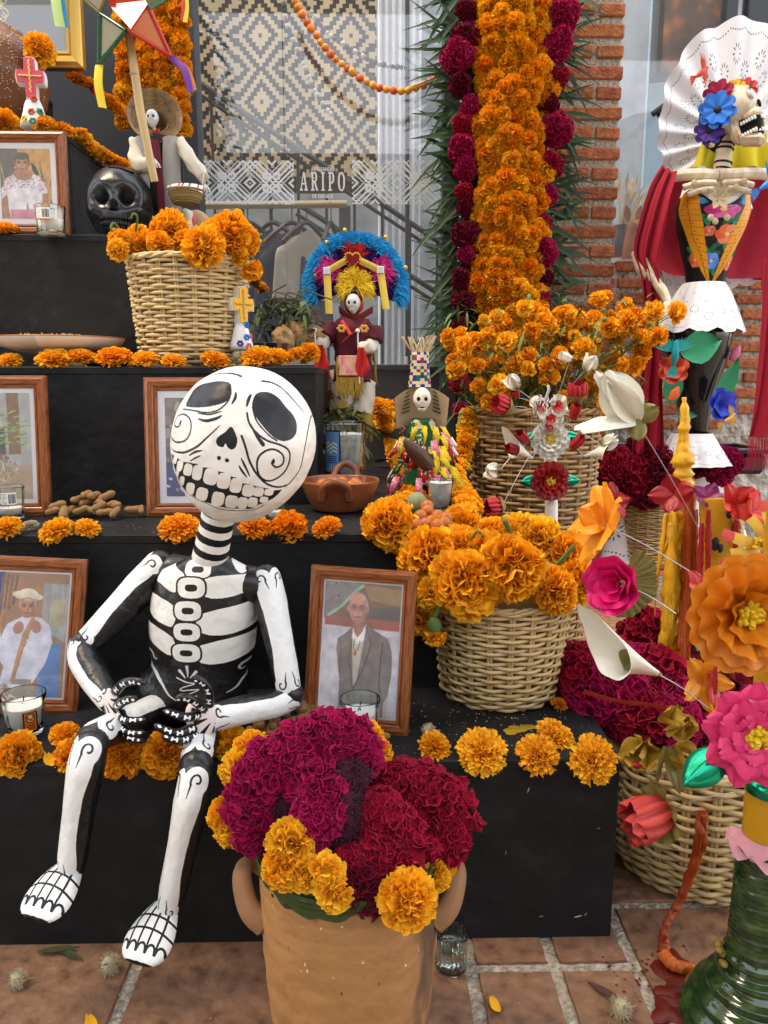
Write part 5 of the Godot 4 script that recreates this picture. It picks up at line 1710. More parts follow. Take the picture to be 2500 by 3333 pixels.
	for e in [[V(.445,.394,-1.5),0.062, "wine"], [V(.499,.382,-1.46),0.066, "plum"], [V(.458,.352,-1.46),0.05, "plum"], [V(.579,.384,-1.5),0.07, "wine"], [V(.539,.345,-1.42),0.062, "wine"], [V(.591,.339,-1.4),0.055, "plum"], [V(.624,.438,-1.62),0.06, "wine"], [V(.664,.418,-1.6),0.05, "plum"], [V(.677,.363,-1.5),0.075, "dark"], [V(.664,.329,-1.42),0.07, "dark"], [V(.749,.373,-1.5),0.07, "dark"], [V(.8,.29,-1.5),0.08, "dark"], [V(.604,.361,-1.46),0.06, "plum"], [V(.536,.407,-1.52),0.05, "plum"], [V(.716,.26,-1.4),0.06, "dark"], [V(.567,.281,-1.4),0.045, "dark"]]:
		n_c += 1
		single("cockscomb", G.cel[rng.randi() % 3], M["celosia " + e[2]], "cockscomb on the near basket, " + ["leftmost, beside the lower basket", "under the white calla", "lower left lobe", "right of the calla's stem", "above the yellow wax flowers", "behind the coral wax bud's leaves", "farthest back below the magenta rose", "back right of the magenta rose", "dark one under the orange lily", "dark one beside the pink bloom", "dark one behind the orange bloom's candle", "dark one at the photo's edge", "middle one by the red wax strip", "upper left one under the calla's tip", "low dark one behind the green foil", "low dark one at the basket rim"][n_c], "flower", aim(e[0], V(rf(-1,1),1,1), e[1], rf(0,6)) * Transform3D(Basis.from_scale(V(1,0.85,1.05)), Vector3.ZERO), "cockscombs on the near basket")

func field_marigolds() -> void:
	var g := "field marigolds in the tall basket"
	var sm := MB.new()
	var lf := MB.new()
	var ctr := V(.533,.941,-2.45)
	for k in 150:
		var u := rf(-1,1)
		var v := pow(rng.randf(),0.8)
		var p := ctr + V(u * 0.285 * (0.75 + 0.5 * v) + 0.025,-0.03 + v * 0.3 * (1.0 - 0.25 * u * u) + (0.06 if u > 0.4 else 0.0) * v, rf(-0.12,0.22))
		var r := rf(0.02,0.034)
		var d := V(u * 0.7 + rf(-0.5,0.5), rf(-0.2,1.0),0.5 + rf(-0.3,0.6))
		mari("field marigold standing in the tall brown basket", p, r, "small", ["orange", "amber", "orange", "ochre"][k % 4], d, g)
		stalk(sm, [ctr + V(u * 0.14,-0.05, rf(-0.1,0.1)), ctr.lerp(p, 0.6) + V(rf(-0.03,0.03),0.0,0.02), p - d.normalized() * r * 0.4], 0.0016)
		if k % 5 == 0:
			single("flower_bud", G.bud, M.stem, "green bud among the field marigolds in the tall basket", "flower bud", aim(p + V(rf(-0.03,0.03), rf(0.0,0.04),0.03), V(rf(-1,1),1, rf(-0.2,0.6)),0.0085), "green buds among the field marigolds")
	for k in 420:
		var p := ctr + V(rf(-0.28,0.3), rf(-0.06,0.3), rf(-0.12,0.2))
		var f := rf(0.5,1.3)
		lf.tint(Color(f, f, f * 0.8))
		leaf_blade(lf, p, V(rf(-1,1), rf(-0.6,1), rf(-0.3,1)).normalized(), rf(0.03,0.07),0.0045,0.4)
	single("marigold_stalks", sm, M.stem, "thin green stalks in the tall brown basket", "stalks").set_meta("kind", "stuff")
	single("marigold_leaves", lf, M.stem, "feathery green leaves in the tall brown basket", "leaves").set_meta("kind", "stuff")
	for e in [[V(.699,1.234,-2.4),0.03], [V(.732,1.25,-2.42),0.022], [V(.741,1.187,-2.4),0.024], [V(.688,1.178,-2.38),0.03], [V(.631,1.166,-2.4),0.022], [V(.593,1.181,-2.42),0.018], [V(.745,1.122,-2.35),0.03], [V(.823,1.115,-2.35),0.034], [V(.806,1.04,-2.35),0.034], [V(.635,1.086,-2.3),0.034], [V(.292,1.103,-2.4),0.028], [V(.266,1.026,-2.35),0.03]]:
		mari("field marigold standing in the tall brown basket", e[0], e[1], "small", ["orange", "amber"][rng.randi() % 2], V(rf(-0.4,0.6),0.6,1), g)
		stalk(lf, [ctr, ctr.lerp(e[0], 0.5) + V(0,0.03,0), e[0]], 0.0016)

# ---------- the clay pot in front ----------
func clay_pot() -> void:
	var c := V(-.033,0,-.984)
	c = V((V(-.028,.225,-1)).x, 0,-1.0)
	var o := thing("clay_pot", "tan clay pot with green glazed rim full of cockscomb before the altar", "pot", c)
	var prof := [Vector2(0,0.0), Vector2(0.092,0.0), Vector2(0.104,0.02), Vector2(0.114,0.06), Vector2(0.1215,0.13), Vector2(0.126,0.2), Vector2(0.128,0.255), Vector2(0.1275,0.3), Vector2(0.1285,0.333), Vector2(0.132,0.346), Vector2(0.131,0.352), Vector2(0.126,0.351), Vector2(0.121,0.33), Vector2(0.116,0.24), Vector2(0.0,0.22)]
	var cv := Cv.new(1024,512, Color(0.72,0.5,0.3))
	var nz := noise(0.004,91,5)
	var n2 := noise(0.02,92,4)
	for y in 128:
		for x in 256:
			var a := TAU * x / 256.0
			var v := nz.get_noise_3d(cos(a) * 150.0, sin(a) * 150.0, y * 3.0)
			var w := n2.get_noise_3d(cos(a) * 150.0, sin(a) * 150.0, y * 4.0)
			var k := Color(0.6,0.44,0.29).lerp(Color(0.67,0.48,0.29), clampf(v * 2.0 + 0.3,0,1)).lerp(Color(0.38,0.29,0.23), clampf(-v * 5.5 + 0.02 + w * 0.7,0,0.95))
			cv.im.fill_rect(Rect2i(x * 4, y * 4,4,4), k)
	for k in 240:
		cv.oval(Vector2(rf(0,1024), rf(10,320)), Vector2(rf(0.6,1.8), rf(0.6,2.2)), [Color(0.93,0.85,0.7), Color(0.4,0.3,0.2), Color(0.9,0.8,0.6)][k % 3])
	for e in [[880,180,4,9], [905,210,6,10], [860,130,3,14], [100,150,4,8]]:
		cv.oval(Vector2(e[0], e[1]), Vector2(e[2], e[3]), Color(0.2,0.24,0.1))
	cv.im.flip_y()
	# green glaze round the lip, deeper on the right of the front (v runs from the foot, 14 steps)
	var lip := []
	for i in 65:
		var u := i / 64.0
		var drip: float = 0.56 + 0.008 * sin(u * 61.0) + 0.007 * sin(u * 133.0) - 0.03 * exp(-pow((u - 0.1) / 0.04,2.0)) - 0.02 * exp(-pow((u - 0.95) / 0.03,2.0))
		lip.append(Vector2(u * 1024, drip * 512))
	lip.append(Vector2(1024,512))
	lip.append(Vector2(0,512))
	cv.poly(lip, Color(0.22,0.27,0.13))
	for k in 200:
		cv.oval(Vector2(rf(0,1024), rf(285,400)), Vector2(rf(3,10), rf(1,4)), [Color(0.15,0.2,0.09), Color(0.3,0.34,0.17), Color(0.42,0.36,0.2)][k % 3])
	var mb := MB.new()
	var fine := []
	for k in prof.size() - 1:
		for i in 8:
			var t := (k * 8 + i) * 0.5
			fine.append((prof[k] as Vector2).lerp(prof[k + 1], i / 8.0) + Vector2(0.0005 * sin(t * 2.3) + 0.0004 * sin(t * 5.1),0) * (1.0 if k > 0 and k < 9 else 0.0))
	fine.append(prof[prof.size() - 1])
	mb.lathe(fine, 64, Transform3D(),0.008,2.0)
	part("body", mb, mat("pot clay", Color.WHITE, 0.6, {"tex": cv.tex(), "nm": dents(0.05,93,3.0), "bump": 0.5, "spec": 0.35}), o)
	var hm := mat("handle clay", Color.WHITE, 0.65, {"tex": mottle([Color(0.45,0.32,0.22), Color(0.58,0.42,0.28), Color(0.63,0.47,0.32)], 0.02,94,128), "tri": 3.0})
	for s in [-1.0,1.0]:
		mb = MB.new()
		mb.tube(smooth2([V(s * 0.12,0.252,0.03), V(s * 0.134,0.262,0.032), V(s * 0.145,0.278,0.025), V(s * 0.153,0.302,0.008), V(s * 0.15,0.309,-0.012), V(s * 0.138,0.3,-0.025), V(s * 0.122,0.29,-0.028)], 5), smooth_r([0.018,0.0135,0.0122,0.0112,0.0105,0.0105,0.014], 5),14, true, 0.0,1.25)
		part("handle", mb, hm, o)
	# cockscomb crests
	var crest := func(called: String, label: String, pts: Array, rad: Array, m: String, sz: float) -> void:
		var b := MB.new()
		celosia_tube(b, smooth2(pts, 3), smooth_r(rad, 3),1.5, sz)
		single(called, b, M[m], label, "flower")
	crest.call("cockscomb", "large magenta cockscomb crest arching over the clay pot's left", [V(-.156,.366,-1), V(-.162,.416,-1), V(-.144,.458,-1), V(-.102,.473,-1.01), V(-.07,.492,-1.02), V(-.034,.49,-1.03), V(-.008,.467,-1.02)], [0.03,0.034,0.036,0.036,0.036,0.035,0.026], "celosia plum", 0.0062)
	crest.call("cockscomb", "magenta cockscomb fold in the middle of the clay pot", [V(-.094,.456,-.99), V(-.061,.453,-.97), V(-.067,.424,-.95), V(-.085,.403,-.94)], [0.03,0.03,0.028,0.024], "celosia plum", 0.0066)
	crest.call("cockscomb", "dark wine cockscomb mass on the clay pot's right", [V(.029,.409,-1.03), V(.065,.41,-1.02), V(.096,.398,-1.01), V(.11,.371,-1), V(.082,.351,-.98)], [0.034,0.04,0.042,0.036,0.03], "celosia wine", 0.0064)
	crest.call("cockscomb", "wine cockscomb spilling over the clay pot's front rim", [V(.014,.411,-.97), V(.033,.388,-.95), V(.051,.374,-.93), V(.001,.361,-.92), V(-.023,.368,-.92)], [0.034,0.038,0.036,0.03,0.026], "celosia wine", 0.0064)
	crest.call("cockscomb", "small dark cockscomb tip drooping below the pot's rim", [V(-.008,.359,-.9), V(-.002,.339,-.89)], [0.026,0.017], "celosia dark", 0.008)
	var sb := MB.new()
	for e in [[V(-.114,.417,-.985), V(0.035,0.05,0.02)], [V(-.043,.451,-.985), V(0.045,0.035,0.02)], [V(-.049,.404,-.96), V(0.05,0.06,0.03)]]:
		for k in 420:
			var d := V(rf(-1,1), rf(-1,1), rf(-0.2,1)).normalized()
			var q: Vector3 = e[0] + d * e[1]
			var f := rf(0.6,1.6)
			sb.tint(Color(f, f * 0.9, f))
			sb.tube([q, q + d * 0.006 + V(rf(-1,1), rf(-1,1), rf(-1,1)) * 0.003], [0.0016,0.0005], 4, false)
		sb.tint(Color(0.7,0.7,0.7))
		sb.ball(e[0], e[1] * 0.97,12,8)
	single("cockscomb_seed_faces", sb, M["celosia seed"], "dark bristly seed faces inside the magenta crest", "flower").set_meta("kind", "stuff")
	heap("marigold in the clay pot|at the upper left edge|topmost at the left|outermost at the left|lower one at the far left|upper one of the front left cluster|lower one of the front left cluster|right of the front left cluster|small and paler in front|hanging over the glazed rim's middle|biggest, over the rim at front right|beside the right handle|small one by the right handle|behind the crest next to the candle glass|right of the crest's top|in the gap between the two crests", "marigolds in the clay pot", [bloom(V(-.183,.444,-1.04),0.034, "big", -0.6,0.2), bloom(V(-.172,.462,-1.06),0.03, "pom", -0.4,0.6), bloom(V(-.207,.377,-1.03),0.03, "big", -0.9,0), bloom(V(-.195,.361,-1.02),0.026, "pom", -0.8,-0.2), bloom(V(-.103,.402,-.92),0.036, "big", -0.2,0.2), bloom(V(-.107,.382,-.9),0.03, "pom", -0.2,-0.2), bloom(V(-.081,.38,-.89),0.026, "pom", 0,-0.2), bloom(V(-.054,.391,-.88),0.024, "small", 0,0), bloom(V(-.044,.371,-.865),0.027, "small", 0,-0.6), bloom(V(.047,.359,-.865),0.042, "pom", 0.1,0.1), bloom(V(.087,.332,-.95),0.03, "big", 0.7,0.2), bloom(V(.103,.322,-.99),0.024, "small", 0.8,0.3), bloom(V(.002,.472,-1.08),0.022, "small", 0.8,0.6), bloom(V(.01,.451,-1.07),0.025, "pom", 0.9,0.3), bloom(V(.022,.429,-1.05),0.026, "small", 0.6,0.5)], ["amber", "orange", "amber"])

# ---------- offerings on the steps ----------
func glasses() -> void:
	var wax := mat("candle wax", lin(0.78,0.76,0.7),0.45, {"sss": 0.3})
	var dusty := mat("dusty wax", Color.WHITE, 0.8, {"tex": mottle([Color(0.55,0.55,0.53), Color(0.75,0.75,0.74), Color(0.86,0.86,0.85)], 0.03,101,128), "tri": 9.0})
	var water := mat("water", Color(0.93,0.97,0.97,0.0),0.02)
	water.refraction_enabled = true
	water.refraction_scale = 0.033
	var bars := Cv.new(128,96, Color(0.93,0.93,0.91))
	var x := 60
	while x < 122:
		var w := rng.randi_range(1,4)
		bars.box(x, 12, w, 66, Color(0.08,0.08,0.08))
		x += w + rng.randi_range(1,3)
	for k in 9:
		bars.box(4,10 + k * 9, rf(24,48),3, Color(0.45,0.38,0.3))
	bars.box(0,86,128,10, Color(0.75,0.4,0.2))
	var bar_m := mat("barcode print", Color.WHITE, 0.6, {"tex": bars.tex()})
	for e in [["glass candle with barcode label in front of the woman's portrait", V(-.874,1.392,-2.25),0.03573,0.0426,0.07696,0.55, "bars", -0.6,0.35], ["glass candle with barcode label in front of the carver's portrait", V(-.813,.688,-1.737),0.02935,0.03588,0.07393,0.36, "bars", 0.0,0.9],
			["glass candle with orange label before the flute player's portrait", V(-.643,.349,-1.365),0.03073,0.04153,0.07642,0.72, "orange", 0.2,0.9], ["clear fluted candle glass before the corduroy man's portrait", V(-.016,.349,-1.305),0.03087,0.03737,0.08773,0.72, "", 0,0], ["empty-looking glass half hidden behind the skull's chin", V(-.205,.688,-1.701),0.02125,0.02551,0.05526,0.4, "", 0,0]]:
		var o := thing("candle_glass", e[0], "candle", e[1])
		tumbler(o, e[2], e[3], e[4], e[5], wax)
		if e[6] == "bars":
			label_wrap(o, e[3] * 0.985, e[4] * 0.45, e[4] * 0.86, e[7], e[8], bar_m)
		elif e[6] == "orange":
			var oc := Cv.new(64,96, Color(0.16,0.09,0.04))
			oc.poly(V2([6,4,58,4,58,90,6,90]), Color(0.72,0.36,0.1))
			oc.oval(Vector2(32,30), Vector2(20,22), Color(0.2,0.13,0.08))
			oc.oval(Vector2(32,30), Vector2(15,17), Color(0.85,0.7,0.45))
			oc.line(V2([18,24,32,40,46,24]),3.0, Color(0.2,0.13,0.08))
			for k in 3:
				oc.box(14,62 + k * 8,36,3, Color(0.15,0.1,0.06))
			label_wrap(o, e[3] * 0.95, e[4] * 0.18, e[4] * 0.68,0.35,1.0, mat("orange label", Color.WHITE, 0.5, {"tex": oc.tex()}))
	var big := thing("candle_glass", "tall ribbed candle glass with a sky-blue label behind the clay bowl", "candle", V(-.062,.725,-2.08))
	tumbler(big, 0.04701,0.05717,0.1626,0.8, dusty, 16)
	var bc := Cv.new(96,160, Color(0.06,0.08,0.12))
	bc.poly(V2([5,5,91,5,91,155,5,155]), Color(0.36,0.56,0.75))
	for k in 3:
		bc.line(smooth2([Vector2(14,52 + k * 14), Vector2(30,44 + k * 14), Vector2(44,56 + k * 14), Vector2(62,46 + k * 14), Vector2(80,54 + k * 14)]),3.0, Color(0.85,0.85,0.75))
	for k in 4:
		bc.box(16,96 + k * 7,60,3, Color(0.2,0.25,0.4))
	for k in 14:
		bc.box(28 + k * 4,126,2,24, Color(0.9,0.92,0.95) if k % 3 else Color(0.1,0.1,0.1))
	label_wrap(big, 0.05653,0.02795,0.1423,-1.15,-0.2, mat("blue label", Color.WHITE, 0.5, {"tex": bc.tex()}))
	var sm := thing("candle_glass", "small fluted candle glass on blue tray by the straw hat doll", "candle", V(.173,.69,-1.818))
	tumbler(sm, 0.02446,0.03224,0.07559,0.9, dusty, 10)
	var wt := thing("water_glass", "fluted glass of water on the floor behind the clay pot", "glass", V(.14,.001,-1.172))
	tumbler(wt, 0.02565,0.02858,0.06743,0.62, water, 20, false)

func peanut() -> ArrayMesh:
	var mb := MB.new()
	mb.grid(14,18, func(a, b):
		var w: float = PI * b
		var r: float = sin(w) * (1.0 - 0.22 * exp(-pow((b - 0.48) / 0.12,2.0))) * (1.0 + 0.07 * sin(a * TAU * 6.0) + 0.05 * sin(b * 44.0))
		return V(sin(a * TAU) * r * 0.5,-cos(w) * 1.05 if true else 0.0, cos(a * TAU) * r * 0.5))
	return mb.mesh()

func peanuts() -> void:
	mat("peanut shell", Color.WHITE, 0.85, {"tex": mottle([Color(0.36,0.25,0.15), Color(0.56,0.42,0.26), Color(0.66,0.52,0.34)], 0.04,111,128), "tri": 16.0, "nm": dents(0.1,112,6.0,128), "bump": 0.8})
	var pm := peanut()
	var n := 0
	for e in [[175,1105,0,0.4,24],[150,1100,0,1.4,22],[205,1108,0,-0.5,24],[235,1118,0,0.3,24],[255,1118,0,1.2,22],[128,1098,10,0.1,27],[120,1112,0,-0.3,24],[180,1078,14,0.9,24],[205,1082,12,-0.9,25],[160,1075,18,1.5,24],[232,1088,8,0.3,22],[195,1065,24,1.3,28],[222,1066,24,0.8,26],[178,1062,26,1.45,27],[248,1094,8,-0.7,24],[285,1102,0,0.2,26],[300,1100,0,1.5,20],[215,1098,8,1.1,25],[150,1120,0,1.57,30]]:
		single("peanut", pm, M["peanut shell"], "unshelled peanut in the pile beside the carver's portrait", "peanut", Transform3D(Basis.from_euler(V(rf(1.1,1.7), e[3] + PI / 2, rf(-0.3,0.3))).scaled(Vector3.ONE * e[4] * 0.00082), (V(-.66,.7,-1.757)) + V((e[0] - 175) * 0.00108, e[2] * 0.0012 + 0.003, (e[1] + e[2] - 1105) * 0.002)), "peanuts piled on the second step")
	for e in [[570,1580,0],[600,1585,0],[545,1590,0],[620,1572,6],[590,1560,14],[640,1560,10],[660,1578,0],[610,1545,20],[640,1535,26],[665,1530,24],[575,1555,14],[655,1550,16],[680,1560,4],[560,1570,6],[632,1590,0],[690,1575,0],[520,1585,0],[645,1520,26],[660,1515,30],[590,1575,8],[700,1590,0]]:
		single("peanut", pm, M["peanut shell"], "unshelled peanut in the heap under the skeleton's right forearm", "peanut", Transform3D(Basis.from_euler(V(rf(1.0,1.9), rf(0,3), rf(-0.4,0.4))).scaled(Vector3.ONE * rf(0.019,0.0235)), (V(-.169,.356,-1.341)) + V((e[0] - 600) * 0.00086, e[2] * 0.0012 + 0.004, (e[1] + e[2] - 1580) * 0.0015)), "peanuts heaped by the skeleton")
	single("peanut", pm, M["peanut shell"], "lone peanut at the foot of the corduroy man's frame", "peanut", Transform3D(Basis.from_euler(V(1.5,1.3,0)).scaled(Vector3.ONE * 0.018), V(.021,.358,-1.314)))

func sesame_bread(called: String, label: String, p: Vector3, r: Vector3, tone: float, knobs: Array, face_dir: Vector3) -> void:
	var o := thing(called, label, "bread", p)
	var nz := noise(1.4,121,4)
	var mb := MB.new()
	var shape := func(d: Vector3) -> Vector3:
		var k := 1.0 + 0.05 * nz.get_noise_3dv(d * 2.0) - 0.05 * exp(-pow(d.dot(V(0.5,-0.5,0.6).normalized()) * 4.0,2.0))
		return V(d.x * r.x, d.y * r.y, d.z * r.z) * k
	mb.grid(36,24, func(a, b): return shape.call(V(sin(PI * b) * sin(a * TAU), cos(PI * b), sin(PI * b) * cos(a * TAU))))
	part("crust", mb, M["crust dark"] if tone < 0.9 else M["crust"], o)
	var sd := MB.new()
	for k in 420:
		var d := (face_dir + V(rf(-1,1), rf(-1,1), rf(-1,1)) * 0.85).normalized()
		var q: Vector3 = shape.call(d)
		sd.ball(q * 1.002, V(0.0022,0.0015,0.0022),5,3)
	part("sesame_seeds", sd, M["sesame"], o).set_meta("kind", "stuff")
	for e in knobs:
		var kb := MB.new()
		kb.ball(e, Vector3.ONE * r.x * 0.2,12,8)
		part("knob", kb, M["crust"], o)

func cross_sugar(label: String, p: Vector3, h: float, yaw: float, edge: Color, bead: Color) -> void:
	var o := thing("sugar_cross", label, "sugar figure", p)
	o.rotation.y = yaw
	var white: Material = M["sugar"]
	var mb := MB.new()
	mb.lathe([Vector2(0,0), Vector2(h * 0.2,0), Vector2(h * 0.19, h * 0.1), Vector2(h * 0.15, h * 0.22), Vector2(h * 0.125, h * 0.34), Vector2(h * 0.09, h * 0.42), Vector2(0, h * 0.44)], 20, Transform3D(),0.05,4.0)
	part("base", mb, white, o)
	var s := h
	var out := PackedVector2Array(V2([-0.075,0.4,0.075,0.4,0.08,0.62,0.2,0.62,0.215,0.72,0.2,0.81,0.085,0.81,0.08,0.98,0.05,1.0,-0.05,1.0,-0.08,0.98,-0.085,0.81,-0.2,0.81,-0.215,0.72,-0.2,0.62,-0.08,0.62]).map(func(q): return q * s))
	mb = MB.new()
	mb.prism(out, T(V(0,0,-h * 0.08)), h * 0.16)
	part("cross", mb, white, o)
	mb = MB.new()
	mb.prism(PackedVector2Array(Array(out).map(func(q): return (q - Vector2(0,0.7 * s)) * Vector2(0.92,0.92) + Vector2(0,0.71 * s))), T(V(0,0, h * 0.082)), h * 0.02)
	part("icing_front", mb, mat("icing " + str(taken["sugar_cross"]), edge, 0.5), o)
	mb = MB.new()
	for e in [[V(0,0.48,0), V(0,0.94,0)], [V(-0.16,0.72,0), V(0.16,0.72,0)]]:
		var pts := []
		for k in 17:
			pts.append((e[0] as Vector3).lerp(e[1], k / 16.0) * s + V(0.012 * s * sin(k * 2.4),0.012 * s * cos(k * 2.4), h * 0.108))
		mb.tube(pts, h * 0.014,6)
	part("icing_beads", mb, mat("beads " + str(taken["sugar_cross"]), bead, 0.5), o)
	var cols: Array = [lin(0.6,0.1,0.05), lin(0.05,0.25,0.08), lin(0.75,0.5,0.05)] if taken["sugar_cross"] == 0 else [lin(0.02,0.2,0.6), lin(0.7,0.1,0.15), lin(0.1,0.04,0.3)]
	for k in 5:
		var f := MB.new()
		var a := [0.0,0.8,-0.7,0.3,0.1][k] as float
		var y := [0.2,0.22,0.1,0.4,0.06][k] as float
		var rr: float = h * (0.2 - 0.2 * y)
		for i in 6:
			f.ball(V(sin(a) * rr, y * h, cos(a) * rr) + V(cos(i * 1.05) * cos(a), sin(i * 1.05),-cos(i * 1.05) * sin(a)) * h * 0.035, Vector3.ONE * h * 0.024,7,5)
		part("icing_flower", f, mat("dab %d %d" % [k, taken["sugar_cross"]], cols[k % 3], 0.5), o)

func eb_nose(k: Node3D) -> void:
	var mb := MB.new()
	mb.prism(PackedVector2Array([Vector2(0,0.018), Vector2(0.012,-0.012), Vector2(0.004,-0.008), Vector2(-0.004,-0.008), Vector2(-0.012,-0.012)]), T(V(0,0.083,0.1),0,1,0.15),0.008)
	part("nose_hole", mb, M["socket dark"], k)

func offerings() -> void:
	mat("crust", Color.WHITE, 0.45, {"tex": mottle([Color(0.36,0.17,0.07), Color(0.55,0.3,0.13), Color(0.66,0.4,0.2)], 0.01,131,128), "tri": 3.0, "coat": 0.2})
	mat("crust dark", Color.WHITE, 0.42, {"tex": mottle([Color(0.25,0.13,0.07), Color(0.4,0.23,0.12), Color(0.47,0.29,0.17)], 0.01,132,128), "tri": 3.0, "coat": 0.2})
	mat("sesame", lin(0.72,0.58,0.36),0.6)
	mat("sugar", lin(0.78,0.78,0.75),0.6, {"sss": 0.2})
	sesame_bread("sesame_bread", "huge brown sesame loaf at the upper left edge", V(-1.233,1.993,-2.85), V(0.145,0.185,0.12),0.5, [], V(0.35,0.45,0.8).normalized())
	sesame_bread("sesame_bread", "round sesame loaf behind the feather dancer's legs", V(-.113,.945,-2.62), V(0.078,0.085,0.07),1.0, [V(-0.055,0.06,0.03)], V(0.5,0.35,0.8).normalized())
	cross_sugar("white sugar cross iced in pink with a yellow bead line", V(-1.046,1.777,-2.62),0.2048,0.15, lin(0.75,0.1,0.16), lin(0.7,0.5,0.12))
	cross_sugar("white sugar cross iced in yellow beside the upper basket", V(-.329,1.074,-2.06),0.161,0.75, lin(0.8,0.42,0.02), lin(0.55,0.4,0.12))
	# black clay skull
	var k := thing("clay_skull", "shiny black clay skull on the fourth step below the doll", "skull", V(-.725,1.42,-2.4))
	k.position.y = 1.4
	k.rotation.y = 0.1
	var cm := mat("black clay", lin(0.013,0.013,0.015),0.24, {"spec": 0.5, "nm": dents(0.03,141,2.0), "bump": 0.2, "tri": 6.0})
	var mb := MB.new()
	var gauss := func(d: Vector3, c: Vector3, s: float) -> float: return exp(-(d - c.normalized()).length_squared() / (s * s))
	mb.grid(64,56, func(a, b):
		var d := V(sin(PI * b) * sin(a * TAU), cos(PI * b), sin(PI * b) * cos(a * TAU))
		var r: float = 1.0
		for s in [-1,1]:
			r -= 0.36 * gauss.call(d, V(s * 0.36,0.08,0.85),0.22)
			r += 0.13 * gauss.call(d, V(s * 0.62,-0.2,0.7),0.24)
			r += 0.07 * gauss.call(d, V(s * 0.34,0.36,0.85),0.2)
			r -= 0.16 * gauss.call(d, V(s * 0.85,-0.55,0.45),0.3)
			r -= 0.1 * gauss.call(d, V(s * 0.06,-0.14,0.95),0.09)
		r += 0.06 * gauss.call(d, V(0,0.02,1),0.12)
		r += 0.2 * gauss.call(d, V(0,-0.62,0.78),0.3)
		r -= 0.04 * gauss.call(d, V(0,-0.46,0.9),0.06)
		var jaw := smoothstep(-0.35,-0.5, d.y) * smoothstep(-0.72,-0.55, d.y) * smoothstep(0.5,0.8, d.z)
		r += 0.018 * jaw * sin(d.x * 46.0) - 0.05 * jaw * exp(-pow((d.y + 0.55) / 0.025,2.0))
		return V(d.x * 0.098,0.1 + maxf(d.y, -0.9) * 0.112, d.z * 0.105) * V(1,1,1) + V(d.x * 0.098, d.y * 0.112, d.z * 0.105) * (r - 1.0))
	part("cranium", mb, cm, k)
	for s in [-1,1]:
		var eb := MB.new()
		eb.ball(V(s * 0.035,0.112,0.068), V(0.023,0.021,0.02),16,10)
		part("eye_socket", eb, mat("socket dark", lin(0.002,0.002,0.002),0.9), k)
	eb_nose(k)
	mb = MB.new()
	for i in 13:
		var t := (i - 6) / 6.0
		for row in 2:
			mb.ball(V(t * 0.038,0.05 - row * 0.016,0.117 - 0.026 * t * t), V(0.0032,0.0075,0.005),7,5)
	part("teeth", mb, cm, k)
	mb = MB.new()
	for i in 9:
		var a := -0.7 + i * 0.17
		var d := V(sin(a + 0.5) * 0.55,0.83, cos(a) * 0.3 + 0.25).normalized()
		mb.ball(V(d.x * 0.097,0.1 + d.y * 0.111, d.z * 0.104), V(0.009,0.003,0.005),8,5)
	part("carved_leaves", mb, M["socket dark"], k)
	# plate of noodles
	var pl := thing("footed_plate", "cream footed plate rimmed with red on the middle step", "plate", V(-.819,1.057,-2.12))
	pl.position.y = 1.031
	mb = MB.new()
	mb.lathe([Vector2(0,0), Vector2(0.06,0), Vector2(0.05,0.012), Vector2(0.045,0.035), Vector2(0.11,0.042), Vector2(0.15,0.054), Vector2(0.164,0.074), Vector2(0.16,0.077), Vector2(0.14,0.06), Vector2(0,0.052)], 48)
	part("dish", mb, mat("cream glaze", lin(0.78,0.68,0.55),0.3), pl)
	mb = MB.new()
	var ring := []
	for i in 49:
		ring.append(V(sin(TAU * i / 48) * 0.1625,0.0765, cos(TAU * i / 48) * 0.1625))
	mb.tube(ring, 0.0017,6, false)
	part("red_rim", mb, mat("red glaze", lin(0.42,0.1,0.035),0.3), pl)
	mb = MB.new()
	for i in 260:
		var q := V(rf(-0.09,0.05),0.068, rf(-0.05,0.05))
		var f := rf(0.8,1.2)
		mb.tint(Color(f, f, f * 0.9))
		var d := V(rf(-1,1), rf(0.0,1.2), rf(-1,1)).normalized() * 0.012
		mb.tube([q, q + d * 0.6 + V(0,0.006,0), q + d + V(rf(-0.006,0.006),0.008,0)], 0.0013,4, false)
	single("dried_blossom", mb, mat("pale blossom", lin(0.5,0.48,0.26),0.8, {"vc": 1}), "heap of pale dried blossom on the cream plate", "dried flower", T(pl.position)).set_meta("kind", "stuff")
	# painted bowl, roots, wilted greens
	var bw := thing("painted_bowl", "small clay bowl with dark painted leaves behind the marigolds", "bowl", V(-.281,1.073,-2.2))
	bw.position.y = 1.031
	var bcv := Cv.new(256,64, Color(0.5,0.36,0.29))
	for i in 9:
		bcv.oval(Vector2(14 + i * 29,30), Vector2(10,15), [Color(0.1,0.08,0.12), Color(0.33,0.16,0.1), Color(0.1,0.24,0.25)][i % 3], 0.3)
	mb = MB.new()
	mb.lathe([Vector2(0,0), Vector2(0.035,0), Vector2(0.052,0.03), Vector2(0.064,0.065), Vector2(0.062,0.067), Vector2(0.05,0.03), Vector2(0,0.02)], 32)
	part("body", mb, mat("bowl paint", Color.WHITE, 0.35, {"tex": bcv.tex()}), bw)
	var rootm := mat("root skin", Color.WHITE, 0.85, {"tex": mottle([Color(0.42,0.32,0.2), Color(0.62,0.5,0.34), Color(0.72,0.6,0.42)], 0.03,151,128), "tri": 8.0, "nm": dents(0.06,152,5.0,128), "bump": 0.8})
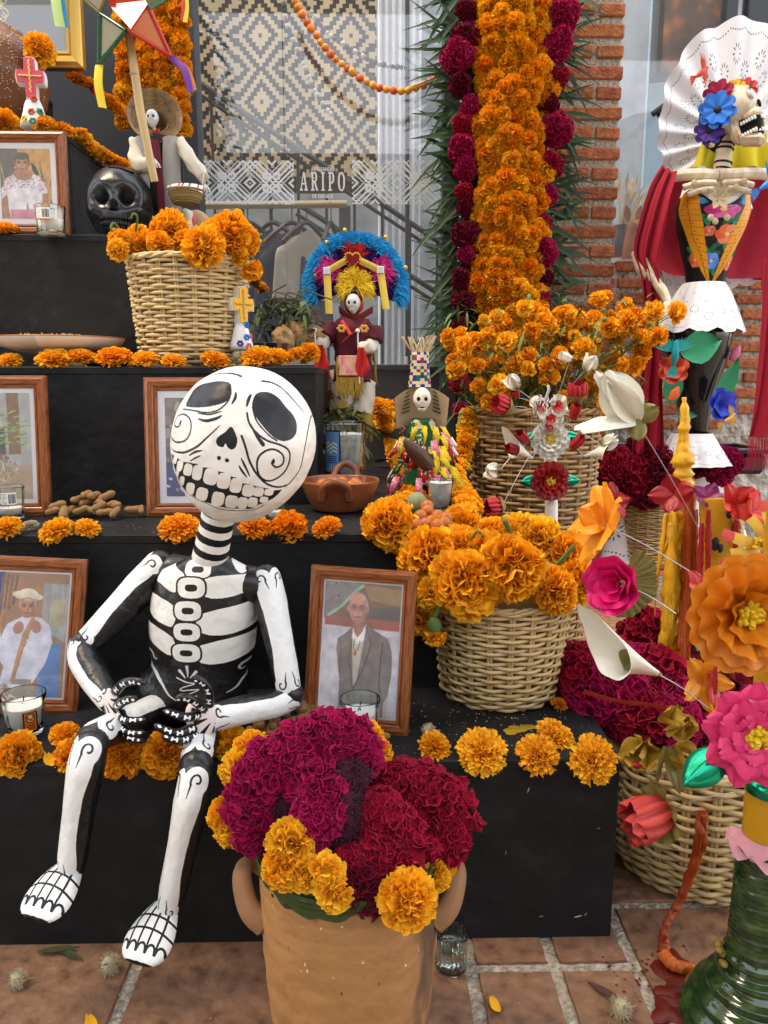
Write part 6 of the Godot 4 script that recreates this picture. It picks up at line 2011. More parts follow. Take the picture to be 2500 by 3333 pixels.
	for e in [[V(-.251,1.114,-2.35), V(0.035,0.042,0.035), "pale round root just right of the painted bowl"], [V(-.219,1.133,-2.38), V(0.038,0.045,0.04), "knobbly root beneath the wilted greens"], [V(-.185,1.134,-2.4), V(0.055,0.03,0.035), "long root nearest the feather dancer's flag"]]:
		mb = MB.new()
		var n3 := noise(1.2, int(e[0].x * 1000),3)
		mb.grid(18,14, func(a, b):
			var d := V(sin(PI * b) * sin(a * TAU), cos(PI * b), sin(PI * b) * cos(a * TAU))
			return d * e[1] * (1.0 + 0.35 * n3.get_noise_3dv(d * 1.6)))
		single("root_vegetable", mb, rootm, e[2], "root vegetable", T(e[0]))
	var gm := MB.new()
	for i in 170:
		var c := (V(-.285,1.178,-2.4)) + V(rf(-0.06,0.12), rf(-0.05,0.05), rf(-0.05,0.05))
		var f := rf(0.5,1.3)
		gm.tint(Color(f, f, f * 0.8))
		leaf_blade(gm, c, V(rf(-1,1), rf(-0.8,0.8), rf(-0.3,1)).normalized(), rf(0.02,0.05), rf(0.005,0.011),0.5)
	for i in 9:
		var c := (V(-.285,1.178,-2.4)) + V(rf(-0.05,0.1),0,0)
		gm.tube(smooth2([c, c + V(rf(-0.03,0.03), rf(0.04,0.09),0.02), c + V(rf(-0.09,0.12), rf(0.02,0.11),0.03)], 4),0.0022,5)
	single("wilted_greens", gm, M["dry leaf"], "wilted green leaves and stems over the pale roots", "leaves").set_meta("kind", "stuff")
	gm = MB.new()
	for i in 260:
		var t := rng.randf()
		var c := (V(-.128,.907,-2.4)).lerp(V(-.126,.75,-2.2), t) + V(rf(-0.06,0.1), rf(-0.04,0.04), rf(-0.1,0.05))
		var f := rf(0.4,1.2)
		gm.tint(Color(f, f, f * 0.75))
		leaf_blade(gm, c, V(rf(-1,1), rf(-0.6,1), rf(-0.3,1)).normalized(), rf(0.03,0.07), rf(0.004,0.014),0.5)
	for i in 22:
		var c := (V(-.078,.871,-2.4)) + V(rf(-0.12,0.08), rf(-0.06,0.02),0)
		gm.tube(smooth2([c, c + V(rf(-0.06,0.06), rf(0.01,0.05),0.03), c + V(rf(-0.12,0.1), rf(-0.05,0.04),0.05)], 4),0.0024,5)
	single("herb_bundle", gm, M["dry leaf"], "drying herbs and stems behind the tall candle glass", "herbs").set_meta("kind", "stuff")
	for e in [[V(.029,.7,-2.784), V(0.7,0.35,0.5), "dark broad leaf behind the clay bowl's right side"], [V(.125,.7,-1.71), V(1,0.1,0.3), "green leaf under the small orange fruits"], [V(-.156,.72,-2.464), V(-0.8,0.3,0.4), "green leaf behind the clay bowl's left side"]]:
		gm = MB.new()
		gm.tint(Color(0.7,0.8,0.6))
		leaf_blade(gm, e[0], (e[1] as Vector3).normalized(),0.12,0.03,0.3)
		single("broad_leaf", gm, M["palm leaf"], e[2], "leaf")
	# clay casserole with fruit
	var cb := thing("clay_bowl", "glazed brown clay bowl with two loop handles", "bowl", V(-.068,.687,-1.854))
	var glz := mat("brown glaze", Color.WHITE, 0.28, {"tex": mottle([Color(0.36,0.19,0.1), Color(0.52,0.3,0.17), Color(0.6,0.36,0.2)], 0.012,161,128), "tri": 4.0, "coat": 0.4})
	var s := 0.09604
	mb = MB.new()
	mb.lathe([Vector2(0,0), Vector2(0.62,0), Vector2(0.68,0.05), Vector2(0.78,0.2), Vector2(0.8,0.25), Vector2(0.83,0.3), Vector2(0.86,0.36), Vector2(0.9,0.45), Vector2(0.93,0.52), Vector2(0.97,0.64), Vector2(1.0,0.74), Vector2(0.985,0.78), Vector2(0.93,0.74), Vector2(0.85,0.4), Vector2(0.75,0.2), Vector2(0,0.15)].map(func(q): return q * s),48)
	part("body", mb, glz, cb)
	for e in [[V(-0.08,0.5,0.93), V(0,0.25,0.2)], [V(0.12,0.62,-0.93), V(0,0.3,-0.1)]]:
		mb = MB.new()
		var c: Vector3 = e[0]
		var o: Vector3 = e[1]
		mb.tube(smooth2([c + V(-0.34,-0.15,-0.03 * signf(c.z)), c + V(-0.28,0.12,0.1 * signf(c.z)) + o * 0.4, c + V(0,0.12,0.14 * signf(c.z)) + o, c + V(0.28,0.12,0.1 * signf(c.z)) + o * 0.4, c + V(0.34,-0.15,-0.03 * signf(c.z))].map(func(q): return q * s),5), s * 0.095,10)
		part("handle", mb, glz, cb)
	var fb := MB.new()
	fb.ball(Vector3.ZERO, Vector3.ONE, 14,10)
	var fmesh := fb.mesh()
	var fom := mat("brown fruit", Color.WHITE, 0.4, {"tex": mottle([Color(0.42,0.2,0.08), Color(0.72,0.4,0.14), Color(0.8,0.5,0.2)], 0.03,162,64), "tri": 8.0})
	for i in 9:
		var a := i * 2.4
		single("small_fruit", fmesh, fom, "small brown-orange fruit in the clay bowl", "fruit", T(cb.position + V(cos(a) * 0.45 * s, s * 0.58, sin(a) * 0.45 * s) * V(1.0 if i else 0.0,1,1.0 if i else 0.0), a, s * 0.2), "fruits in the clay bowl")
	for e in [[912,1118],[928,1108],[932,1128],[947,1118],[955,1135],[918,1138],[940,1143],[962,1122],[900,1140],[930,1098]]:
		single("loquat", fmesh, fom, "small orange fruit lying before the small candle glass", "fruit", T((V(.13,.705,-1.58)) + V((e[0] - 930) * 0.00106, maxf(0.0, (1128 - e[1])) * 0.0006, (e[1] - 1128) * 0.003), rf(0,3),0.0155), "loose fruits by the small candle glass")
	var tray := thing("blue_tray", "shallow blue tray under the straw hat doll", "tray", V(.148,.688,-2.029))
	mb = MB.new()
	mb.box(T(V(0.02,0.008,0)), V(0.15,0.014,0.16),0.004)
	part("board", mb, mat("blue tray paint", lin(0.02,0.04,0.12),0.4), tray)
	single("dried_pod", fmesh, mat("olive pod", lin(0.22,0.22,0.1),0.6), "olive green fruit at the edge of the blue tray", "fruit", T(V(.112,.72,-1.751),0,0.024))
	# skull bread and shell behind the upper basket
	var pb := thing("figure_bread", "tan bread with a pink painted patch behind the upper basket", "bread", V(-.527,1.433,-2.5))
	mb = MB.new()
	mb.ball(V(0,0.02,0), V(0.05,0.06,0.04),18,12)
	mb.ball(V(0.05,-0.02,0), V(0.05,0.035,0.035),16,10)
	part("loaf", mb, mat("tan crust", lin(0.42,0.25,0.12),0.6), pb)
	mb = MB.new()
	mb.ball(V(-0.01,0.04,0.028), V(0.02,0.03,0.016),12,8)
	part("pink_icing", mb, mat("pink icing", lin(0.6,0.08,0.13),0.6), pb)

# ---------- dolls and the star lantern ----------
func little_skull(o: Node3D, c: Vector3, s: float, m: Material, open := false, yaw := 0.0) -> void:
	var h := Node3D.new()
	h.name = "head"
	o.add_child(h, true)
	h.position = c
	h.rotation.y = yaw
	var mb := MB.new()
	mb.grid(24,20, func(a, b):
		var d := V(sin(PI * b) * sin(a * TAU), cos(PI * b), sin(PI * b) * cos(a * TAU))
		var low := smoothstep(-0.1,-0.9, d.y)
		var r := 1.0
		for e in [-1,1]:
			r -= 0.16 * exp(-(d - V(e * 0.38,0.02,0.9).normalized()).length_squared() / 0.045)
			r += 0.07 * exp(-(d - V(e * 0.62,-0.3,0.7).normalized()).length_squared() / 0.06)
		return V(d.x * (0.82 - 0.3 * low), d.y * 1.05 - 0.16 * low, d.z * (0.9 - 0.08 * low)) * s * r)
	part("skull", mb, m, h)
	for e in [-1,1]:
		mb = MB.new()
		mb.ball(V(e * 0.3,0.03,0.68) * s, V(0.2,0.22,0.16) * s, 12,8)
		part("eye_socket", mb, M["socket dark"] if open else mat("silver paint", lin(0.05,0.05,0.055),0.3, {"metal": 0.6}), h)
	mb = MB.new()
	mb.prism(PackedVector2Array([Vector2(0,0.0), Vector2(0.1,-0.22), Vector2(0.0,-0.17), Vector2(-0.1,-0.22)].map(func(q): return q * s)), T(V(0,-0.1,0.79) * s),0.06 * s)
	part("nose_hole", mb, M["socket dark"], h)
	if open:
		mb = MB.new()
		mb.ball(V(0,-0.72,0.52) * s, V(0.27,0.16,0.2) * s, 12,8)
		part("mouth", mb, M["socket dark"], h)
	mb = MB.new()
	for row in 2:
		for i in 7:
			var t := (i - 3) / 3.0
			mb.ball(V(t * 0.3, (-0.56 - row * (0.3 if open else 0.14)),0.72 - 0.12 * t * t) * s, V(0.05,0.075,0.05) * s, 6,5)
	part("teeth", mb, M["sugar"], h)

func cloth_tube(o: Node3D, called: String, pts: Array, rad: Array, m: Material, fold := 0.12) -> void:
	var mb := MB.new()
	var p := smooth2(pts, 5)
	var r := smooth_r(rad, 5)
	mb.tube(p, r, 16)
	for k in mb.v.size():
		var q := mb.v[k]
		mb.v[k] = q + V(sin(q.y * 160.0 + q.z * 90.0), sin(q.x * 170.0), sin(q.x * 150.0 + q.y * 80.0)) * fold * 0.02
	part(called, mb, m, o)

func ribbon(o: Node3D, called: String, pts: Array, w: float, side: Vector3, m: Material, twist := 0.0) -> void:
	var p := smooth2(pts, 5)
	var mb := MB.new()
	var n := p.size()
	mb.grid(2, n - 1, func(a, b):
		var k: int = roundi(b * (n - 1))
		return p[k] + side.rotated(Vector3.UP, twist * b) * (a - 0.5) * w + V(0,0,0.15 * w * sin(a * PI)))
	part(called, mb, m, o)

func fringe(o: Node3D, called: String, a: Vector3, b: Vector3, ln: float, n: int, m: Material) -> void:
	var mb := MB.new()
	for k in n:
		var p := a.lerp(b, (k + 0.5) / n)
		var f := rf(0.7,1.2)
		mb.tint(Color(f, f, f))
		mb.tube([p, p + V(rf(-0.003,0.003),-ln * 0.6,0.004 + rf(0,0.004)), p + V(rf(-0.006,0.006),-ln * rf(0.85,1.1), rf(0,0.006))], 0.0017,4, false)
	part(called, mb, m, o).set_meta("kind", "stuff")

func dolls() -> void:
	var linen := mat("linen", lin(0.62,0.57,0.47),0.95)
	var bone := mat("doll bone", lin(0.72,0.7,0.66),0.4)
	var silver := mat("silver skull", lin(0.58,0.58,0.58),0.4, {"metal": 0.1})
	# sombrero doll
	var o := thing("sombrero_doll", "skeleton doll in sombrero and woven vest holding a small basket", "doll", V(-.628,1.421,-2.45))
	o.position.y = 1.4
	var L := Transform3D(Basis(),-o.position)
	var at := func(p: Vector3) -> Vector3: return p - o.position
	var straw := mat("straw hat", Color.WHITE, 0.85, {"tex": mottle([Color(0.42,0.34,0.24), Color(0.6,0.51,0.38), Color(0.7,0.61,0.47)], 0.03,171,128), "tri": 10.0, "nm": dents(0.2,172,6.0,128), "bump": 0.7})
	var hc: Vector3 = at.call(V(-.625,1.75,-2.43))
	var hx := Transform3D(Basis.from_euler(V(1.35,0.0,-0.15)), hc + V(0,0.004,-0.03))
	var mb := MB.new()
	mb.lathe([Vector2(0.001,-0.07), Vector2(0.025,-0.06), Vector2(0.03,-0.02), Vector2(0.032,0.0), Vector2(0.05,0.01), Vector2(0.066,0.02), Vector2(0.078,0.032), Vector2(0.081,0.034), Vector2(0.079,0.028), Vector2(0.05,0.002)], 32, hx, 0.03,2.0)
	part("sombrero", mb, straw, o)
	mb = MB.new()
	for i in 5:
		var ring := []
		for k in 33:
			var a := TAU * k / 32
			var r := 0.04 + i * 0.0082
			ring.append(hx * V(sin(a) * r, 0.006 + (r - 0.04) * 0.62, cos(a) * r))
		mb.tube(ring, 0.0014,5, false)
	part("hat_braids", mb, straw, o)
	little_skull(o, hc + V(0,0,0.012),0.0225, silver)
	mb = MB.new()
	mb.tube([hc + V(0,-0.02,0), at.call(V(-.624,1.702,-2.45))], 0.005,8)
	part("neck", mb, bone, o)
	mb = MB.new()
	for i in 14:
		mb.ball(at.call(V(-.619,1.707,-2.43)) + V(rf(-0.02,0.02), rf(-0.02,0.012), rf(0,0.012)), Vector3.ONE * rf(0.005,0.009),7,5)
	part("neckerchief", mb, mat("red paisley", Color.WHITE, 0.8, {"tex": mottle([Color(0.45,0.07,0.03), Color(0.7,0.14,0.04), Color(0.8,0.5,0.12)], 0.05,173,64), "tri": 30.0}), o)
	var tweed := Cv.new(64,64, Color(0.82,0.81,0.79))
	for y in 16:
		for x in 16:
			if (x + y) % 2:
				tweed.box(x * 4, y * 4,4,3, Color(0.12,0.12,0.13))
	var vest := mat("woven vest", Color.WHITE, 0.95, {"tex": tweed.tex(), "scale": V(4,7,1)})
	for e in [[V(-.682,1.701,-2.43), V(-.635,1.696,-2.41), V(-.687,1.515,-2.43), V(-.642,1.472,-2.41)], [V(-.594,1.696,-2.41), V(-.549,1.702,-2.43), V(-.608,1.472,-2.41), V(-.554,1.496,-2.43)]]:
		mb = MB.new()
		var p0: Vector3 = at.call(e[0])
		var p1: Vector3 = at.call(e[1])
		var p2: Vector3 = at.call(e[2])
		var p3: Vector3 = at.call(e[3])
		mb.grid(8,10, func(a, b): return p0.lerp(p1, a).lerp(p2.lerp(p3, a), b) + V(0,0,0.012 * sin(PI * a) + 0.004 * sin(b * 9.0 + a * 4.0)))
		part("vest_panel", mb, vest, o)
	cloth_tube(o, "black_shirt", [at.call(V(-.626,1.708,-2.46)), at.call(V(-.631,1.614,-2.46)), at.call(V(-.626,1.522,-2.46)), at.call(V(-.621,1.482,-2.46))], [0.05,0.052,0.042,0.03], M.black)
	cloth_tube(o, "sleeve", [at.call(V(-.679,1.693,-2.44)), at.call(V(-.676,1.636,-2.42)), at.call(V(-.65,1.614,-2.4)), at.call(V(-.622,1.626,-2.38))], [0.02,0.024,0.021,0.017], linen)
	cloth_tube(o, "sleeve", [at.call(V(-.553,1.693,-2.44)), at.call(V(-.524,1.643,-2.42)), at.call(V(-.489,1.597,-2.4)), at.call(V(-.474,1.578,-2.39))], [0.018,0.021,0.02,0.016], linen)
	cloth_tube(o, "trouser_leg", [at.call(V(-.613,1.502,-2.46)), at.call(V(-.601,1.455,-2.46)), at.call(V(-.593,1.408,-2.46))], [0.028,0.026,0.022], linen)
	cloth_tube(o, "trouser_leg", [at.call(V(-.557,1.502,-2.46)), at.call(V(-.555,1.456,-2.46)), at.call(V(-.554,1.408,-2.46))], [0.028,0.026,0.022], linen)
	ribbon(o, "sash", [at.call(V(-.615,1.688,-2.4)), at.call(V(-.604,1.584,-2.39)), at.call(V(-.606,1.47,-2.4))], 0.02, Vector3.RIGHT, mat("maroon sash", lin(0.12,0.01,0.03),0.8))
	mb = MB.new()
	for q in [V(-.611,1.624,-2.375), V(-.471,1.559,-2.38)]:
		for i in 4:
			mb.tube([at.call(q), at.call(q) + V(0.006 * i - 0.008,-0.012,0.004), at.call(q) + V(0.008 * i - 0.01,-0.022,0.002)], 0.0026,5)
	part("hand_bones", mb, bone, o).set_meta("kind", "stuff")
	var kb := thing("tiny_basket", "tiny straw basket with striped napkin hanging on the sombrero doll's arm", "basket", V(-.524,1.498,-2.36))
	mb = MB.new()
	mb.lathe([Vector2(0,0), Vector2(0.034,0.002), Vector2(0.046,0.018), Vector2(0.053,0.036), Vector2(0.05,0.037), Vector2(0,0.02)], 24)
	part("bowl", mb, mat("straw basket", lin(0.27,0.2,0.08),0.85), kb)
	for i in 7:
		mb = MB.new()
		var ring := []
		for k in 25:
			var a := TAU * k / 24
			var r := 0.036 + 0.0165 * i / 6.0
			ring.append(V(sin(a) * r, 0.004 + i * 0.0055, cos(a) * r))
		mb.tube(ring, 0.0031,5, false)
		part("coil", mb, M["straw basket"], kb)
	mb = MB.new()
	mb.tube([V(0.045,0.03,0), V(0.055,0.09,0), V(0.045,0.1,0)], 0.0016,5)
	part("string", mb, bone, kb)
	var nap := Cv.new(128,32, Color(0.88,0.87,0.85))
	for e in [[20, Color(0.1,0.4,0.35)], [50, Color(0.7,0.12,0.15)], [60, Color(0.7,0.12,0.15)], [78, Color(0.1,0.4,0.35)], [104, Color(0.7,0.12,0.15)]]:
		nap.box(e[0], 0,5,32, e[1])
	mb = MB.new()
	mb.grid(20,6, func(a, b):
		var an: float = (a - 0.5) * 2.6
		return V(sin(an) * 0.053,0.048 - b * 0.022 + 0.008 * cos(an) , cos(an) * 0.054 * (0.3 + 0.7 * b)))
	single("striped_napkin", mb, mat("napkin cloth", Color.WHITE, 0.9, {"tex": nap.tex()}), "white napkin with red and green stripes in the tiny basket", "napkin", T(kb.position))
	# star lantern on a bamboo stick
	var st := thing("star_lantern", "star lantern of red and green film on a bamboo stick", "lantern", V(-.663,1.942,-2.3))
	at = func(p: Vector3) -> Vector3: return p - st.position
	mb = MB.new()
	mb.tube([at.call(V(-.653,1.938,-2.32)), at.call(V(-.629,1.734,-2.31)), at.call(V(-.604,1.554,-2.33))], [0.012,0.0125,0.011], 10)
	part("stick", mb, mat("bamboo pale", lin(0.55,0.4,0.2),0.5), st)
	for i in 3:
		mb = MB.new()
		var q: Vector3 = (at.call(V(-.641,1.829,-2.31)) as Vector3).lerp(at.call(V(-.61,1.594,-2.33)), i / 2.0)
		mb.ball(q, V(0.0135,0.004,0.0135),10,6)
		part("stick_node", mb, M["bamboo pale"], st)
	var film := func(called: String, k: Color, a: float) -> StandardMaterial3D:
		var m := mat(called, Color(k.r, k.g, k.b, a),0.12, {"spec": 0.5})
		m.transparency = BaseMaterial3D.TRANSPARENCY_ALPHA
		return m
	var redf := mat("red film", lin(0.62,0.05,0.025),0.15, {"back": lin(0.5,0.05,0.02), "coat": 0.6})
	var orf := mat("orange film", lin(0.6,0.16,0.02),0.15, {"back": lin(0.5,0.15,0.02), "coat": 0.6})
	var grf := mat("green film", lin(0.03,0.12,0.06),0.15, {"back": lin(0.03,0.12,0.05), "coat": 0.6})
	var olf := mat("olive film", lin(0.2,0.16,0.05),0.15, {"back": lin(0.15,0.12,0.04), "coat": 0.6})
	var core: Vector3 = at.call(V(-.641,1.988,-2.3))
	mb = MB.new()
	var ic := [[V(-.688,1.986,-2.27)], [V(-.619,1.907,-2.22)], [V(-.574,1.994,-2.26)], [V(-.669,2.043,-2.26)], [V(-.589,2.049,-2.26)], [V(-.669,2.033,-2.42)]]
	var pp := ic.map(func(e): return at.call(e[0]))
	for f in [[0,1,2], [0,2,4], [0,4,3], [0,3,5], [3,4,5], [4,2,5], [2,1,5], [1,0,5]]:
		mb.face([pp[f[0]], pp[f[1]], pp[f[2]]])
	part("core", mb, redf, st)
	for e in [[V(-.732,1.852,-2.3), V(-.715,1.969,-2.28), V(-.64,1.915,-2.25), V(-.696,1.98,-2.4), grf], [V(-.537,1.872,-2.3), V(-.628,1.911,-2.24), V(-.583,1.982,-2.26), V(-.645,2.007,-2.4), redf], [V(-.799,2.043,-2.3), V(-.717,1.969,-2.28), V(-.683,2.015,-2.26), V(-.739,2.054,-2.4), olf], [V(-.527,2.023,-2.3), V(-.579,1.973,-2.26), V(-.587,2.038,-2.26), V(-.618,2.067,-2.4), grf]]:
		var tip: Vector3 = at.call(e[0])
		var b := [at.call(e[1]), at.call(e[2]), at.call(e[3])]
		mb = MB.new()
		for k in 3:
			mb.face([tip, b[k], b[(k + 1) % 3]])
		part("star_point", mb, orf if e[4] == redf else olf if e[4] == grf else e[4], st)
		mb = MB.new()
		for k in 3:
			mb.tube([tip, b[k]], 0.0062,6)
			mb.tube([b[k], b[(k + 1) % 3]], 0.0055,6)
		part("point_edges", mb, e[4], st)
	var yl := mat("yellow ribbon", lin(0.72,0.55,0.03),0.6)
	var pr := mat("purple ribbon", lin(0.13,0.03,0.3),0.5)
	var tng := mat("orange ribbon", lin(0.7,0.2,0.03),0.5)
	var lm := mat("lime ribbon", lin(0.45,0.6,0.22),0.6)
	var bl := mat("sky ribbon", lin(0.03,0.3,0.55),0.5)
	var rd := mat("red ribbon", lin(0.5,0.03,0.02),0.5)
	ribbon(st, "ribbon", [at.call(V(-.732,1.848,-2.3)), at.call(V(-.731,1.794,-2.28)), at.call(V(-.72,1.729,-2.27))], 0.022, Vector3.RIGHT, yl, 0.6)
	ribbon(st, "ribbon", [at.call(V(-.734,1.85,-2.31)), at.call(V(-.748,1.793,-2.31)), at.call(V(-.739,1.763,-2.31))], 0.012, Vector3.RIGHT, rd, 0.4)
	ribbon(st, "ribbon", [at.call(V(-.535,1.869,-2.3)), at.call(V(-.496,1.831,-2.28)), at.call(V(-.479,1.769,-2.27))], 0.02, V(0.8,0.5,0), pr, 0.4)
	ribbon(st, "ribbon", [at.call(V(-.534,1.872,-2.31)), at.call(V(-.494,1.842,-2.31)), at.call(V(-.474,1.784,-2.3))], 0.014, V(0.8,0.5,0), tng, 0.3)
	ribbon(st, "ribbon", [at.call(V(-.839,2.043,-2.3)), at.call(V(-.834,1.993,-2.29)), at.call(V(-.824,1.934,-2.28))], 0.026, Vector3.RIGHT, lm, 0.4)
	ribbon(st, "ribbon", [at.call(V(-.828,2.048,-2.31)), at.call(V(-.82,1.992,-2.3)), at.call(V(-.813,1.936,-2.29))], 0.018, Vector3.RIGHT, bl, 0.3)
	ribbon(st, "ribbon", [at.call(V(-.498,2.035,-2.3)), at.call(V(-.491,1.996,-2.29)), at.call(V(-.496,1.951,-2.28))], 0.013, Vector3.RIGHT, rd, 0.4)
	ribbon(st, "ribbon", [at.call(V(-.49,2.035,-2.3)), at.call(V(-.485,1.991,-2.29)), at.call(V(-.489,1.948,-2.28))], 0.012, Vector3.RIGHT, yl, 0.4)
	# feather dancer
	var d := thing("feather_dancer_doll", "skeleton dancer doll in a blue feather headdress and maroon tunic", "doll", V(-.043,.876,-2.45))
	at = func(p: Vector3) -> Vector3: return p - d.position
	var fl := func(called: String, m: Material, n: int, inner: float, outer: float, a0: float, a1: float, ln: float, zz: float) -> void:
		var b := MB.new()
		var c: Vector3 = at.call(V(-.037,1.279,-2.47))
		for k in n:
			var a := lerpf(a0, a1, rng.randf())
			var r := lerpf(inner, outer, rng.randf())
			var q := c + V(sin(a) * r * 0.98, cos(a) * r * 1.02, zz + rf(-0.02,0.02))
			var f := rf(0.75,1.25)
			b.tint(Color(f, f, f))
			var dr := V(sin(a + rf(-1.1,1.1)), cos(a + rf(-1.1,1.1)), rf(-0.5,0.9)).normalized()
			var s := dr.cross(V(0.2,0.3,1)).normalized()
			var w := ln * 0.06
			var mid := q + dr * ln * 0.55
			b.face([q - s * w, q + s * w, mid + s * w * 0.8, mid - s * w * 0.8])
			b.face([mid - s * w * 0.8, mid + s * w * 0.8, q + dr * ln + V(0,-ln * 0.25,0)])
		part(called, b, m, d).set_meta("kind", "stuff")
	var cyan := mat("cyan feather", lin(0.02,0.34,0.68),0.9, {"vc": 1, "back": lin(0.01,0.15,0.3)})
	var indigo := mat("indigo feather", lin(0.05,0.015,0.2),0.9, {"vc": 1})
	var pink := mat("pink feather", lin(0.6,0.03,0.25),0.9, {"vc": 1})
	var yf := mat("yellow feather", lin(0.75,0.5,0.02),0.9, {"vc": 1})
	var redfe := mat("red feather", lin(0.5,0.02,0.02),0.9, {"vc": 1})
	mb = MB.new()
	mb.tint(Color.WHITE)
	var poly := [at.call(V(-.037,1.282,-2.5))]
	for k in 25:
		var a := -1.9 + 3.8 * k / 24.0
		poly.append(at.call(V(-.037,1.282,-2.5)) + V(sin(a), cos(a),0) * 0.135)
	mb.face(poly)
	part("headdress_back", mb, indigo, d)
	fl.call("blue_plume", cyan, 3000,0.122,0.148,-1.85,1.85,0.034,0.0)
	fl.call("indigo_plume", indigo, 1200,0.03,0.125,-1.6,1.6,0.04,-0.01)
	fl.call("pink_plume", pink, 500,0.06,0.115,0.75,1.3,0.035,0.01)
	fl.call("pink_plume", pink, 500,0.06,0.115,-1.3,-0.75,0.035,0.01)
	fl.call("red_plume", redfe, 450,0.03,0.12,-0.3,0.3,0.03,0.01)
	fl.call("yellow_plume", yf, 800,0.0,0.042,-2.3,2.3,0.03,0.045)
	var gold := mat("gold ribbon", lin(0.55,0.38,0.05),0.35, {"metal": 0.3})
	for e in [[V(-.063,1.354,-2.42), V(-.122,1.322,-2.42), V(-.116,1.195,-2.4)], [V(-.024,1.354,-2.42), V(.04,1.325,-2.42), V(.057,1.209,-2.4)]]:
		ribbon(d, "gold_ribbon", [at.call(e[0]), (at.call(e[0]) as Vector3).lerp(at.call(e[1]),0.5), at.call(e[1])], 0.022, V(0,1,0), gold)
		ribbon(d, "gold_ribbon", [at.call(e[1]), (at.call(e[1]) as Vector3).lerp(at.call(e[2]),0.5), at.call(e[2])], 0.022, Vector3.RIGHT, gold)
		mb = MB.new()
		mb.box(T(at.call(e[1]) + V(0,0,0.006)), V(0.022,0.022,0.006),0.002)
		part("silver_buckle", mb, silver, d)
	mb = MB.new()
	var hp := []
	for i in 24:
		var t := TAU * i / 24
		hp.append(Vector2(pow(sin(t),3) * 0.019, (13 * cos(t) - 5 * cos(2 * t) - 2 * cos(3 * t) - cos(4 * t)) * 0.00125))
	mb.prism(PackedVector2Array(hp), T(at.call(V(-.044,1.355,-2.41))),0.008)
	part("heart_charm", mb, mat("heart red", lin(0.2,0.01,0.01),0.2), d)
	mb = MB.new()
	for p in hp:
		mb.ball(at.call(V(-.044,1.355,-2.41)) + V(p.x * 1.2, p.y * 1.2,0.002), Vector3.ONE * 0.0034,6,4)
	part("heart_border", mb, gold, d)
	for e in [V(-.159,1.312,-2.45), V(-.068,1.446,-2.45), V(-.123,1.41,-2.45), V(.056,1.426,-2.45), V(.117,1.337,-2.45)]:
		mb = MB.new()
		mb.ball(at.call(e), Vector3.ONE * 0.007,10,8)
		part("gilt_bead", mb, gold, d)
	little_skull(d, at.call(V(-.043,1.226,-2.4)),0.0265, silver, false, -0.2)
	mb = MB.new()
	mb.ball(at.call(V(-.041,1.23,-2.44)), V(0.03,0.036,0.02),16,12)
	part("red_hood", mb, M["red paisley"], d)
	mb = MB.new()
	mb.tube([at.call(V(-.042,1.202,-2.44)), at.call(V(-.041,1.168,-2.45))], 0.007,8)
	part("neck", mb, bone, d)
	ribbon(d, "collar", [at.call(V(-.087,1.21,-2.42)), at.call(V(-.04,1.181,-2.4)), at.call(V(.017,1.21,-2.42))], 0.02, V(0,1,0.5), mat("dark red cloth", lin(0.16,0.015,0.01),0.7))
	var maroon := mat("maroon velvet", lin(0.085,0.006,0.016),0.8, {"rim": 0.7})
	cloth_tube(d, "tunic", [at.call(V(-.04,1.185,-2.45)), at.call(V(-.043,1.151,-2.45)), at.call(V(-.045,1.098,-2.45)), at.call(V(-.044,1.041,-2.45)), at.call(V(-.044,.991,-2.45))], [0.046,0.068,0.06,0.056,0.068], maroon)
	for e in [[V(-.103,1.156,-2.44), V(-.13,1.125,-2.42), V(-.141,1.107,-2.4), V(-.159,1.113,-2.38)], [V(.017,1.151,-2.44), V(.017,1.111,-2.42), V(.001,1.093,-2.39), V(-.017,1.101,-2.36)]]:
		cloth_tube(d, "sleeve", [at.call(e[0]), at.call(e[1])], [0.03,0.028], maroon)
		cloth_tube(d, "cuff", [at.call(e[1]), at.call(e[2]), at.call(e[3])], [0.02,0.02,0.014], linen)
	ribbon(d, "red_sash", [at.call(V(-.078,1.174,-2.38)), at.call(V(-.051,1.132,-2.36))], 0.012, V(0.8,0.5,0), rd)
	ribbon(d, "red_sash", [at.call(V(-.002,1.174,-2.38)), at.call(V(-.078,1.108,-2.36))], 0.012, V(0.6,0.8,0), rd)
	for e in [[-0.038,0], [0.03,1]]:
		mb = MB.new()
		for i in 6:
			mb.ball(at.call(V(-.04,1.149,-2.365)) + V(e[0] + cos(i * 1.05) * 0.009, sin(i * 1.05) * 0.008,0), V(0.006,0.005,0.003),7,5)
		part("embroidered_flower", mb, mat("embroidery " + str(e[1]), lin(0.6,0.3,0.06),0.6), d)
	mb = MB.new()
	mb.box(T(at.call(V(-.059,1.04,-2.375)),0,1,-0.15), V(0.062,0.062,0.008),0.003)
	part("apron", mb, mat("pink apron", Color.WHITE, 0.8, {"tex": mottle([Color(0.8,0.6,0.5), Color(0.85,0.7,0.6), Color(0.8,0.3,0.4)], 0.03,181,64), "tri": 12.0}), d)
	var gf := mat("gold fringe", lin(0.4,0.25,0.03),0.6, {"vc": 1})
	fringe(d, "gold_fringe", at.call(V(-.092,1.07,-2.37)), at.call(V(-.093,.985,-2.37)),0.04,10, gf)
	fringe(d, "gold_fringe", at.call(V(-.09,1.006,-2.37)), at.call(V(-.013,1.006,-2.37)),0.06,26, gf)
	fringe(d, "gold_fringe", at.call(V(.016,1.17,-2.47)), at.call(V(.026,1.027,-2.44)),0.05,24, gf)
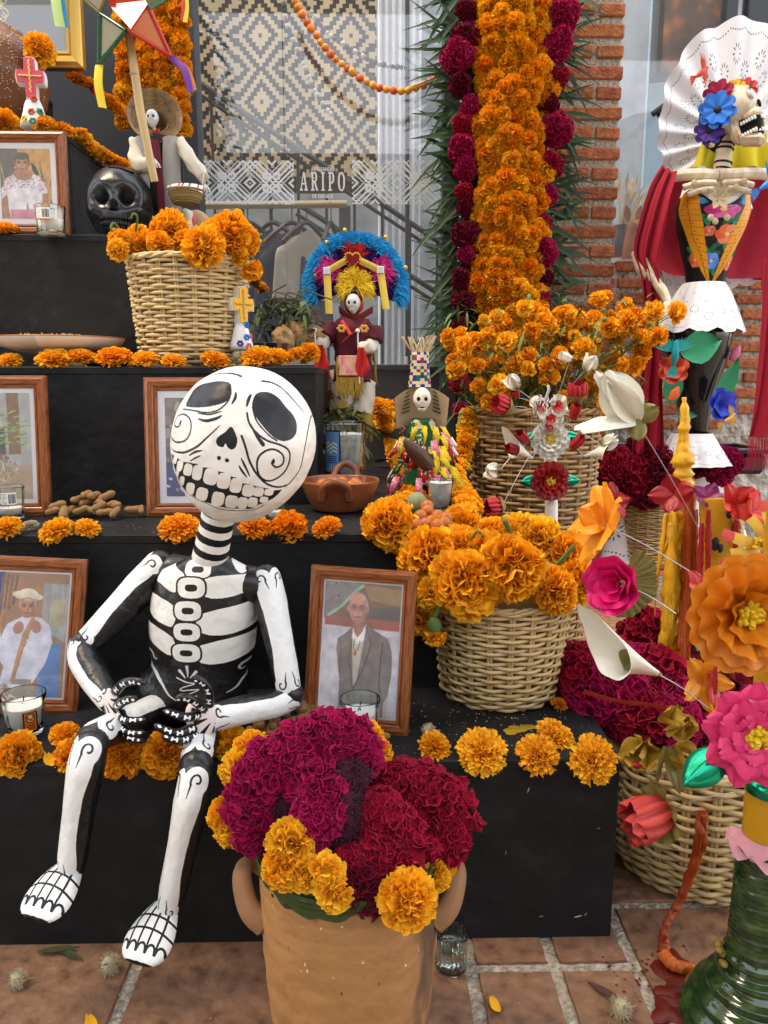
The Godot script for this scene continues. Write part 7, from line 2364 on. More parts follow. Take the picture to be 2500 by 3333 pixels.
	for e in [[V(-.081,.984,-2.44), V(-.075,.939,-2.42)], [V(-.009,.991,-2.44), V(-.013,.928,-2.42), V(-.021,.892,-2.41)]]:
		var pts: Array = e.map(func(q): return at.call(q))
		if pts.size() == 2:
			pts.append(pts[1] + V(0.0,-0.02,0))
		cloth_tube(d, "trouser_leg", pts, [0.034,0.033,0.03], linen)
	fringe(d, "gold_fringe", at.call(V(-.117,.932,-2.38)), at.call(V(-.066,.932,-2.38)),0.06,30, gf)
	fringe(d, "gold_fringe", at.call(V(-.112,.894,-2.37)), at.call(V(-.07,.894,-2.37)),0.05,26, gf)
	fringe(d, "gold_fringe", at.call(V(-.046,.894,-2.37)), at.call(V(.015,.894,-2.37)),0.08,34, gf)
	for e in [[V(-.156,1.111,-2.37), V(-.144,1.081,-2.36), V(0.13,0.0,0)], [V(-.027,1.107,-2.34), V(-.022,1.073,-2.33), V(-0.4,0,0)]]:
		mb = MB.new()
		mb.tube([at.call(e[0]) + V(-0.002,0.03,0), at.call(e[0]) + V(0.003,-0.12,0)], 0.0022,6)
		mb.ball(at.call(e[0]) + V(-0.002,0.034,0), Vector3.ONE * 0.007,8,6)
		part("flag_staff", mb, bone, d)
		mb = MB.new()
		var q: Vector3 = at.call(e[1])
		mb.grid(6,8, func(a, b): return q + V((a - 0.35) * 0.045 * (0.35 + b) * (1 - 0.75 * maxf(b - 0.7,0.0) / 0.3),0.02 - b * 0.085,0.006 * sin(a * 8.0 + b * 3.0)))
		part("red_flag", mb, mat("flag red", lin(0.55,0.02,0.015),0.5), d)
	# straw hat doll
	var s := thing("straw_hat_doll", "seated skeleton doll in turned-up straw hat and patchwork ribbons", "doll", V(.151,.7,-2.024))
	at = func(p: Vector3) -> Vector3: return p - s.position
	var palm := mat("palm straw", lin(0.5,0.38,0.22),0.85)
	var felt := mat("hat felt", lin(0.42,0.3,0.18),0.95)
	var hh: Vector3 = at.call(V(.138,.95,-1.97))
	mb = MB.new()
	mb.grid(20,6, func(a, b):
		var x: float = (a - 0.5) * 2.0
		var q := hh + V(x * 0.07 * (1.0 - 0.08 * b), lerpf(0.032,-0.075, b) - 0.03 * x * x * (1.0 - b),-0.04 + 0.03 * x * x - 0.012 * b)
		return q)
	part("hat_brim", mb, felt, s)
	for k in 9:
		mb = MB.new()
		for e in [-1,1]:
			mb.tube([hh + V(e * 0.03,0.02 - 0.01 * k, -0.03), hh + V(e * (0.04 + 0.002 * k),0.014 - 0.01 * k, -0.028)], 0.0018,4)
		if k < 6:
			part("green_stitch", mb, M["palm leaf"], s)
	var hcv := Cv.new(64,128, Color(0.78,0.7,0.55))
	for y in 16:
		for x in 8:
			if (x + y) % 3 == 0 or (absi(x - 4) + absi(y % 8 - 4)) % 4 == 0:
				hcv.box(x * 8, y * 8,8,8, [Color(0.1,0.16,0.5), Color(0.08,0.35,0.25), Color(0.55,0.1,0.3)][(x + y / 4) % 3])
	mb = MB.new()
	mb.lathe([Vector2(0.031,0.0), Vector2(0.026,0.03), Vector2(0.024,0.06), Vector2(0.023,0.088), Vector2(0.0,0.089)], 20, T(hh + V(-0.004,0.03,-0.04)))
	part("hat_crown", mb, mat("woven crown", Color.WHITE, 0.85, {"tex": hcv.tex(), "scale": V(2,1,1)}), s)
	mb = MB.new()
	for k in 26:
		var a := rf(0, TAU)
		var q := hh + V(-0.004 + sin(a) * 0.019,0.115,-0.04 + cos(a) * 0.019)
		mb.tube([q, q + V(sin(a + rf(-1.5,1.5)) * 0.03,0.042, cos(a) * 0.02)], 0.0018,4)
	part("straw_tuft", mb, palm, s).set_meta("kind", "stuff")
	little_skull(s, hh, 0.028, mat("ivory bone", lin(0.68,0.62,0.5),0.45), true, -0.05)
	var cloths := []
	for e in [[Color(0.72,0.08,0.08), Color(0.9,0.88,0.85)], [Color(0.08,0.3,0.14), Color(0.75,0.7,0.55)], [Color(0.82,0.42,0.55), Color(0.9,0.75,0.8)], [Color(0.85,0.72,0.15), Color(0.5,0.42,0.1)], [Color(0.06,0.18,0.1), Color(0.8,0.2,0.2)]]:
		var pc := Cv.new(64,64, e[0])
		for k in 12:
			pc.oval(Vector2(rf(0,64), rf(0,64)), Vector2(4.5,4.5), e[1])
		cloths.append(mat("patch " + str(cloths.size()), Color.WHITE, 0.85, {"tex": pc.tex()}))
	cloth_tube(s, "body", [at.call(V(.141,.898,-2)), at.call(V(.141,.845,-2)), at.call(V(.143,.774,-1.98)), at.call(V(.142,.717,-1.96))], [0.03,0.045,0.05,0.055], cloths[1])
	for k in 64:
		var x := rf(-1,1)
		var y := rng.randf()
		var q: Vector3 = (at.call(V(.138,.897,-1.96)) as Vector3).lerp(at.call(V(.137,.754,-1.9)), y) + V(x * (0.05 + 0.028 * y),0,0.05 * (1.0 - x * x))
		ribbon(s, "patchwork_ribbon", [q, q + V(x * 0.012,-0.02,0.008), q + V(x * 0.02 + rf(-0.01,0.01),-rf(0.035,0.055),0.004)], rf(0.013,0.019), V(1, rf(-0.4,0.4), rf(-0.4,0.4)), cloths[rng.randi() % 5], rf(-0.6,0.6))
	mb = MB.new()
	for q in [V(.213,.833,-1.93), V(.21,.856,-1.93)]:
		for i in 4:
			mb.tube([at.call(q), at.call(q) + V(0.004 * i, -0.02,0.003 * i)], 0.0024,5)
	part("hand_bones", mb, bone, s).set_meta("kind", "stuff")
	var gd := thing("wooden_gourd", "dark wooden gourd rattle in the straw hat doll's lap", "gourd", V(.124,.816,-1.86))
	mb = MB.new()
	mb.lathe([Vector2(0,-0.05), Vector2(0.018,-0.035), Vector2(0.022,0.0), Vector2(0.016,0.03), Vector2(0.006,0.05), Vector2(0,0.055)], 18, Transform3D(Basis.from_euler(V(0.2,0,0.75)), Vector3.ZERO))
	part("shell", mb, mat("gourd brown", lin(0.06,0.025,0.012),0.3), gd)

func debris() -> void:
	var fz := mat("thistle fluff", lin(0.42,0.36,0.22),0.95, {"vc": 1})
	for e in [[V(-.588,.014,-1.143),0.017, "pale fluffy seed head on the tile at the left"], [V(-.444,.016,-1.17),0.0195, "pale fluffy seed head beside the skeleton's hanging foot"], [V(.398,.014,-1.063),0.019, "pale fluffy seed head with a dark husk near the candlestick"], [V(.109,.366,-1.318),0.014, "dried fluff on the torn marigold beside the frame"], [V(-.329,1.057,-1.99),0.014, "small pale seed head between marigolds at the upper basket's foot"]]:
		var mb := MB.new()
		mb.tint(Color.WHITE)
		mb.ball(Vector3.ZERO, V(0.72,0.8,0.72) * e[1], 10,8)
		for k in 260:
			var d := V(rf(-1,1), rf(-1,1), rf(-1,1)).normalized()
			var f := rf(0.7,1.4)
			mb.tint(Color(f, f, f))
			mb.tube([d * e[1] * 0.6, d * e[1] * rf(0.95,1.15)], [e[1] * 0.05, e[1] * 0.012], 3, false)
		var o := thing("seed_head", e[2], "seed head", e[0])
		part("fluff", mb, fz, o)
		mb = MB.new()
		mb.tint(Color(0.6,0.6,0.4))
		mb.tube([V(e[1] * 0.6,0,0), V(e[1] * 1.6,-e[1] * 0.3,-e[1] * 0.6)], 0.0016,5)
		part("stem", mb, fz, o)
	var husk := MB.new()
	husk.tint(Color(0.5,0.3,0.25))
	leaf_blade(husk, V(.401,.012,-1.082), (V(.374,.005,-1.119) - V(.401,.012,-1.082)).normalized(),0.06,0.008,0.0)
	single("dry_husk", husk, mat("husk brown", lin(0.1,0.04,0.03),0.6), "dark dry husk lying against the candlestick's seed head", "husk")
	var lf := MB.new()
	lf.tint(Color(0.5,0.5,0.4))
	leaf_blade(lf, V(-.585,.006,-1.214), V(1,0.05,-0.15),0.07,0.008,0.05)
	leaf_blade(lf, V(-.552,.006,-1.222), V(0.9,0.05,0.45),0.06,0.007,0.05)
	single("dry_leaf", lf, M["dry leaf"], "curled dry green leaf at the foot of the black step", "leaf").set_meta("kind", "stuff")
	for e in [[V(.208,.003,-1.072), "fallen yellow petal on the tile before the altar's corner"], [V(-.54,.35,-1.23), "fallen yellow petal on the bottom step at the left"], [V(-.427,.003,-1.048), "fallen orange petal on the left tile"]]:
		var pt := MB.new()
		pt.tint(Color.WHITE)
		petal(pt, Transform3D(Basis.from_euler(V(-1.3,0.6,0.2)), e[0]),0.025,0.009,0.012,0.004)
		single("fallen_petal", pt, M["petal ochre"], e[1], "petal")
	# pale crumbs of petal and dust on the black treads and the tiles
	var cr := MB.new()
	for k in 520:
		var p: Vector3
		if k < 260:
			p = V(rf(0.0,0.42),0.3492, rf(-1.5,-1.245))
		elif k < 360:
			p = V(rf(-0.7,0.15),0.6862, rf(-1.75,-1.565))
		elif k < 420:
			p = V(rf(-0.75,0.0),0.3492, rf(-1.4,-1.245))
		else:
			p = V(rf(-0.8,0.6),0.0015, rf(-1.23,-0.95))
		var f := rf(0.3,1.0)
		cr.tint(Color(f, f * rf(0.75,1.0), f * rf(0.5,1.0)))
		var s := rf(0.0006,0.0016)
		cr.box(T(p + V(0, s * 0.4,0), rf(0,3)), V(s * rf(1,2.4), s * 0.7, s))
	single("petal_crumbs", cr, mat("crumbs", lin(0.6,0.5,0.35),0.9, {"vc": 1}), "pale crumbs of petal and dust over steps and tiles", "crumbs").set_meta("kind", "stuff")
	var sc := MB.new()
	sc.tint(Color.WHITE)
	for e in [[V(.369,.042,-1.237),0.008,0.3], [V(.388,.045,-1.237),0.004,1.0], [V(.277,.287,-1.237),0.006,1.3], [V(.403,.217,-1.237),0.003,0.2], [V(.306,.045,-1.237),0.004,0.1], [V(.242,.169,-1.237),0.004,1.5]]:
		leaf_blade(sc, e[0], V(cos(e[2]), sin(e[2]),0.05).normalized(), e[1] * 2.0, e[1] * 0.16,0.0, V(0,0.2,1))
	single("stuck_petal_shreds", sc, mat("shreds", lin(0.45,0.4,0.25),0.9, {"vc": 1}), "tiny pale shreds stuck on the bottom riser", "shreds").set_meta("kind", "stuff")

# ---------- wax flowers, candles and candlesticks ----------
func wax_mat(called: String, k: Color, sss := 0.25) -> StandardMaterial3D:
	if not M.has("creases"):
		M["creases"] = dents(0.03,221,6.0,256,5)
	return mat(called, k, 0.4, {"sss": sss, "back": k.srgb_to_linear() * 0.3, "spec": 0.4, "nm": M.creases, "tri": 14.0, "bump": 0.35})

func wire(o: Node3D, pts: Array, r := 0.0009) -> void:
	var mb := MB.new()
	mb.tube(smooth2(pts, 4), r, 5)
	part("wire", mb, M.wire, o)

func crumple(mb: MB, x: Transform3D, r: float, n := 16) -> void:
	var q := r * x.basis.x.length()
	for k in n:
		var d := V(rf(-1,1), rf(0.2,1.2), rf(-1,1)).normalized()
		mb.tube([x * (d * r * 0.2), x * (d * r * 0.7 + V(rf(-1,1),0, rf(-1,1)) * r * 0.2), x * (d * r)], [q * 0.2, q * 0.22, q * 0.13], 6)

func open_flower(o: Node3D, x: Transform3D, r: float, m: Material, heart: Material, style: int) -> void:      # facing +y of x
	if style == 0:        # frilled saucers, one in the other
		for e in [[0.12,1.0,0.05,0.1,15,0.13,0.04,0.2], [0.1,0.86,0.06,0.2,13,0.12,0.055,1.0], [0.08,0.64,0.02,0.44,10,0.1,0.085,2.2], [0.05,0.42,0.0,0.4,7,0.14,0.1,0.6]]:
			var mb := MB.new()
			corolla(mb, x.scaled_local(Vector3.ONE * r), e[0], e[1], e[2], e[3], e[4], e[5], e[6], e[7], 7,1.6)
			part("petal_ring", mb, m, o)
	elif style == 1:      # broad petals round an open cup
		for e in [[9,0.95,0.34,0.18,0.0], [8,0.78,0.32,0.42,0.35], [6,0.52,0.3,0.6,0.1], [4,0.36,0.24,0.8,0.5]]:
			for k in e[0]:
				var a: float = TAU * (k + e[4]) / e[0]
				var mb := MB.new()
				var tilt: float = e[3] * 1.25
				var b := Basis(Vector3.UP, a) * Basis(Vector3.RIGHT, PI / 2 - tilt)
				petal(mb, x.scaled_local(Vector3.ONE * r) * Transform3D(b, Vector3.ZERO), e[1], e[2], 0.12,0.035,3.5,8,7, k * 1.7,0.8)
				part("petal", mb, m, o)
	var c := MB.new()
	crumple(c, x * T(V(0,0.06 * r, 0)), r * (0.27 if style == 0 else 0.25),26)
	part("yellow_heart", c, heart, o)

func foil_leaf(o: Node3D, p: Vector3, d: Vector3, ln: float, wd: float, up: Vector3) -> void:
	var mb := MB.new()
	var s := d.cross(up).normalized()
	mb.grid(8,10, func(a, b):
		var w: float = wd * pow(sin(PI * (0.12 + 0.88 * b)),0.8)
		var t: float = (a - 0.5) * 2.0
		return p + d * ln * b + s * w * t + up * (wd * 0.45 * (1.0 - t * t) + wd * 0.06 * sin(t * 9.0 + b * 2.0)))
	part("foil_leaf", mb, M.foil, o)

func bud_flower(o: Node3D, p: Vector3, d: Vector3, ln: float, r: float, m: Material, pleats: int, cup: Material) -> void:   # a pleated closed flower along d
	var x := aim(p, d)
	var mb := MB.new()
	mb.grid(pleats * 4,8, func(a, b):
		var an: float = a * TAU
		var rr: float = r * (0.45 + 0.55 * sin(PI * (0.15 + 0.55 * b))) * (1.0 + 0.16 * sin(pleats * an) + 0.06 * sin(pleats * 2.0 * an + b * 3.0))
		return x * V(sin(an) * rr, ln * b + 0.08 * ln * b * sin(3.0 * an), cos(an) * rr))
	part("petals", mb, m, o)
	if cup:
		mb = MB.new()
		mb.grid(18,5, func(a, b):
			var an: float = a * TAU
			var rr: float = r * (0.15 + 0.98 * pow(b, 0.6)) * (1.0 + 0.05 * sin(6.0 * an))
			return x * V(sin(an) * rr, ln * (-0.22 + 0.5 * b + 0.05 * b * sin(5.0 * an)), cos(an) * rr))
		part("sepals", mb, cup, o)

func petals_on(o: Node3D, p: Vector3, d: Vector3, list: Array, m: Material, spin := 0.0) -> void:   # list: [angle, length, width, opening, curl]
	for e in list:
		var mb := MB.new()
		petal(mb, aim(p, d, 1.0, spin) * Transform3D(Basis(Vector3.UP, e[0]) * Basis(Vector3.RIGHT, e[3]), Vector3.ZERO), e[1], e[2], e[4], 0.003,2.0,8,8, e[0] * 3.0,0.4)
		part("petal", mb, m, o)

func calla(o: Node3D, p: Vector3, d: Vector3, s: float, lip: Vector3, m: Material, green: Material) -> void:   # base at p, mouth towards d, long lip on that side
	var y := d.normalized()
	var z := (lip - y * lip.dot(y)).normalized()
	var x := Transform3D(Basis(y.cross(z), y, z).scaled_local(Vector3.ONE * s), p)
	var mb := MB.new()
	mb.grid(36,18, func(a, b):
		var an: float = (a - 0.5) * TAU * 1.04
		var c: float = pow(cos(an * 0.5),2.0)
		var flare: float = 0.05 + 0.17 * b + 0.16 * b * b
		var edge: float = b * b * (0.55 * c * c - 0.14 * (1.0 - c))
		var roll: float = 0.1 * pow(b, 6.0) * (1.0 - c)
		return x * V(sin(an) * (flare + roll) * (1.05 - 0.35 * b * b * c * c), b * 0.72 + edge - roll * 0.6, cos(an) * flare * 0.75 + 0.1 * b * b * c + 0.01 * sin(an * 7.0) * b))
	part("spathe", mb, m, o)
	mb = MB.new()
	mb.grid(18,6, func(a, b):
		var an: float = a * TAU
		var r: float = 0.03 + 0.125 * pow(b, 1.1)
		return x * V(sin(an) * r, -0.06 + 0.5 * b + 0.06 * b * sin(2.0 * an), cos(an) * r * 0.82))
	part("green_throat", mb, green, o)

func drips(o: Node3D, called: String, pts: Array, rad: Array, m: Material, lump := 0.18, n := 10) -> void:
	var p := smooth2(pts, n)
	var r := smooth_r(rad, n)
	var nz := noise(1.0, rng.randi() % 999,3)
	var q := []
	for k in r.size():
		q.append(r[k] * (0.86 + lump * nz.get_noise_1d(k * 0.35)))
	var mb := MB.new()
	mb.tube(p, q, 14)
	for k in mb.v.size():
		var w := mb.v[k]
		mb.v[k] = w + V(1,0,1) * nz.get_noise_3d(w.x * 90.0, w.y * 22.0, w.z * 90.0) * q[mini(k / 15, q.size() - 1)] * 0.3
	# runs of wax down the sides
	for k in (9 if rad.max() > 0.018 else 3):
		var a := rf(0, TAU)
		var i0 := rng.randi() % maxi(1, p.size() - 8)
		var i1 := mini(p.size() - 1, i0 + 4 + rng.randi() % 14)
		var run := []
		var rr := []
		for i in range(i0, i1 + 1):
			run.append(p[i] + V(sin(a + 0.03 * i),0, cos(a + 0.03 * i)) * r[i] * 0.82)
			rr.append(r[i] * (0.2 + 0.14 * float(i - i0) / (i1 - i0)) * rf(0.9,1.1))
		if run.size() > 2:
			rr[0] *= 0.3
			mb.tube(run, rr, 7)
	part(called, mb, m, o)

func wax_flowers() -> void:
	mat("wire", lin(0.55,0.55,0.55),0.3, {"metal": 0.7})
	mat("foil", lin(0.02,0.42,0.22),0.22, {"metal": 0.85})
	var white := wax_mat("wax white", lin(0.8,0.76,0.64))
	var clear := wax_mat("wax milky", lin(0.68,0.65,0.57))
	var red := wax_mat("wax red", lin(0.3,0.012,0.014))
	var pinkw := wax_mat("wax pink", lin(0.68,0.03,0.14))
	var mag := wax_mat("wax magenta", lin(0.66,0.01,0.14))
	var org := wax_mat("wax orange", lin(0.66,0.2,0.008))
	var lorg := wax_mat("wax light orange", lin(0.82,0.32,0.02))
	var amb := wax_mat("wax amber", lin(0.48,0.24,0.008))
	var yel := wax_mat("wax yellow", lin(0.66,0.36,0.012))
	var och := wax_mat("wax ochre", lin(0.45,0.27,0.03))
	var cor := wax_mat("wax coral", lin(0.56,0.06,0.05))
	var rus := wax_mat("wax rust", lin(0.36,0.06,0.006))
	var olive := wax_mat("wax olive", lin(0.22,0.19,0.05),0.1)
	var hy := wax_mat("wax heart", lin(0.8,0.5,0.02))
	# white candle with small flowers before the tall basket
	var o := thing("flower_candle", "slim white candle wound with white and dark red wax flowers", "candle", V(.496,.282,-1.98) * V(1,0,1))
	var L := Transform3D(Basis(),-o.position)
	var at := func(p: Vector3) -> Vector3: return p - o.position
	var mb := MB.new()
	mb.tube([V(0,0.05,0), at.call(V(.481,.664,-1.98)), at.call(V(.466,.905,-1.98))], 0.0165,18)
	part("candle", mb, M["candle wax"], o)
	mb = MB.new()
	mb.lathe([Vector2(0,0), Vector2(0.07,0), Vector2(0.066,0.02), Vector2(0.03,0.04), Vector2(0.024,0.12), Vector2(0.03,0.14), Vector2(0.0,0.14)], 24)
	part("foot", mb, M["brown glaze"], o)
	open_flower(o, aim(at.call(V(.464,.848,-1.955)), V(-0.1,0.12,1),0.04764) * T(Vector3.ZERO, 0.5),1.0, clear, hy, 0)
	open_flower(o, aim(at.call(V(.469,.741,-1.955)), V(0.05,0.1,1),0.05002),1.0, red, hy, 0)
	for e in [[V(.438,.85,-1.96),-1.0], [V(.494,.854,-1.96),1.0], [V(.442,.74,-1.96),-1.0], [V(.498,.742,-1.96),1.0]]:
		foil_leaf(o, at.call(e[0]), V(e[1], 0.0,0.05),0.05,0.016, V(0,0.2,1))
	mb = MB.new()
	for k in 9:
		corolla(mb, aim(at.call(V(.463,.912,-1.96)) + V(rf(-0.03,0.03), rf(-0.02,0.035), rf(-0.02,0.01)), V(rf(-1,1), rf(-0.3,1),1),0.02),0.1,1.0,0.0,0.4,5,0.2,0.12, k * 1.1,4)
	part("blossoms", mb, white, o)
	for e in [[V(.465,.898,-1.94)], [V(.451,.878,-1.94)], [V(.48,.93,-1.95)], [V(.433,.93,-1.95)]]:
		mb = MB.new()
		corolla(mb, aim(at.call(e[0]), V(rf(-1,1),0.5,1),0.014),0.1,1.0,0.0,0.6,5,0.3,0.1,0.4,4)
		part("red_blossom", mb, red, o)
	mb = MB.new()
	for k in 22:
		var q: Vector3 = at.call(V(.443,.932,-1.96)) + V(rf(-0.025,0.02), rf(-0.03,0.02), rf(-0.01,0.01))
		mb.tube(smooth2([q, q + V(rf(-0.01,0.01),0.012,0.01), q + V(rf(-0.015,0.015),0.0,0.016)], 4),0.0009,4)
	mb.tube([at.call(V(.447,.941,-1.96)), at.call(V(.458,.973,-1.96)), at.call(V(.455,.985,-1.96))], 0.004,8)
	part("twisted_wire", mb, M.wire, o)
	var root: Vector3 = at.call(V(.466,.894,-1.97))
	for e in [[V(.369,.978,-1.93), V(-0.5,0.8,0.4),0, "w"], [V(.541,1.022,-1.93), V(0.5,0.9,0.4),0, "w"], [V(.327,.774,-1.9), V(-0.9,0.2,0.5),0, "w"], [V(.587,.836,-1.92), V(0.9,0.4,0.4),0, "w"], [V(.351,.931,-1.92), V(-0.9,0.35,0.3),1, "r"], [V(.333,.689,-1.88), V(-0.95,-0.05,0.3),1, "r"], [V(.527,.951,-1.94), V(-0.1,0.95,0.2),1, "r"], [V(.402,.844,-1.93), V(-0.6,0.6,0.4),2, "r"], [V(.382,.818,-1.92), V(-0.9,0.4,0.3),2, "r"], [V(.515,.902,-1.93), V(0.1,0.9,0.4),2, "r"], [V(.512,.829,-1.92), V(0.5,0.7,0.4),2, "r"], [V(.372,.955,-1.94), V(-0.3,0.6,0.5),3, "r"], [V(.509,1.05,-1.96), V(-0.9,0.3,0.3),3, "w"]]:
		var sp := Node3D.new()
		sp.name = "flower_spray"
		o.add_child(sp, true)
		var p: Vector3 = at.call(e[0])
		var d: Vector3 = (e[1] as Vector3).normalized()
		wire(sp, [root + V(rf(-0.01,0.01), rf(-0.1,0.02),0), root.lerp(p, 0.5) + V(0,0.01,0.01), p])
		match e[2]:
			0:
				petals_on(sp, p, d, [[0.0,0.042,0.018,0.25,-0.008], [1.3,0.04,0.018,0.3,-0.01], [2.5,0.042,0.018,0.28,-0.008], [3.8,0.042,0.017,0.4,0.008], [5.0,0.038,0.018,0.25,-0.008]], white)
				petals_on(sp, p, d, [[0.6,0.022,0.013,0.9,0.0], [2.7,0.022,0.013,0.9,0.0], [4.6,0.022,0.013,0.9,0.0]], olive)
			1:
				bud_flower(sp, p, d, 0.042,0.023, wax_mat("wax rose red", lin(0.45,0.025,0.035)),12, olive)
			2:
				bud_flower(sp, p, d, 0.04,0.013, red, 5, null)
			3:
				bud_flower(sp, p, d, 0.03,0.012, white if e[3] == "w" else red, 4, null)
	for e in [[V(.415,.803,-1.93), V(-0.86,0.5,0.1),0.085, V(0.3,0.8,-0.3)], [V(.547,.808,-1.93), V(0.95,0.3,0.15),0.075, V(-0.2,0.9,-0.3)]]:
		var sp := Node3D.new()
		sp.name = "calla_lily"
		o.add_child(sp, true)
		calla(sp, at.call(e[0]), e[1], e[2], e[3], white, olive)
		wire(sp, [root, at.call(e[0])])
	# candles standing in the near basket
	var c := thing("dripping_candle", "tall yellow candle running with thick wax drips in the near basket", "candle", V(.678,.225,-1.55))
	c.position.y = 0.1
	at = func(p: Vector3) -> Vector3: return p - c.position
	drips(c, "candle", [at.call(V(.657,.963,-1.6)), at.call(V(.661,.894,-1.6)), at.call(V(.664,.826,-1.6)), at.call(V(.664,.767,-1.6)), at.call(V(.656,.689,-1.59)), at.call(V(.648,.583,-1.57)), at.call(V(.642,.457,-1.55)), at.call(V(.637,.341,-1.53))], [0.005,0.014,0.02,0.024,0.025,0.022,0.018,0.016], yel, 0.5)
	drips(c, "wax_drip", [at.call(V(.636,.705,-1.56)), at.call(V(.627,.601,-1.54)), at.call(V(.622,.504,-1.53)), at.call(V(.606,.435,-1.52))], [0.012,0.014,0.013,0.006], yel, 0.25)
	drips(c, "wax_drip", [at.call(V(.627,.721,-1.58)), at.call(V(.618,.653,-1.57)), at.call(V(.607,.574,-1.56)), at.call(V(.608,.505,-1.56))], [0.006,0.006,0.0035,0.001], yel, 0.2)
	drips(c, "wax_drip", [at.call(V(.667,.773,-1.56)), at.call(V(.668,.658,-1.55)), at.call(V(.664,.551,-1.54)), at.call(V(.656,.447,-1.52)), at.call(V(.648,.363,-1.5))], [0.012,0.014,0.013,0.015,0.022], rus, 0.25)
	drips(c, "wax_drip", [at.call(V(.684,.732,-1.57)), at.call(V(.686,.636,-1.56)), at.call(V(.688,.58,-1.56))], [0.006,0.006,0.003], rus, 0.25)
	mb = MB.new()
	for k in 26:
		mb.ball(at.call(V(.647,.374,-1.5)) + V(rf(-0.05,0.06), rf(-0.03,0.05), rf(-0.03,0.03)), V(rf(0.008,0.018), rf(0.006,0.016),0.01),8,6)
	part("melted_lumps", mb, rus, c).set_meta("kind", "stuff")
	var c2 := thing("dripping_candle", "stout yellow candle with dark scorch marks at the right", "candle", V(.754,.249,-1.5))
	c2.position.y = 0.1
	at = func(p: Vector3) -> Vector3: return p - c2.position
	mb = MB.new()
	mb.tube([at.call(V(.746,.352,-1.5)), at.call(V(.723,.572,-1.5)), at.call(V(.701,.77,-1.5))], [0.042,0.042,0.04], 24)
	part("candle", mb, amb, c2)
	for e in [[V(.654,.722,-1.47), V(.653,.631,-1.46), V(.653,.549,-1.45)], [V(.656,.753,-1.45), V(.662,.68,-1.45), V(.664,.624,-1.45)], [V(.71,.762,-1.45), V(.716,.707,-1.45), V(.715,.67,-1.45)]]:
		drips(c2, "wax_drip", [at.call(e[0]), at.call(e[1]), at.call(e[2])], [0.005,0.007,0.004], rus if e[0].x < 0.4 else red, 0.3)
	for e in [[V(.677,.683,-1.455),0.014], [V(.686,.675,-1.45),0.009], [V(.716,.715,-1.455),0.016], [V(.676,.606,-1.455),0.012], [V(.7,.743,-1.455),0.01]]:
		mb = MB.new()
		mb.ball(at.call(e[0]), V(e[1] * 0.6, e[1], 0.004),9,6)
		part("scorch_mark", mb, M.black, c2)
	var dk := wax_mat("wax dark rust", lin(0.25,0.035,0.004))
	for e in [[0.0,0.007, dk], [0.009,0.0042, rus], [-0.006,0.0038, dk]]:
		var v := V(e[0], 0,-0.003)
		drips(c2, "rust_drip", [at.call(V(.644,.224,-1.36)) + v, at.call(V(.595,.215,-1.25)) + v, at.call(V(.587,.145,-1.245)) + v * 0.8, at.call(V(.559,.066,-1.24)) + v * 0.6, at.call(V(.53,.035,-1.22)) + v * 0.4, at.call(V(.521,.005,-1.2)) + v * 0.8, at.call(V(.531,-.005,-1.16)) + v], [e[1] * 1.2, e[1], e[1] * 1.2, e[1], e[1] * 0.9, e[1] * 1.2, e[1] * 1.5], e[2], 0.9)
	drips(c2, "rust_drip", [at.call(V(.597,.233,-1.25)), at.call(V(.6,.191,-1.245)), at.call(V(.598,.167,-1.24))], [0.006,0.005,0.003], dk, 0.4)
	# wax pool on the tiles
	mb = MB.new()
	var pool := wax_mat("wax pool", lin(0.12,0.012,0.006),0.05)
	for e in [[V(.525,0,-1.137),0.05], [V(.528,0,-1.173),0.034], [V(.531,0,-1.112),0.04], [V(.496,0,-1.103),0.028], [V(.526,0,-1.065),0.045], [V(.474,0,-1.066),0.03], [V(.508,0,-1.083),0.04]]:
		var s0 := mb.v.size()
		var n := 20
		var p: Vector3 = e[0]
		var ph := rf(0,6)
		var ctr := mb.add(p + V(0,0.0065,0))
		for k in n:
			var a := TAU * k / n
			mb.add(p + V(sin(a),0.0, cos(a)) * e[1] * (0.75 + 0.25 * sin(3.0 * a + ph)) + V(0,0.005,0))
		for k in n:
			var a := TAU * k / n
			mb.add(p + V(sin(a),0.0, cos(a)) * e[1] * 1.06 * (0.75 + 0.25 * sin(3.0 * a + ph)) + V(0,0.0,0))
		for k in n:
			mb.tri(ctr, s0 + 1 + k, s0 + 1 + (k + 1) % n)
			mb.quad(s0 + 1 + k, s0 + 1 + n + k, s0 + 1 + n + (k + 1) % n, s0 + 1 + (k + 1) % n)
	for k in 90:
		mb.ball(V(.508,0,-1.132) + V(rf(-0.1,0.06),0.0, rf(-0.08,0.11)), V(rf(0.0015,0.005),0.0018, rf(0.0015,0.005)),7,4)
	single("wax_spill", mb, pool, "dark red wax spilt and spattered on the tiles by the candlestick", "wax").set_meta("kind", "stuff")
	drips(c2, "tile_drip", [V(.507,.02,-1.172) - c2.position, V(.518,.016,-1.149) - c2.position, V(.548,.012,-1.146) - c2.position, V(.579,.01,-1.152) - c2.position], [0.012,0.013,0.011,0.006], wax_mat("wax orange dark", lin(0.45,0.1,0.01)),0.2)
	mb = MB.new()
	for k in 12:
		mb.ball(V(.272,.349,-1.345) + V(rf(-0.07,0.05),0, rf(-0.02,0.02)), V(rf(0.008,0.022),0.0028, rf(0.006,0.012)),10,5)
	single("wax_splash", mb, wax_mat("wax mustard", lin(0.4,0.24,0.01)), "mustard yellow wax splash on the bottom step by the big marigold", "wax")
	# green glazed candlestick with its own candle and the two huge blooms
	var s := thing("green_candlestick", "green glazed ribbed candlestick at the right front", "candlestick", V(.595,0,-1.041))
	var prof := []
	prof.append(Vector2(0,0))
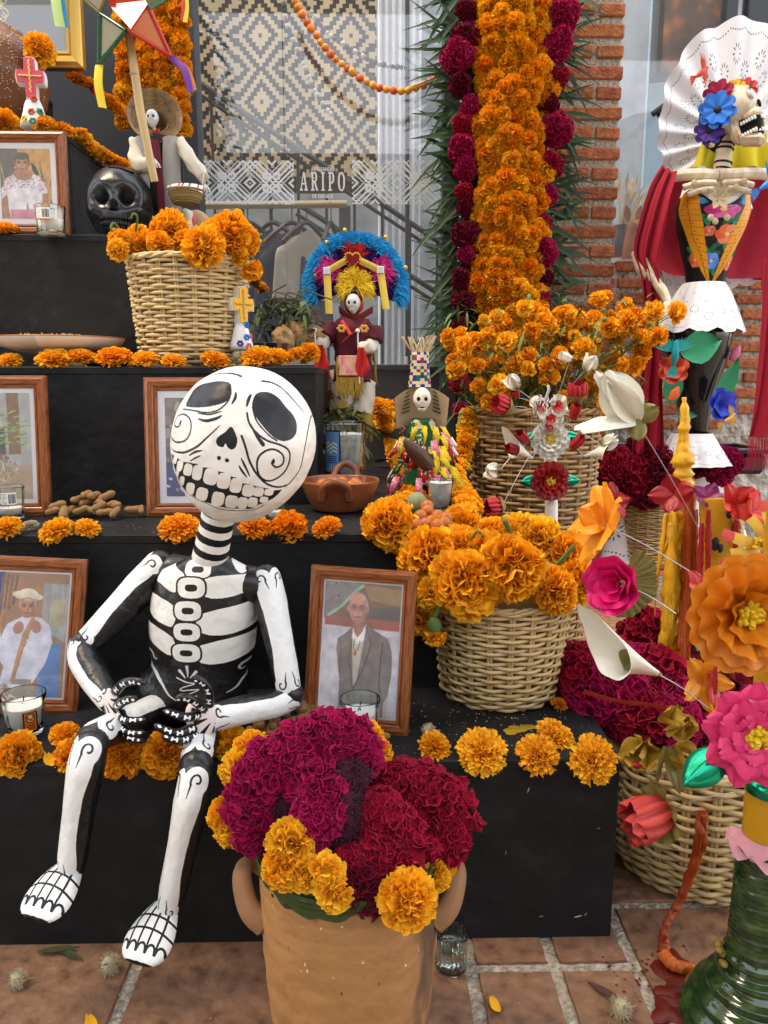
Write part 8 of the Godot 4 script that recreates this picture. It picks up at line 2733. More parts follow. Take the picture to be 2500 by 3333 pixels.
	for k in 64:
		var t := k / 63.0
		prof.append(Vector2(lerpf(0.1,0.044, smoothstep(0.05,1.0, t)) + 0.0042 * sin(t * 34.0) + 0.0012 * sin(t * 95.0), t * 0.13))
	for k in 60:
		prof.append(Vector2(0.0415 + 0.0011 * sin(k * 2.1) + 0.0005 * sin(k * 0.7) - 0.002 * k / 60.0,0.134 + k * 0.00288))
	prof.append(Vector2(0.0435,0.308))
	prof.append(Vector2(0.041,0.312))
	prof.append(Vector2(0.034,0.3))
	mb = MB.new()
	mb.lathe(prof, 48, Transform3D(),0.01,2.0)
	part("body", mb, mat("green glaze", Color.WHITE, 0.12, {"tex": mottle([Color(0.05,0.1,0.05), Color(0.12,0.2,0.1), Color(0.2,0.29,0.14), Color(0.36,0.42,0.26)], 0.03,201,256,6), "tri": 4.0, "coat": 0.8, "coat_rough": 0.05}), s)
	mb = MB.new()
	corolla(mb, T(V(0,0.302,0)),0.036,0.053,0.012,0.006,7,0.2,0.01,0.4,5)
	corolla(mb, T(V(0,0.312,0)),0.034,0.046,0.016,0.0,6,0.15,0.006,1.4,5)
	part("pink_wrap", mb, mat("pink cloth", lin(0.55,0.25,0.27),0.9), s)
	for e in [[0.053,0.135,0.0]]:
		mb = MB.new()
		for k in 6:
			mb.ball(V(-e[0] + rf(-0.006,0.006), e[1] + rf(-0.014,0.014), rf(-0.01,0.02)), V(rf(0.005,0.009), rf(0.004,0.008), rf(0.005,0.009)),8,6)
		part("wax_lump", mb, wax_mat("wax soiled", lin(0.2,0.13,0.02)), s).set_meta("kind", "stuff")
	var fc := thing("flower_candle", "thick mustard candle in the green candlestick bearing the pink and orange blooms", "candle", s.position + V(0,0.3,0))
	at = func(p: Vector3) -> Vector3: return p - fc.position
	mb = MB.new()
	mb.tube([V(0,0,0), V(0,0.6,-0.01)], 0.0335,28)
	part("candle", mb, amb, fc)
	mb = MB.new()
	mb.tube([V(0,0.098,0), V(0,0.122,0)], 0.0352,28)
	part("foil_band", mb, M.foil, fc)
	var zc := -s.position.z
	open_flower(fc, aim(at.call(V(.543,.507,-1)), V(-0.12,0.15,1),0.082),1.0, pinkw, hy, 1)
	open_flower(fc, aim(at.call(V(.515,.685,-1)), V(-0.02,0.05,1),0.082),1.0, org, hy, 0)
	foil_leaf(fc, at.call(V(.507,.472,-1.02)), V(-0.7,-0.6,0.1).normalized(),0.075,0.026, V(-0.5,0.5,0.75).normalized())
	foil_leaf(fc, at.call(V(.487,.673,-1.03)), V(-0.5,0.75,0.0).normalized(),0.05,0.02, V(-0.5,0.3,0.8).normalized())
	foil_leaf(fc, at.call(V(.488,.659,-1.03)), V(-0.5,-0.85,0.0).normalized(),0.045,0.016, V(-0.3,0.3,0.9).normalized())
	drips(fc, "red_drip", [at.call(V(.488,.601,-1.02)), at.call(V(.489,.581,-1.02)), at.call(V(.49,.56,-1.02))], [0.003,0.004,0.002], red, 0.2)
	# blooms on long wires
	var stem0 := V(.589,.719,-1.35)
	var bl := func(called: String, label: String, p: Vector3, d: Vector3, from: Vector3) -> Node3D:
		var n := thing(called, label, "wax flower", p)
		wire(n, [Vector3.ZERO, (from - p) * 0.5 + V(0,0.004,0), from - p], 0.001)
		return n
	var t := bl.call("white_wax_tulip", "large white wax tulip on a wire above the red shawl's end", V(.452,.934,-1.3), Vector3.UP, V(.617,.726,-1.4)) as Node3D
	petals_on(t, Vector3.ZERO, V(-0.62,0.75,0.25), [[0.0,0.105,0.034,0.15,-0.01], [1.2,0.1,0.036,0.12,-0.02], [2.3,0.1,0.034,0.1,-0.01], [3.3,0.11,0.024,0.05,0.01], [4.2,0.1,0.033,0.75,0.03], [5.2,0.1,0.034,0.3,-0.02]], white)
	petals_on(t, V(0.004,0.0,0), V(-0.2,0.1,1), [[0.3,0.04,0.017,1.1,0.0], [2.4,0.04,0.017,1.2,0.0], [4.5,0.04,0.016,1.2,0.0]], olive)
	var cl := bl.call("calla_lily", "large white wax calla with green throat above the cockscombs", V(.457,.54,-1.15), Vector3.UP, V(.52,.503,-1.1)) as Node3D
	calla(cl, Vector3.ZERO, V(-0.9,0.44,0.1),0.13, V(0.35,0.85,-0.35), white, olive)
	var od := bl.call("orange_wax_flower", "side-on orange wax flower hanging over the lower basket", V(.429,.739,-1.38), Vector3.UP, V(.572,.663,-1.3)) as Node3D
	petals_on(od, V(0.01,0,0), V(-0.93,0.3,0.1), [[0.2,0.088,0.036,1.15,0.01], [1.2,0.08,0.036,1.1,0.0], [2.2,0.088,0.036,1.2,0.01], [3.3,0.1,0.034,1.15,0.01], [4.3,0.085,0.036,1.1,0.02], [5.3,0.085,0.036,1.2,0.0]], lorg)
	petals_on(od, V(0.0,0,0), V(-0.93,0.3,0.1), [[0.5,0.05,0.028,0.6,0.0], [2.5,0.05,0.028,0.6,0.0], [4.5,0.05,0.028,0.6,0.0]], lorg)
	var rose := bl.call("magenta_wax_rose", "bright magenta wax rose with olive pleated leaves", V(.429,.66,-1.25), Vector3.UP, V(.523,.607,-1.25)) as Node3D
	var rx := aim(V(0.0,0,0), V(-0.72,0.12,0.7),0.062)
	for e in [[0.1,0.78,0.0,0.72,7,0.1,0.09,0.3], [0.1,0.62,0.02,0.8,6,0.12,0.1,1.3], [0.08,0.42,0.05,0.78,5,0.14,0.1,2.0], [0.05,0.22,0.1,0.7,4,0.1,0.08,0.7]]:
		mb = MB.new()
		corolla(mb, rx, e[0], e[1], e[2], e[3], e[4], e[5], e[6], e[7], 8,0.75)
		part("petal_ring", mb, mag, rose)
	for e in [[0.9,0.55], [0.85,-0.35], [0.35,-0.9]]:
		mb = MB.new()
		var d := V(e[0], e[1], 0.0).normalized()
		mb.grid(16,6, func(a, b):
			var an: float = (a - 0.5) * 1.3
			return d.rotated(V(0,0,1), an) * (0.012 + 0.055 * b * (1.0 - 0.25 * absf(a - 0.5))) + V(0,0,-0.012 + 0.005 * sin(a * 40.0) * b))
		part("pleated_leaf", mb, olive, rose)
	var tl := bl.call("coral_wax_tulip", "coral red pleated wax bud beside the bottom step's edge", V(.476,.314,-1.13), Vector3.UP, V(.55,.386,-1.06)) as Node3D
	bud_flower(tl, Vector3.ZERO, V(-0.92,-0.1,0.35),0.066,0.033, cor, 9, null)
	bud_flower(tl, V(-0.01,-0.005,0.004), V(-0.85,-0.28,0.4),0.06,0.022, cor, 7, null)
	mb = MB.new()
	corolla(mb, aim(V(0.004,0.002,0), V(-0.9,-0.1,0.3),0.045),0.1,1.0,-0.1,0.35,8,0.2,0.1,0.7,6)
	part("sepals", mb, olive, tl)
	var yf := thing("yellow_wax_flower", "mustard yellow wax flowers hanging on the near basket's rim", "wax flower", V(.467,.394,-1.18))
	for e in [[V(-0.012,0.005,0.01), V(-0.6,0.1,0.8),1.0], [V(0.03,0.045,0), V(0.3,0.5,0.8),0.8], [V(0.04,0.0,0.0), V(0.6,-0.3,0.7),0.7]]:
		petals_on(yf, e[0], e[1], [[0.0,0.055 * e[2], 0.026,0.5,-0.02], [1.1,0.055 * e[2], 0.025,0.9,-0.015], [2.2,0.05 * e[2], 0.026,0.6,-0.02], [3.3,0.05 * e[2], 0.026,0.95,-0.01], [4.4,0.055 * e[2], 0.026,0.6,-0.02], [5.4,0.05 * e[2], 0.026,0.8,-0.02]], och)
	petals_on(yf, V(0.022,0.01,0.01), V(0.2,-1,0.3), [[0.0,0.075,0.016,0.1,0.0], [2.0,0.06,0.016,0.5,0.0]], olive)
	mb = MB.new()
	mb.tube([V(-0.045,0.0,0.045), V(-0.03,-0.003,0.05)], [0.006,0.005], 8)
	part("red_pistil", mb, red, yf)
	var ol := thing("orange_wax_lily", "orange and red wax lily with loose petals before the melted candle", "wax flower", V(.556,.507,-1.2))
	petals_on(ol, Vector3.ZERO, V(0.2,0.1,1), [[0.4,0.06,0.017,1.2,0.0], [1.6,0.06,0.018,1.3,0.0], [2.9,0.055,0.018,1.2,0.0], [4.3,0.06,0.018,1.3,0.01], [5.4,0.05,0.016,1.2,0.0]], lorg)
	petals_on(ol, V(0.02,-0.005,0.004), V(0.3,0.1,1), [[1.0,0.04,0.013,1.2,0.0], [3.0,0.04,0.013,1.2,0.0]], cor)
	var yr := thing("yellow_ribbon_flower", "big yellow wax flower of curled strips with red tips", "wax flower", V(.611,.745,-1.15))
	for k in 14:
		var a := TAU * k / 14.0 + rf(-0.15,0.15)
		var d := V(cos(a), sin(a),0)
		ribbon(yr, "strip", [d * 0.012 + V(0,0,0.01), d * 0.035 + V(0,0,0.028), d * 0.06 + V(0,0,0.018)], 0.017, V(-d.y, d.x, 0.2), wax_mat("wax lemon", lin(0.72,0.45,0.06)))
		if k % 2 == 0:
			ribbon(yr, "red_tip", [d * 0.06 + V(0,0,0.0185), d * 0.066 + V(0,0,0.014), d * 0.074 + V(0,0,0.008)], 0.017, V(-d.y, d.x, 0.2), cor)
	for e in [V(-0.02,0.01,0.03), V(-0.01,-0.03,0.03)]:
		mb = MB.new()
		crumple(mb, aim(e, V(-0.3,0.2,1)),0.014,14)
		part("yellow_heart", mb, hy, yr)
	for e in [["red_wax_scrap", "red wax petal stuck on the tall dripping candle", V(.624,.768,-1.54), red, 0.05, V(-0.7,0.2,0.8)], ["red_wax_scrap", "red wax petals at the top of the stout scorched candle", V(.695,.766,-1.42), wax_mat("wax scarlet", lin(0.5,0.02,0.012)),0.05, V(0.2,0.4,1)], ["red_wax_scrap", "red wax petal right of the scorched candle's shoulder", V(.717,.757,-1.4), M["wax scarlet"], 0.045, V(0.5,0.6,0.6)], ["red_wax_scrap", "pink-red wax scrap above the orange bloom", V(.539,.667,-1.2), cor, 0.03, V(0.1,0.6,0.8)], ["purple_wax_scrap", "purple wax bloom at the stout candle's left shoulder", V(.677,.768,-1.5), wax_mat("wax purple", lin(0.2,0.02,0.1)),0.035, V(-0.2,0.6,0.8)], ["red_wax_scrap", "dark red wax bloom hiding behind the orange side-on flower", V(.485,.759,-1.5), red, 0.04, V(0.3,0.5,0.8)]]:
		var n := thing(e[0], e[1], "wax flower", e[2])
		petals_on(n, Vector3.ZERO, e[5], [[0.2, e[4], e[4] * 0.45,0.9,0.01], [1.7, e[4] * 0.9, e[4] * 0.45,1.1,0.0], [3.2, e[4], e[4] * 0.4,0.9,0.01], [4.7, e[4] * 0.9, e[4] * 0.45,1.0,0.0]], e[3])
	var rs := thing("red_wax_strip", "long frilled strip of red wax lying on the cockscombs", "wax", V(.492,.41,-1.36))
	ribbon(rs, "strip", [V(-0.09,0.012,0.0), V(-0.04,0.006,0.03), V(0.03,0.0,0.04), V(0.09,-0.012,0.03)], 0.028, V(0,0.6,0.8), cor)

# ---------- the tall skeleton lady ----------
func eyelets() -> Texture2D:
	var cv := Cv.new(512,256, Color(0.93,0.93,0.95))
	var g := Color(0.38,0.37,0.38)
	for k in 8:
		var p := Vector2(32 + k * 64,150 + (k % 2) * 30)
		for i in 10:
			var a := TAU * i / 10
			cv.oval(p + Vector2(cos(a), sin(a)) * 18, Vector2(5,2), g, a)
	for k in 64:
		cv.oval(Vector2(k * 8 + 3,236 - 8 * absf(sin(k * PI / 8))), Vector2(2,2), g)
	for k in 16:
		cv.oval(Vector2(k * 32 + 10,60 + 20 * (k % 3)), Vector2(4,1.6), g, k * 0.9)
		cv.oval(Vector2(k * 32 + 20,64 + 20 * (k % 3)), Vector2(4,1.6), g, k * 0.9 + 0.8)
	return cv.tex()

func corset_paint() -> Texture2D:
	var cv := Cv.new(256,384, Color(0.04,0.04,0.045))
	var leafc := Color(0.12,0.5,0.35)
	for e in [[60,30], [196,30], [128,70], [90,130], [160,140], [150,210], [110,250], [128,300], [60,250], [200,260]]:
		for k in 5:
			cv.oval(Vector2(e[0], e[1]) + Vector2(cos(k * 1.3), sin(k * 1.3)) * 18, Vector2(16,8), leafc if k % 2 else leafc.darkened(0.3), k * 1.3)
	for e in [[128,95,34, Color(0.75,0.2,0.5)], [150,190,26, Color(0.85,0.35,0.15)], [70,45,18, Color(0.15,0.45,0.85)], [190,45,18, Color(0.15,0.45,0.85)], [102,180,14, Color(0.8,0.3,0.25)], [118,275,22, Color(0.2,0.45,0.85)], [64,270,20, Color(0.85,0.3,0.15)], [196,280,20, Color(0.8,0.3,0.2)]]:
		var p := Vector2(e[0], e[1])
		for k in 6:
			cv.oval(p + Vector2(cos(k * 1.05), sin(k * 1.05)) * e[2] * 0.65, Vector2(e[2], e[2]) * 0.62, (e[3] as Color).lightened(0.12 * (k % 3)))
			cv.line([p, p + Vector2(cos(k * 1.05 + 0.5), sin(k * 1.05 + 0.5)) * e[2] * 0.8], 1.2, (e[3] as Color).darkened(0.5))
		cv.oval(p, Vector2(e[2], e[2]) * 0.25, Color(0.9,0.75,0.4))
	# gold side panels narrowing to the waist, ruled in brown with red dots
	var gold := Color(0.86,0.58,0.06)
	for s in [-1.0,1.0]:
		var top := func(u: float, y: float) -> Vector2: return Vector2(128 + s * u, y)
		cv.poly([top.call(62,0), top.call(118,0), top.call(112,110), top.call(80,230), top.call(4,384), top.call(0,384), top.call(36,200)], gold)
		for k in 13:
			var y := 14.0 + k * 26.0
			var u0 := lerpf(64,6, y / 384.0)
			var u1 := lerpf(116,10, maxf(0.0, y - 90) / 294.0)
			cv.line([top.call(u0, y), top.call(u1, y - 10)], 0.8, Color(0.5,0.3,0.06))
			cv.oval(top.call((u0 + u1) / 2, y + 8), Vector2(2.6,2.6), Color(0.7,0.14,0.05))
		cv.line([top.call(90,0), top.call(70,190), top.call(3,380)], 0.8, Color(0.5,0.3,0.06))
	return cv.tex()

func bird(o: Node3D, called: String, p: Vector3, s: float, yaw: float, roll: float, m: Material, m2: Material) -> void:
	var b := Node3D.new()
	b.name = called
	o.add_child(b, true)
	b.transform = Transform3D(Basis.from_euler(V(0.2, yaw, roll)).scaled(Vector3.ONE * s), p)
	var mb := MB.new()
	mb.tube([V(0,-0.35,0), V(0,-0.1,0.06), V(0,0.2,0.05), V(0,0.38,0.02), V(0,0.5,0.03), V(0.0,0.6,0.06)], [0.05,0.13,0.14,0.09,0.1,0.015], 12)
	part("body", mb, m, b)
	for e in [-1,1]:
		mb = MB.new()
		for k in 6:
			var a := 0.25 + k * 0.24
			leaf_blade(mb, V(e * 0.08,0.18,0), V(e * cos(a), sin(a),-0.1),0.75 - 0.06 * k, 0.07,0.0, V(0,0,1))
		part("wing", mb, m2, b)
	mb = MB.new()
	for k in 5:
		leaf_blade(mb, V(0,-0.3,0), V((k - 2) * 0.22,-1,0).normalized(),0.6,0.06,0.0, V(0,0,1))
	part("tail", mb, m2, b)

func lady() -> void:
	# table she stands by: blue-black trough on a lace-covered plinth
	var z := 3.75
	var lace := mat("eyelet lace", Color.WHITE, 0.9, {"tex": eyelets(), "scale": V(2,1,1)})
	var base := thing("glazed_trough", "blue-black glazed trough under the skeleton lady", "planter", V(1.518,.616,-3.75))
	var mb := MB.new()
	var hw := 0.3619
	mb.box(T(V(0,-0.01,0)), V(hw * 2,0.1,0.36),0.02)
	part("body", mb, mat("blue glaze", lin(0.012,0.014,0.04),0.15, {"coat": 0.6}), base)
	mb = MB.new()
	for e in [[V(0,0.05,0.17), V(hw * 2 + 0.02,0.025,0.03)], [V(0,0.05,-0.17), V(hw * 2 + 0.02,0.025,0.03)], [V(hw, 0.05,0), V(0.03,0.025,0.31)], [V(-hw, 0.05,0), V(0.03,0.025,0.31)]]:
		mb.box(T(e[0]), e[1], 0.006)
	part("rim", mb, M["blue glaze"], base)
	mb = MB.new()
	mb.box(T(V(0,0.038,0)), V(hw * 1.9,0.01,0.3))
	part("earth", mb, M["crust"], base)
	var pl := thing("lace_cloth", "white eyelet cloth draped down below the trough", "cloth", V(base.position.x - 0.02,0.12,-3.74))
	mb = MB.new()
	mb.grid(60,10, func(a, b):
		var an: float = a * TAU
		var w: float = 0.2 + 0.16 * b + 0.018 * sin(an * 11.0) * b
		return V(sin(an) * w * 1.15,0.52 * (1.0 - b), cos(an) * w * 0.62))
	part("drape", mb, lace, pl)
	mb = MB.new()
	mb.box(T(V(0,0.26,0)), V(0.36,0.52,0.22))
	part("plinth", mb, M.plaster, pl)
	# the lady
	var o := thing("skeleton_lady", "tall elegant skeleton lady with red shawl and white fan headdress", "sculpture", V(1.491,.652,-3.5))
	var at := func(p: Vector3) -> Vector3: return p - o.position
	var bone := mat("lady bone", Color.WHITE, 0.55, {"tex": mottle([Color(0.7,0.62,0.5), Color(0.84,0.78,0.68), Color(0.92,0.88,0.8)], 0.02,211,128), "tri": 6.0})
	var blk := mat("lady gloss black", lin(0.008,0.008,0.009),0.15, {"coat": 0.5})
	# foot frill, skirt body, lace peplum, corset
	mb = MB.new()
	mb.grid(60,6, func(a, b):
		var an: float = a * TAU
		var r: float = lerpf(0.09,0.17, b) + 0.012 * sin(an * 14.0) * b
		return at.call((V(1.484,.758,-3.5)).lerp(V(1.493,.613,-3.5), b)) + V(sin(an) * r, 0, cos(an) * r * 0.8))
	part("foot_frill", mb, lace, o)
	var ctr := [[V(1.513,.709,-3.5),0.052], [V(1.501,.789,-3.5),0.056], [V(1.485,.894,-3.5),0.085], [V(1.478,.998,-3.5),0.118], [V(1.475,1.101,-3.5),0.15], [V(1.475,1.192,-3.5),0.165], [V(1.48,1.263,-3.5),0.155], [V(1.485,1.343,-3.5),0.1], [V(1.491,1.403,-3.5),0.085]]
	mb = MB.new()
	mb.tube(ctr.map(func(e): return at.call(e[0])), ctr.map(func(e): return e[1] * 0.93),32)
	part("skirt", mb, blk, o)
	mb = MB.new()
	mb.grid(72,8, func(a, b):
		var an: float = a * TAU
		var r: float = lerpf(0.086,0.182, pow(b, 0.8)) + 0.009 * sin(an * 18.0) * (0.3 + 0.7 * b)
		var y: float = b + 0.1 * absf(sin(an * 5.0)) * b
		return at.call((V(1.49,1.418,-3.5)).lerp(V(1.485,1.218,-3.5), y)) + V(sin(an) * r, 0, cos(an) * r))
	part("lace_peplum", mb, lace, o)
	var cs := [[V(1.495,1.399,-3.5),0.08], [V(1.497,1.462,-3.5),0.092], [V(1.5,1.56,-3.5),0.12], [V(1.505,1.657,-3.5),0.15], [V(1.509,1.725,-3.5),0.162], [V(1.51,1.763,-3.5),0.15]]
	mb = MB.new()
	var n := cs.size() - 1
	mb.grid(40, n, func(a, b):
		var k: int = roundi((1.0 - b) * n)
		var an: float = (a - 0.5) * TAU
		var dip: float = 0.035 * (cos(an * 3.0) if absf(an) < 1.5 else -0.3) * (1.0 if k == n else 0.0)
		return at.call(cs[k][0]) + V(sin(an) * cs[k][1], -dip, cos(an) * cs[k][1] * 0.7), Rect2(-0.5,0,2,1))
	var cm := mat("corset paint", Color.WHITE, 0.35, {"tex": corset_paint()})
	part("corset", mb, cm, o)
	# chest lace, collar bones, neck
	mb = MB.new()
	mb.grid(40,4, func(a, b):
		var an: float = (a - 0.5) * 3.6
		return at.call((V(1.513,1.725,-3.5)).lerp(V(1.512,1.814,-3.5), b)) + V(sin(an) * (0.165 - 0.03 * b),0.012 * sin(an * 14.0) * b, cos(an) * 0.1))
	part("chest_lace", mb, lace, o)
	mb = MB.new()
	mb.tube([at.call(V(1.53,1.763,-3.5)), at.call(V(1.537,1.943,-3.5)), at.call(V(1.547,2.077,-3.5))], [0.042,0.034,0.036], 16)
	part("neck", mb, bone, o)
	for y in [0.25,0.42,0.5,0.68,0.74,0.88]:
		var q: Vector3 = (at.call(V(1.53,1.763,-3.5)) as Vector3).lerp(at.call(V(1.547,2.077,-3.5)), y)
		mb = MB.new()
		mb.tube([q - V(0.0,0.004,0), q + V(0.001,0.004,0)], 0.0385,16)
		part("neck_ring", mb, blk, o)
	for e in [[V(1.262,1.847,-3.46), V(1.475,1.846,-3.4),0.024], [V(1.475,1.846,-3.4), V(1.782,1.859,-3.46),0.024], [V(1.331,1.796,-3.4), V(1.459,1.81,-3.38),0.013], [V(1.488,1.81,-3.38), V(1.626,1.807,-3.4),0.013], [V(1.352,1.768,-3.4), V(1.46,1.786,-3.38),0.012], [V(1.49,1.787,-3.38), V(1.618,1.779,-3.4),0.012]]:
		mb = MB.new()
		mb.tube(smooth2([at.call(e[0]), (at.call(e[0]) as Vector3).lerp(at.call(e[1]),0.5) + V(0,0.006,0.01), at.call(e[1])]), e[2], 12)
		part("collar_bone", mb, bone, o)
	var shell := mat("pale shell", lin(0.45,0.36,0.2),0.5)
	for k in 6:
		mb = MB.new()
		leaf_blade(mb, at.call(V(1.457,1.744,-3.33)), V(cos(k * 1.05), sin(k * 1.05),0.2),0.058,0.017,0.0, V(0,0,1))
		part("shell_petal", mb, shell, o)
	for p in [V(1.363,1.805,-3.36), V(1.404,1.774,-3.36), V(1.539,1.788,-3.36), V(1.572,1.812,-3.36), V(1.448,1.647,-3.33), V(1.428,1.662,-3.33), V(1.496,1.662,-3.33)]:
		mb = MB.new()
		mb.ball(at.call(p), V(0.014,0.014,0.006),10,6)
		part("shell_disc", mb, shell, o)
	# left arm
	for e in [[[V(1.162,1.537,-3.42), V(1.18,1.464,-3.38), V(1.215,1.412,-3.36)], [0.03,0.036,0.022]], [[V(1.207,1.428,-3.36), V(1.246,1.369,-3.34), V(1.269,1.315,-3.32)], [0.018,0.022,0.016]], [[V(1.269,1.315,-3.32), V(1.241,1.27,-3.3), V(1.227,1.218,-3.29)], [0.018,0.012,0.006]], [[V(1.269,1.315,-3.32), V(1.217,1.27,-3.3), V(1.199,1.216,-3.29)], [0.018,0.011,0.005]]]:
		mb = MB.new()
		mb.tube(smooth2(e[0].map(func(q): return at.call(q))), smooth_r(e[1], 5),12)
		part("arm_bone", mb, bone, o)
	# red shawl
	var shawl := mat("red shawl", lin(0.3,0.006,0.022),0.85, {"nm": dents(0.2,213,4.0,128), "tri": 20.0, "bump": 0.3, "rim": 0.3})
	var drape := func(called: String, rows: Array, folds: float, amp: float) -> void:
		var b := MB.new()
		var m := rows.size()
		b.grid(36, (m - 1) * 5, func(a, t):
			var k: int = mini(int(t * (m - 1)), m - 2)
			var f: float = t * (m - 1) - k
			var l: Vector3 = (rows[k][0] as Vector3).cubic_interpolate(rows[k + 1][0], rows[maxi(k - 1,0)][0], rows[mini(k + 2, m - 1)][0], f)
			var r: Vector3 = (rows[k][1] as Vector3).cubic_interpolate(rows[k + 1][1], rows[maxi(k - 1,0)][1], rows[mini(k + 2, m - 1)][1], f)
			return at.call(l.lerp(r, a)) + V(0.003 * sin(a * 30.0 + t * 7.0),0, amp * sin(a * folds + t * 4.0) + amp * 0.5 * sin(a * folds * 2.3 + t * 9.0)))
		part(called, b, shawl, o)
	drape.call("shawl_back", [[V(1.298,1.915,-3.62), V(1.925,1.919,-3.62)], [V(1.279,1.766,-3.66), V(2.004,1.77,-3.66)], [V(1.257,1.605,-3.66), V(2.032,1.587,-3.66)], [V(1.367,1.477,-3.62), V(1.987,1.479,-3.62)], [V(1.522,1.458,-3.58), V(1.798,1.443,-3.58)]], 14.0,0.018)
	drape.call("shawl_shoulder", [[V(1.24,1.887,-3.42), V(1.301,1.856,-3.4)], [V(1.18,1.8,-3.38), V(1.272,1.759,-3.36)], [V(1.14,1.685,-3.36), V(1.248,1.645,-3.34)], [V(1.117,1.536,-3.36), V(1.228,1.496,-3.34)], [V(1.161,1.424,-3.36), V(1.239,1.421,-3.34)], [V(1.203,1.196,-3.4), V(1.276,1.195,-3.38)], [V(1.2,.937,-3.42), V(1.307,.937,-3.42)], [V(1.19,.71,-3.44), V(1.333,.71,-3.44)], [V(1.201,.595,-3.44), V(1.332,.595,-3.44)]], 16.0,0.014)
	drape.call("shawl_end", [[V(1.68,1.507,-3.4), V(1.841,1.507,-3.4)], [V(1.703,1.236,-3.4), V(1.866,1.236,-3.4)], [V(1.712,.938,-3.4), V(1.873,.938,-3.4)], [V(1.699,.744,-3.4), V(1.87,.744,-3.4)]], 12.0,0.012)
	fringe(o, "shawl_fringe", at.call(V(1.694,.744,-3.4)), at.call(V(1.859,.744,-3.4)),0.14,40, mat("red fringe", lin(0.34,0.008,0.025),0.85, {"vc": 1}))
	# white eyelet panels under the shawl
	mb = MB.new()
	mb.grid(30,5, func(a, b): return at.call((V(1.361,1.55,-3.7)).lerp(V(2.055,1.469,-3.7), a).lerp((V(1.404,1.383,-3.7)).lerp(V(2.009,1.489,-3.7), a), b)) + V(0,-0.02 * absf(sin(a * 22.0)) * b, 0.01 * sin(a * 18.0)))
	part("eyelet_hem", mb, lace, o)
	# head: tilted back, mouth open, turned to the right
	var h := Node3D.new()
	h.name = "head"
	o.add_child(h, true)
	h.transform = Transform3D(Basis.from_euler(V(-0.35,0.95,0.0)).scaled(Vector3.ONE * 0.88), at.call(V(1.538,2.11,-3.44)))
	mb = MB.new()
	mb.grid(32,24, func(a, b):
		var d := V(sin(PI * b) * sin(a * TAU), cos(PI * b), sin(PI * b) * cos(a * TAU))
		var r := 1.0
		for e in [-1,1]:
			r -= 0.14 * exp(-(d - V(e * 0.42,0.05,0.88).normalized()).length_squared() / 0.05)
		return V(d.x * 0.096, d.y * 0.105 + 0.012, d.z * 0.112) * r)
	part("cranium", mb, bone, h)
	mb = MB.new()
	mb.box(T(V(0,-0.068,0.065),0,1,0.1), V(0.12,0.06,0.1),0.024)
	part("upper_jaw", mb, bone, h)
	mb = MB.new()
	mb.box(T(V(0,-0.168,0.04),0,1,0.5), V(0.12,0.045,0.12),0.02)
	mb.box(T(V(0,-0.1,-0.01)), V(0.125,0.11,0.06),0.02)
	part("lower_jaw", mb, bone, h)
	mb = MB.new()
	mb.box(T(V(0,-0.112,0.05),0,1,0.2), V(0.105,0.08,0.1),0.01)
	part("mouth", mb, M["socket dark"], h)
	mb = MB.new()
	for i in 9:
		var t := (i - 4) / 4.0
		mb.box(T(V(t * 0.056,-0.094,0.112 - 0.03 * t * t)), V(0.0115,0.018,0.012),0.003)
		mb.box(T(V(t * 0.056,-0.15,0.102 - 0.03 * t * t)), V(0.0115,0.018,0.012),0.003)
	for i in 6:
		for e in [-1,1]:
			mb.box(T(V(e * 0.058,-0.094,0.082 - i * 0.012)), V(0.012,0.016,0.01),0.003)
			mb.box(T(V(e * 0.058,-0.147,0.074 - i * 0.012)), V(0.012,0.016,0.01),0.003)
	part("teeth", mb, M["sugar"], h)
	for e in [-1,1]:
		mb = MB.new()
		mb.ball(V(e * 0.042,0.015,0.09), V(0.028,0.024,0.018),12,8)
		part("sequin_eye", mb, mat("sequins", lin(0.5,0.5,0.53),0.3, {"metal": 0.8, "nm": dents(0.3,214,8.0,64), "tri": 40.0}), h)
		mb = MB.new()
		for k in 12:
			var a := -0.9 + k * 0.16
			leaf_blade(mb, V(e * 0.042 + sin(a) * 0.03,0.03 + cos(a) * 0.012,0.095), V(sin(a), cos(a) * 1.2,0.6).normalized(),0.03,0.003,0.0, V(0,0,1))
		part("eyelashes", mb, M.black, h)
	mb = MB.new()
	mb.ball(V(0,-0.025,0.112), V(0.014,0.02,0.008),10,7)
	part("nose_hole", mb, M["socket dark"], h)
	mb = MB.new()
	mb.ball(at.call(V(1.506,2.098,-3.52)), V(0.075,0.12,0.07),16,12)
	mb.ball(at.call(V(1.537,2.014,-3.52)), V(0.06,0.05,0.05),12,8)
	part("black_hair", mb, M.black, o)
	# flowers in her hair
	for e in [[V(1.429,2.077,-3.34),0.068, lin(0.03,0.16,0.6)], [V(1.41,2.004,-3.36),0.055, lin(0.055,0.025,0.2)], [V(1.456,2.154,-3.4),0.058, lin(0.3,0.01,0.05)], [V(1.523,2.179,-3.4),0.038, lin(0.7,0.45,0.03)], [V(1.575,2.183,-3.42),0.045, lin(0.55,0.04,0.05)]]:
		var fl := Node3D.new()
		fl.name = "hair_flower"
		o.add_child(fl, true)
		var fx := aim(at.call(e[0]), V(-0.35,0.1,1), e[1])
		for ring in 2:
			mb = MB.new()
			corolla(mb, fx, 0.05,1.0 - 0.2 * ring, 0.02 + 0.1 * ring, 0.22 + 0.12 * ring, 8,0.3,0.05, ring * 0.8,5)
			part("petal_ring", mb, mat("silk " + str(e[1]), e[2], 0.8), fl)
		mb = MB.new()
		mb.ball(fx * V(0,0.18,0), Vector3.ONE * e[1] * 0.22,10,7)
		part("dark_heart", mb, M.black, fl)
	mb = MB.new()
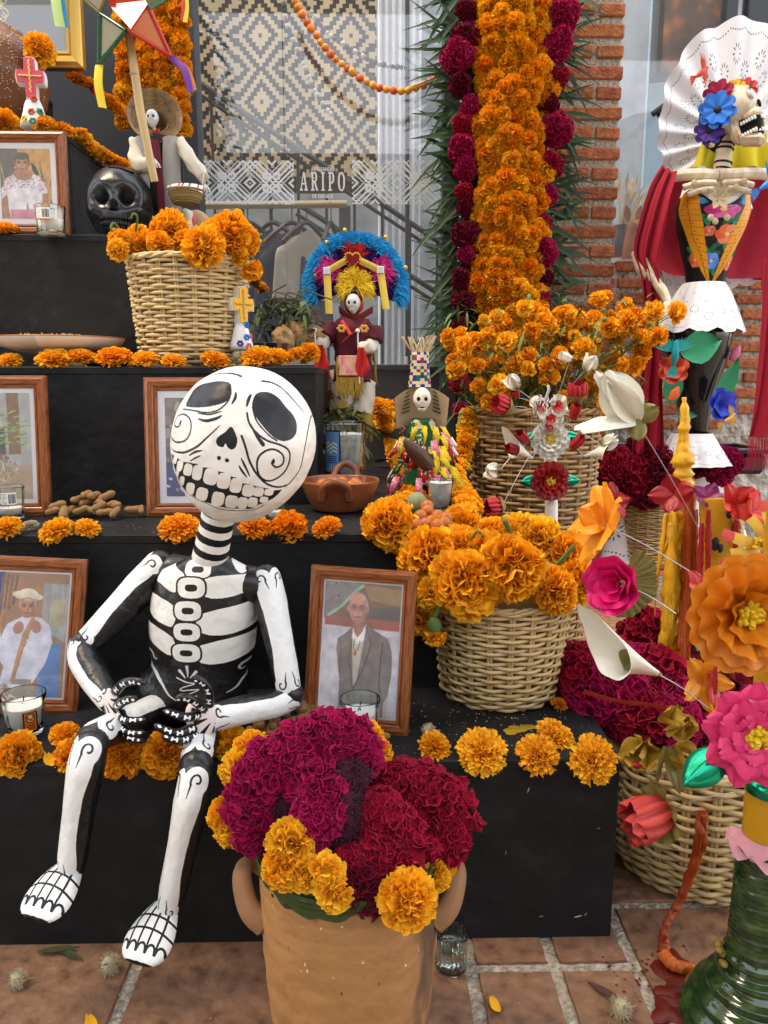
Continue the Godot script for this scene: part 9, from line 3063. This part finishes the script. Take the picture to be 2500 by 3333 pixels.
	mb.tube([at.call(V(1.42,1.977,-3.36)), at.call(V(1.419,1.952,-3.35)), at.call(V(1.42,1.942,-3.35))], [0.004,0.014,0.01], 8)
	part("earring", mb, mat("pearl", lin(0.6,0.5,0.3),0.3), o)
	# yellow veil and white fan
	mb = MB.new()
	mb.grid(30,10, func(a, b): return at.call((V(1.513,2.132,-3.6)).lerp(V(1.75,2.134,-3.6), a).lerp((V(1.449,1.927,-3.6)).lerp(V(1.798,1.929,-3.6), a), b)) + V(0,0,0.025 * sin(a * 19.0) * b))
	part("yellow_veil", mb, mat("yellow cloth", lin(0.6,0.52,0.02),0.85), o)
	var hub: Vector3 = at.call(V(1.654,2.078,-3.64))
	mb = MB.new()
	mb.grid(110,9, func(a, b):
		var an: float = lerpf(-2.35,2.0, a)
		var scal: float = 1.0 + 0.035 * absf(sin(a * 26.0)) * b
		var stretch: float = 0.34 + 0.11 * pow(maxf(0.0, cos(an)),2.0)
		return hub + V(sin(an) * b * stretch * scal, cos(an) * b * stretch * scal * (1.05 if cos(an) > 0 else 0.85),-0.05 + 0.02 * b * sin(a * 75.0) + 0.03 * b))
	for k in mb.uv.size():
		mb.uv[k] = Vector2(mb.uv[k].x * 1.6, mb.uv[k].y)
	part("white_fan", mb, lace, o)
	# carved birds and painted flowers
	var rb := mat("scarlet feather paint", lin(0.55,0.05,0.02),0.5)
	bird(o, "red_bird", at.call(V(1.372,2.241,-3.4)),0.085,0.6,-0.9, rb, rb)
	bird(o, "blue_bird", at.call(V(1.635,1.787,-3.3)),0.1,0.3,-0.9, mat("bright blue paint", lin(0.03,0.2,0.6),0.5), M["bright blue paint"])
	bird(o, "teal_bird", at.call(V(1.269,1.096,-3.22)),0.11,0.1,0.05, mat("teal paint", lin(0.01,0.3,0.35),0.45), mat("teal wing paint", lin(0.02,0.35,0.33),0.45))
	bird(o, "yellow_bird", at.call(V(1.54,.832,-3.28)),0.075,0.5,-1.0, mat("ochre wing paint", lin(0.55,0.28,0.03),0.5), M["ochre wing paint"])
	var gp := mat("leaf paint", lin(0.03,0.26,0.13),0.4)
	mb = MB.new()
	for e in [[V(1.326,1.11,-3.3), V(0.9,0.25,0.2),0.16,0.07], [V(1.333,.893,-3.4), V(0.05,1,0.1),0.16,0.045], [V(1.537,.877,-3.4), V(0.35,0.95,0.1),0.22,0.04], [V(1.355,.847,-3.38), V(0.95,-0.1,0.2),0.09,0.02]]:
		leaf_blade(mb, at.call(e[0]), (e[1] as Vector3).normalized(), e[2], e[3], -0.05, V(0,0.1,1).normalized())
	part("painted_leaves", mb, gp, o)
	for e in [[V(1.295,1.037,-3.3),0.06, lin(0.42,0.04,0.015), "red_rose"], [V(1.51,.884,-3.32),0.07, lin(0.02,0.04,0.42), "blue_flower"]]:
		var fx := aim(at.call(e[0]), V(0.3 if e[3] == "blue_flower" else -0.2,0.2,1), e[1])
		mb = MB.new()
		corolla(mb, fx, 0.1,1.0,0.0,0.5,6,0.25,0.08,0.5,6)
		corolla(mb, fx, 0.1,0.7,0.05,0.6,5,0.2,0.08,1.5,6)
		part(e[3], mb, mat(e[3] + " paint", e[2], 0.4), o)
	for e in [[V(1.611,1.114,-3.4), lin(0.65,0.15,0.3), "pink_bud"], [V(1.329,.939,-3.34), lin(0.7,0.12,0.02), "orange_bud"]]:
		mb = MB.new()
		mb.tube([at.call(e[0]) + V(-0.02,-0.03,0), at.call(e[0]), at.call(e[0]) + V(0.015,0.03,0)], [0.01,0.022,0.004], 10)
		part(e[2], mb, mat(e[2] + " paint", e[1], 0.4), o)

func _ready() -> void:
	rng.seed = 20241101
	# camera
	var cam := Camera3D.new()
	cam.name = "camera"
	add_child(cam)
	cam.position = V(0,1,0)
	cam.rotation_degrees = V(-9.8,-1.2,0)
	cam.fov = 67.3
	cam.near = 0.02
	cam.far = 400.0
	# sky and exposure
	var sky := ProceduralSkyMaterial.new()
	sky.sky_top_color = Color(0.76,0.79,0.85)
	sky.sky_horizon_color = Color(0.93,0.92,0.89)
	sky.ground_bottom_color = Color(0.5,0.48,0.45)
	sky.ground_horizon_color = Color(0.8,0.8,0.8)
	sky.sky_curve = 0.25
	var env := Environment.new()
	env.background_mode = Environment.BG_SKY
	env.sky = Sky.new()
	env.sky.sky_material = sky
	env.tonemap_mode = Environment.TONE_MAPPER_LINEAR
	env.tonemap_exposure = 4.25
	env.sdfgi_enabled = true
	env.ssao_enabled = true
	env.ssil_enabled = true
	var we := WorldEnvironment.new()
	we.name = "environment"
	we.environment = env
	add_child(we)
	# sun: high behind the portico roof, soft
	var sun := DirectionalLight3D.new()
	sun.name = "sun"
	sun.light_color = Color(1.0,0.92,0.8)
	sun.light_energy = 0.35
	sun.light_angular_distance = 24.0
	sun.shadow_enabled = true
	add_child(sun)
	sun.basis = Basis.looking_at(V(0.4,-0.9,-0.12), Vector3.FORWARD)
	materials()
	setting()
	altar()
	backdrop()
	flower_stock()
	strings()
	courtyard_tree()
	arch()
	portraits()
	loose_marigolds()
	baskets()
	clay_pot()
	glasses()
	peanuts()
	offerings()
	dolls()
	make_skeleton()
	lady()
	wax_flowers()
	debris()
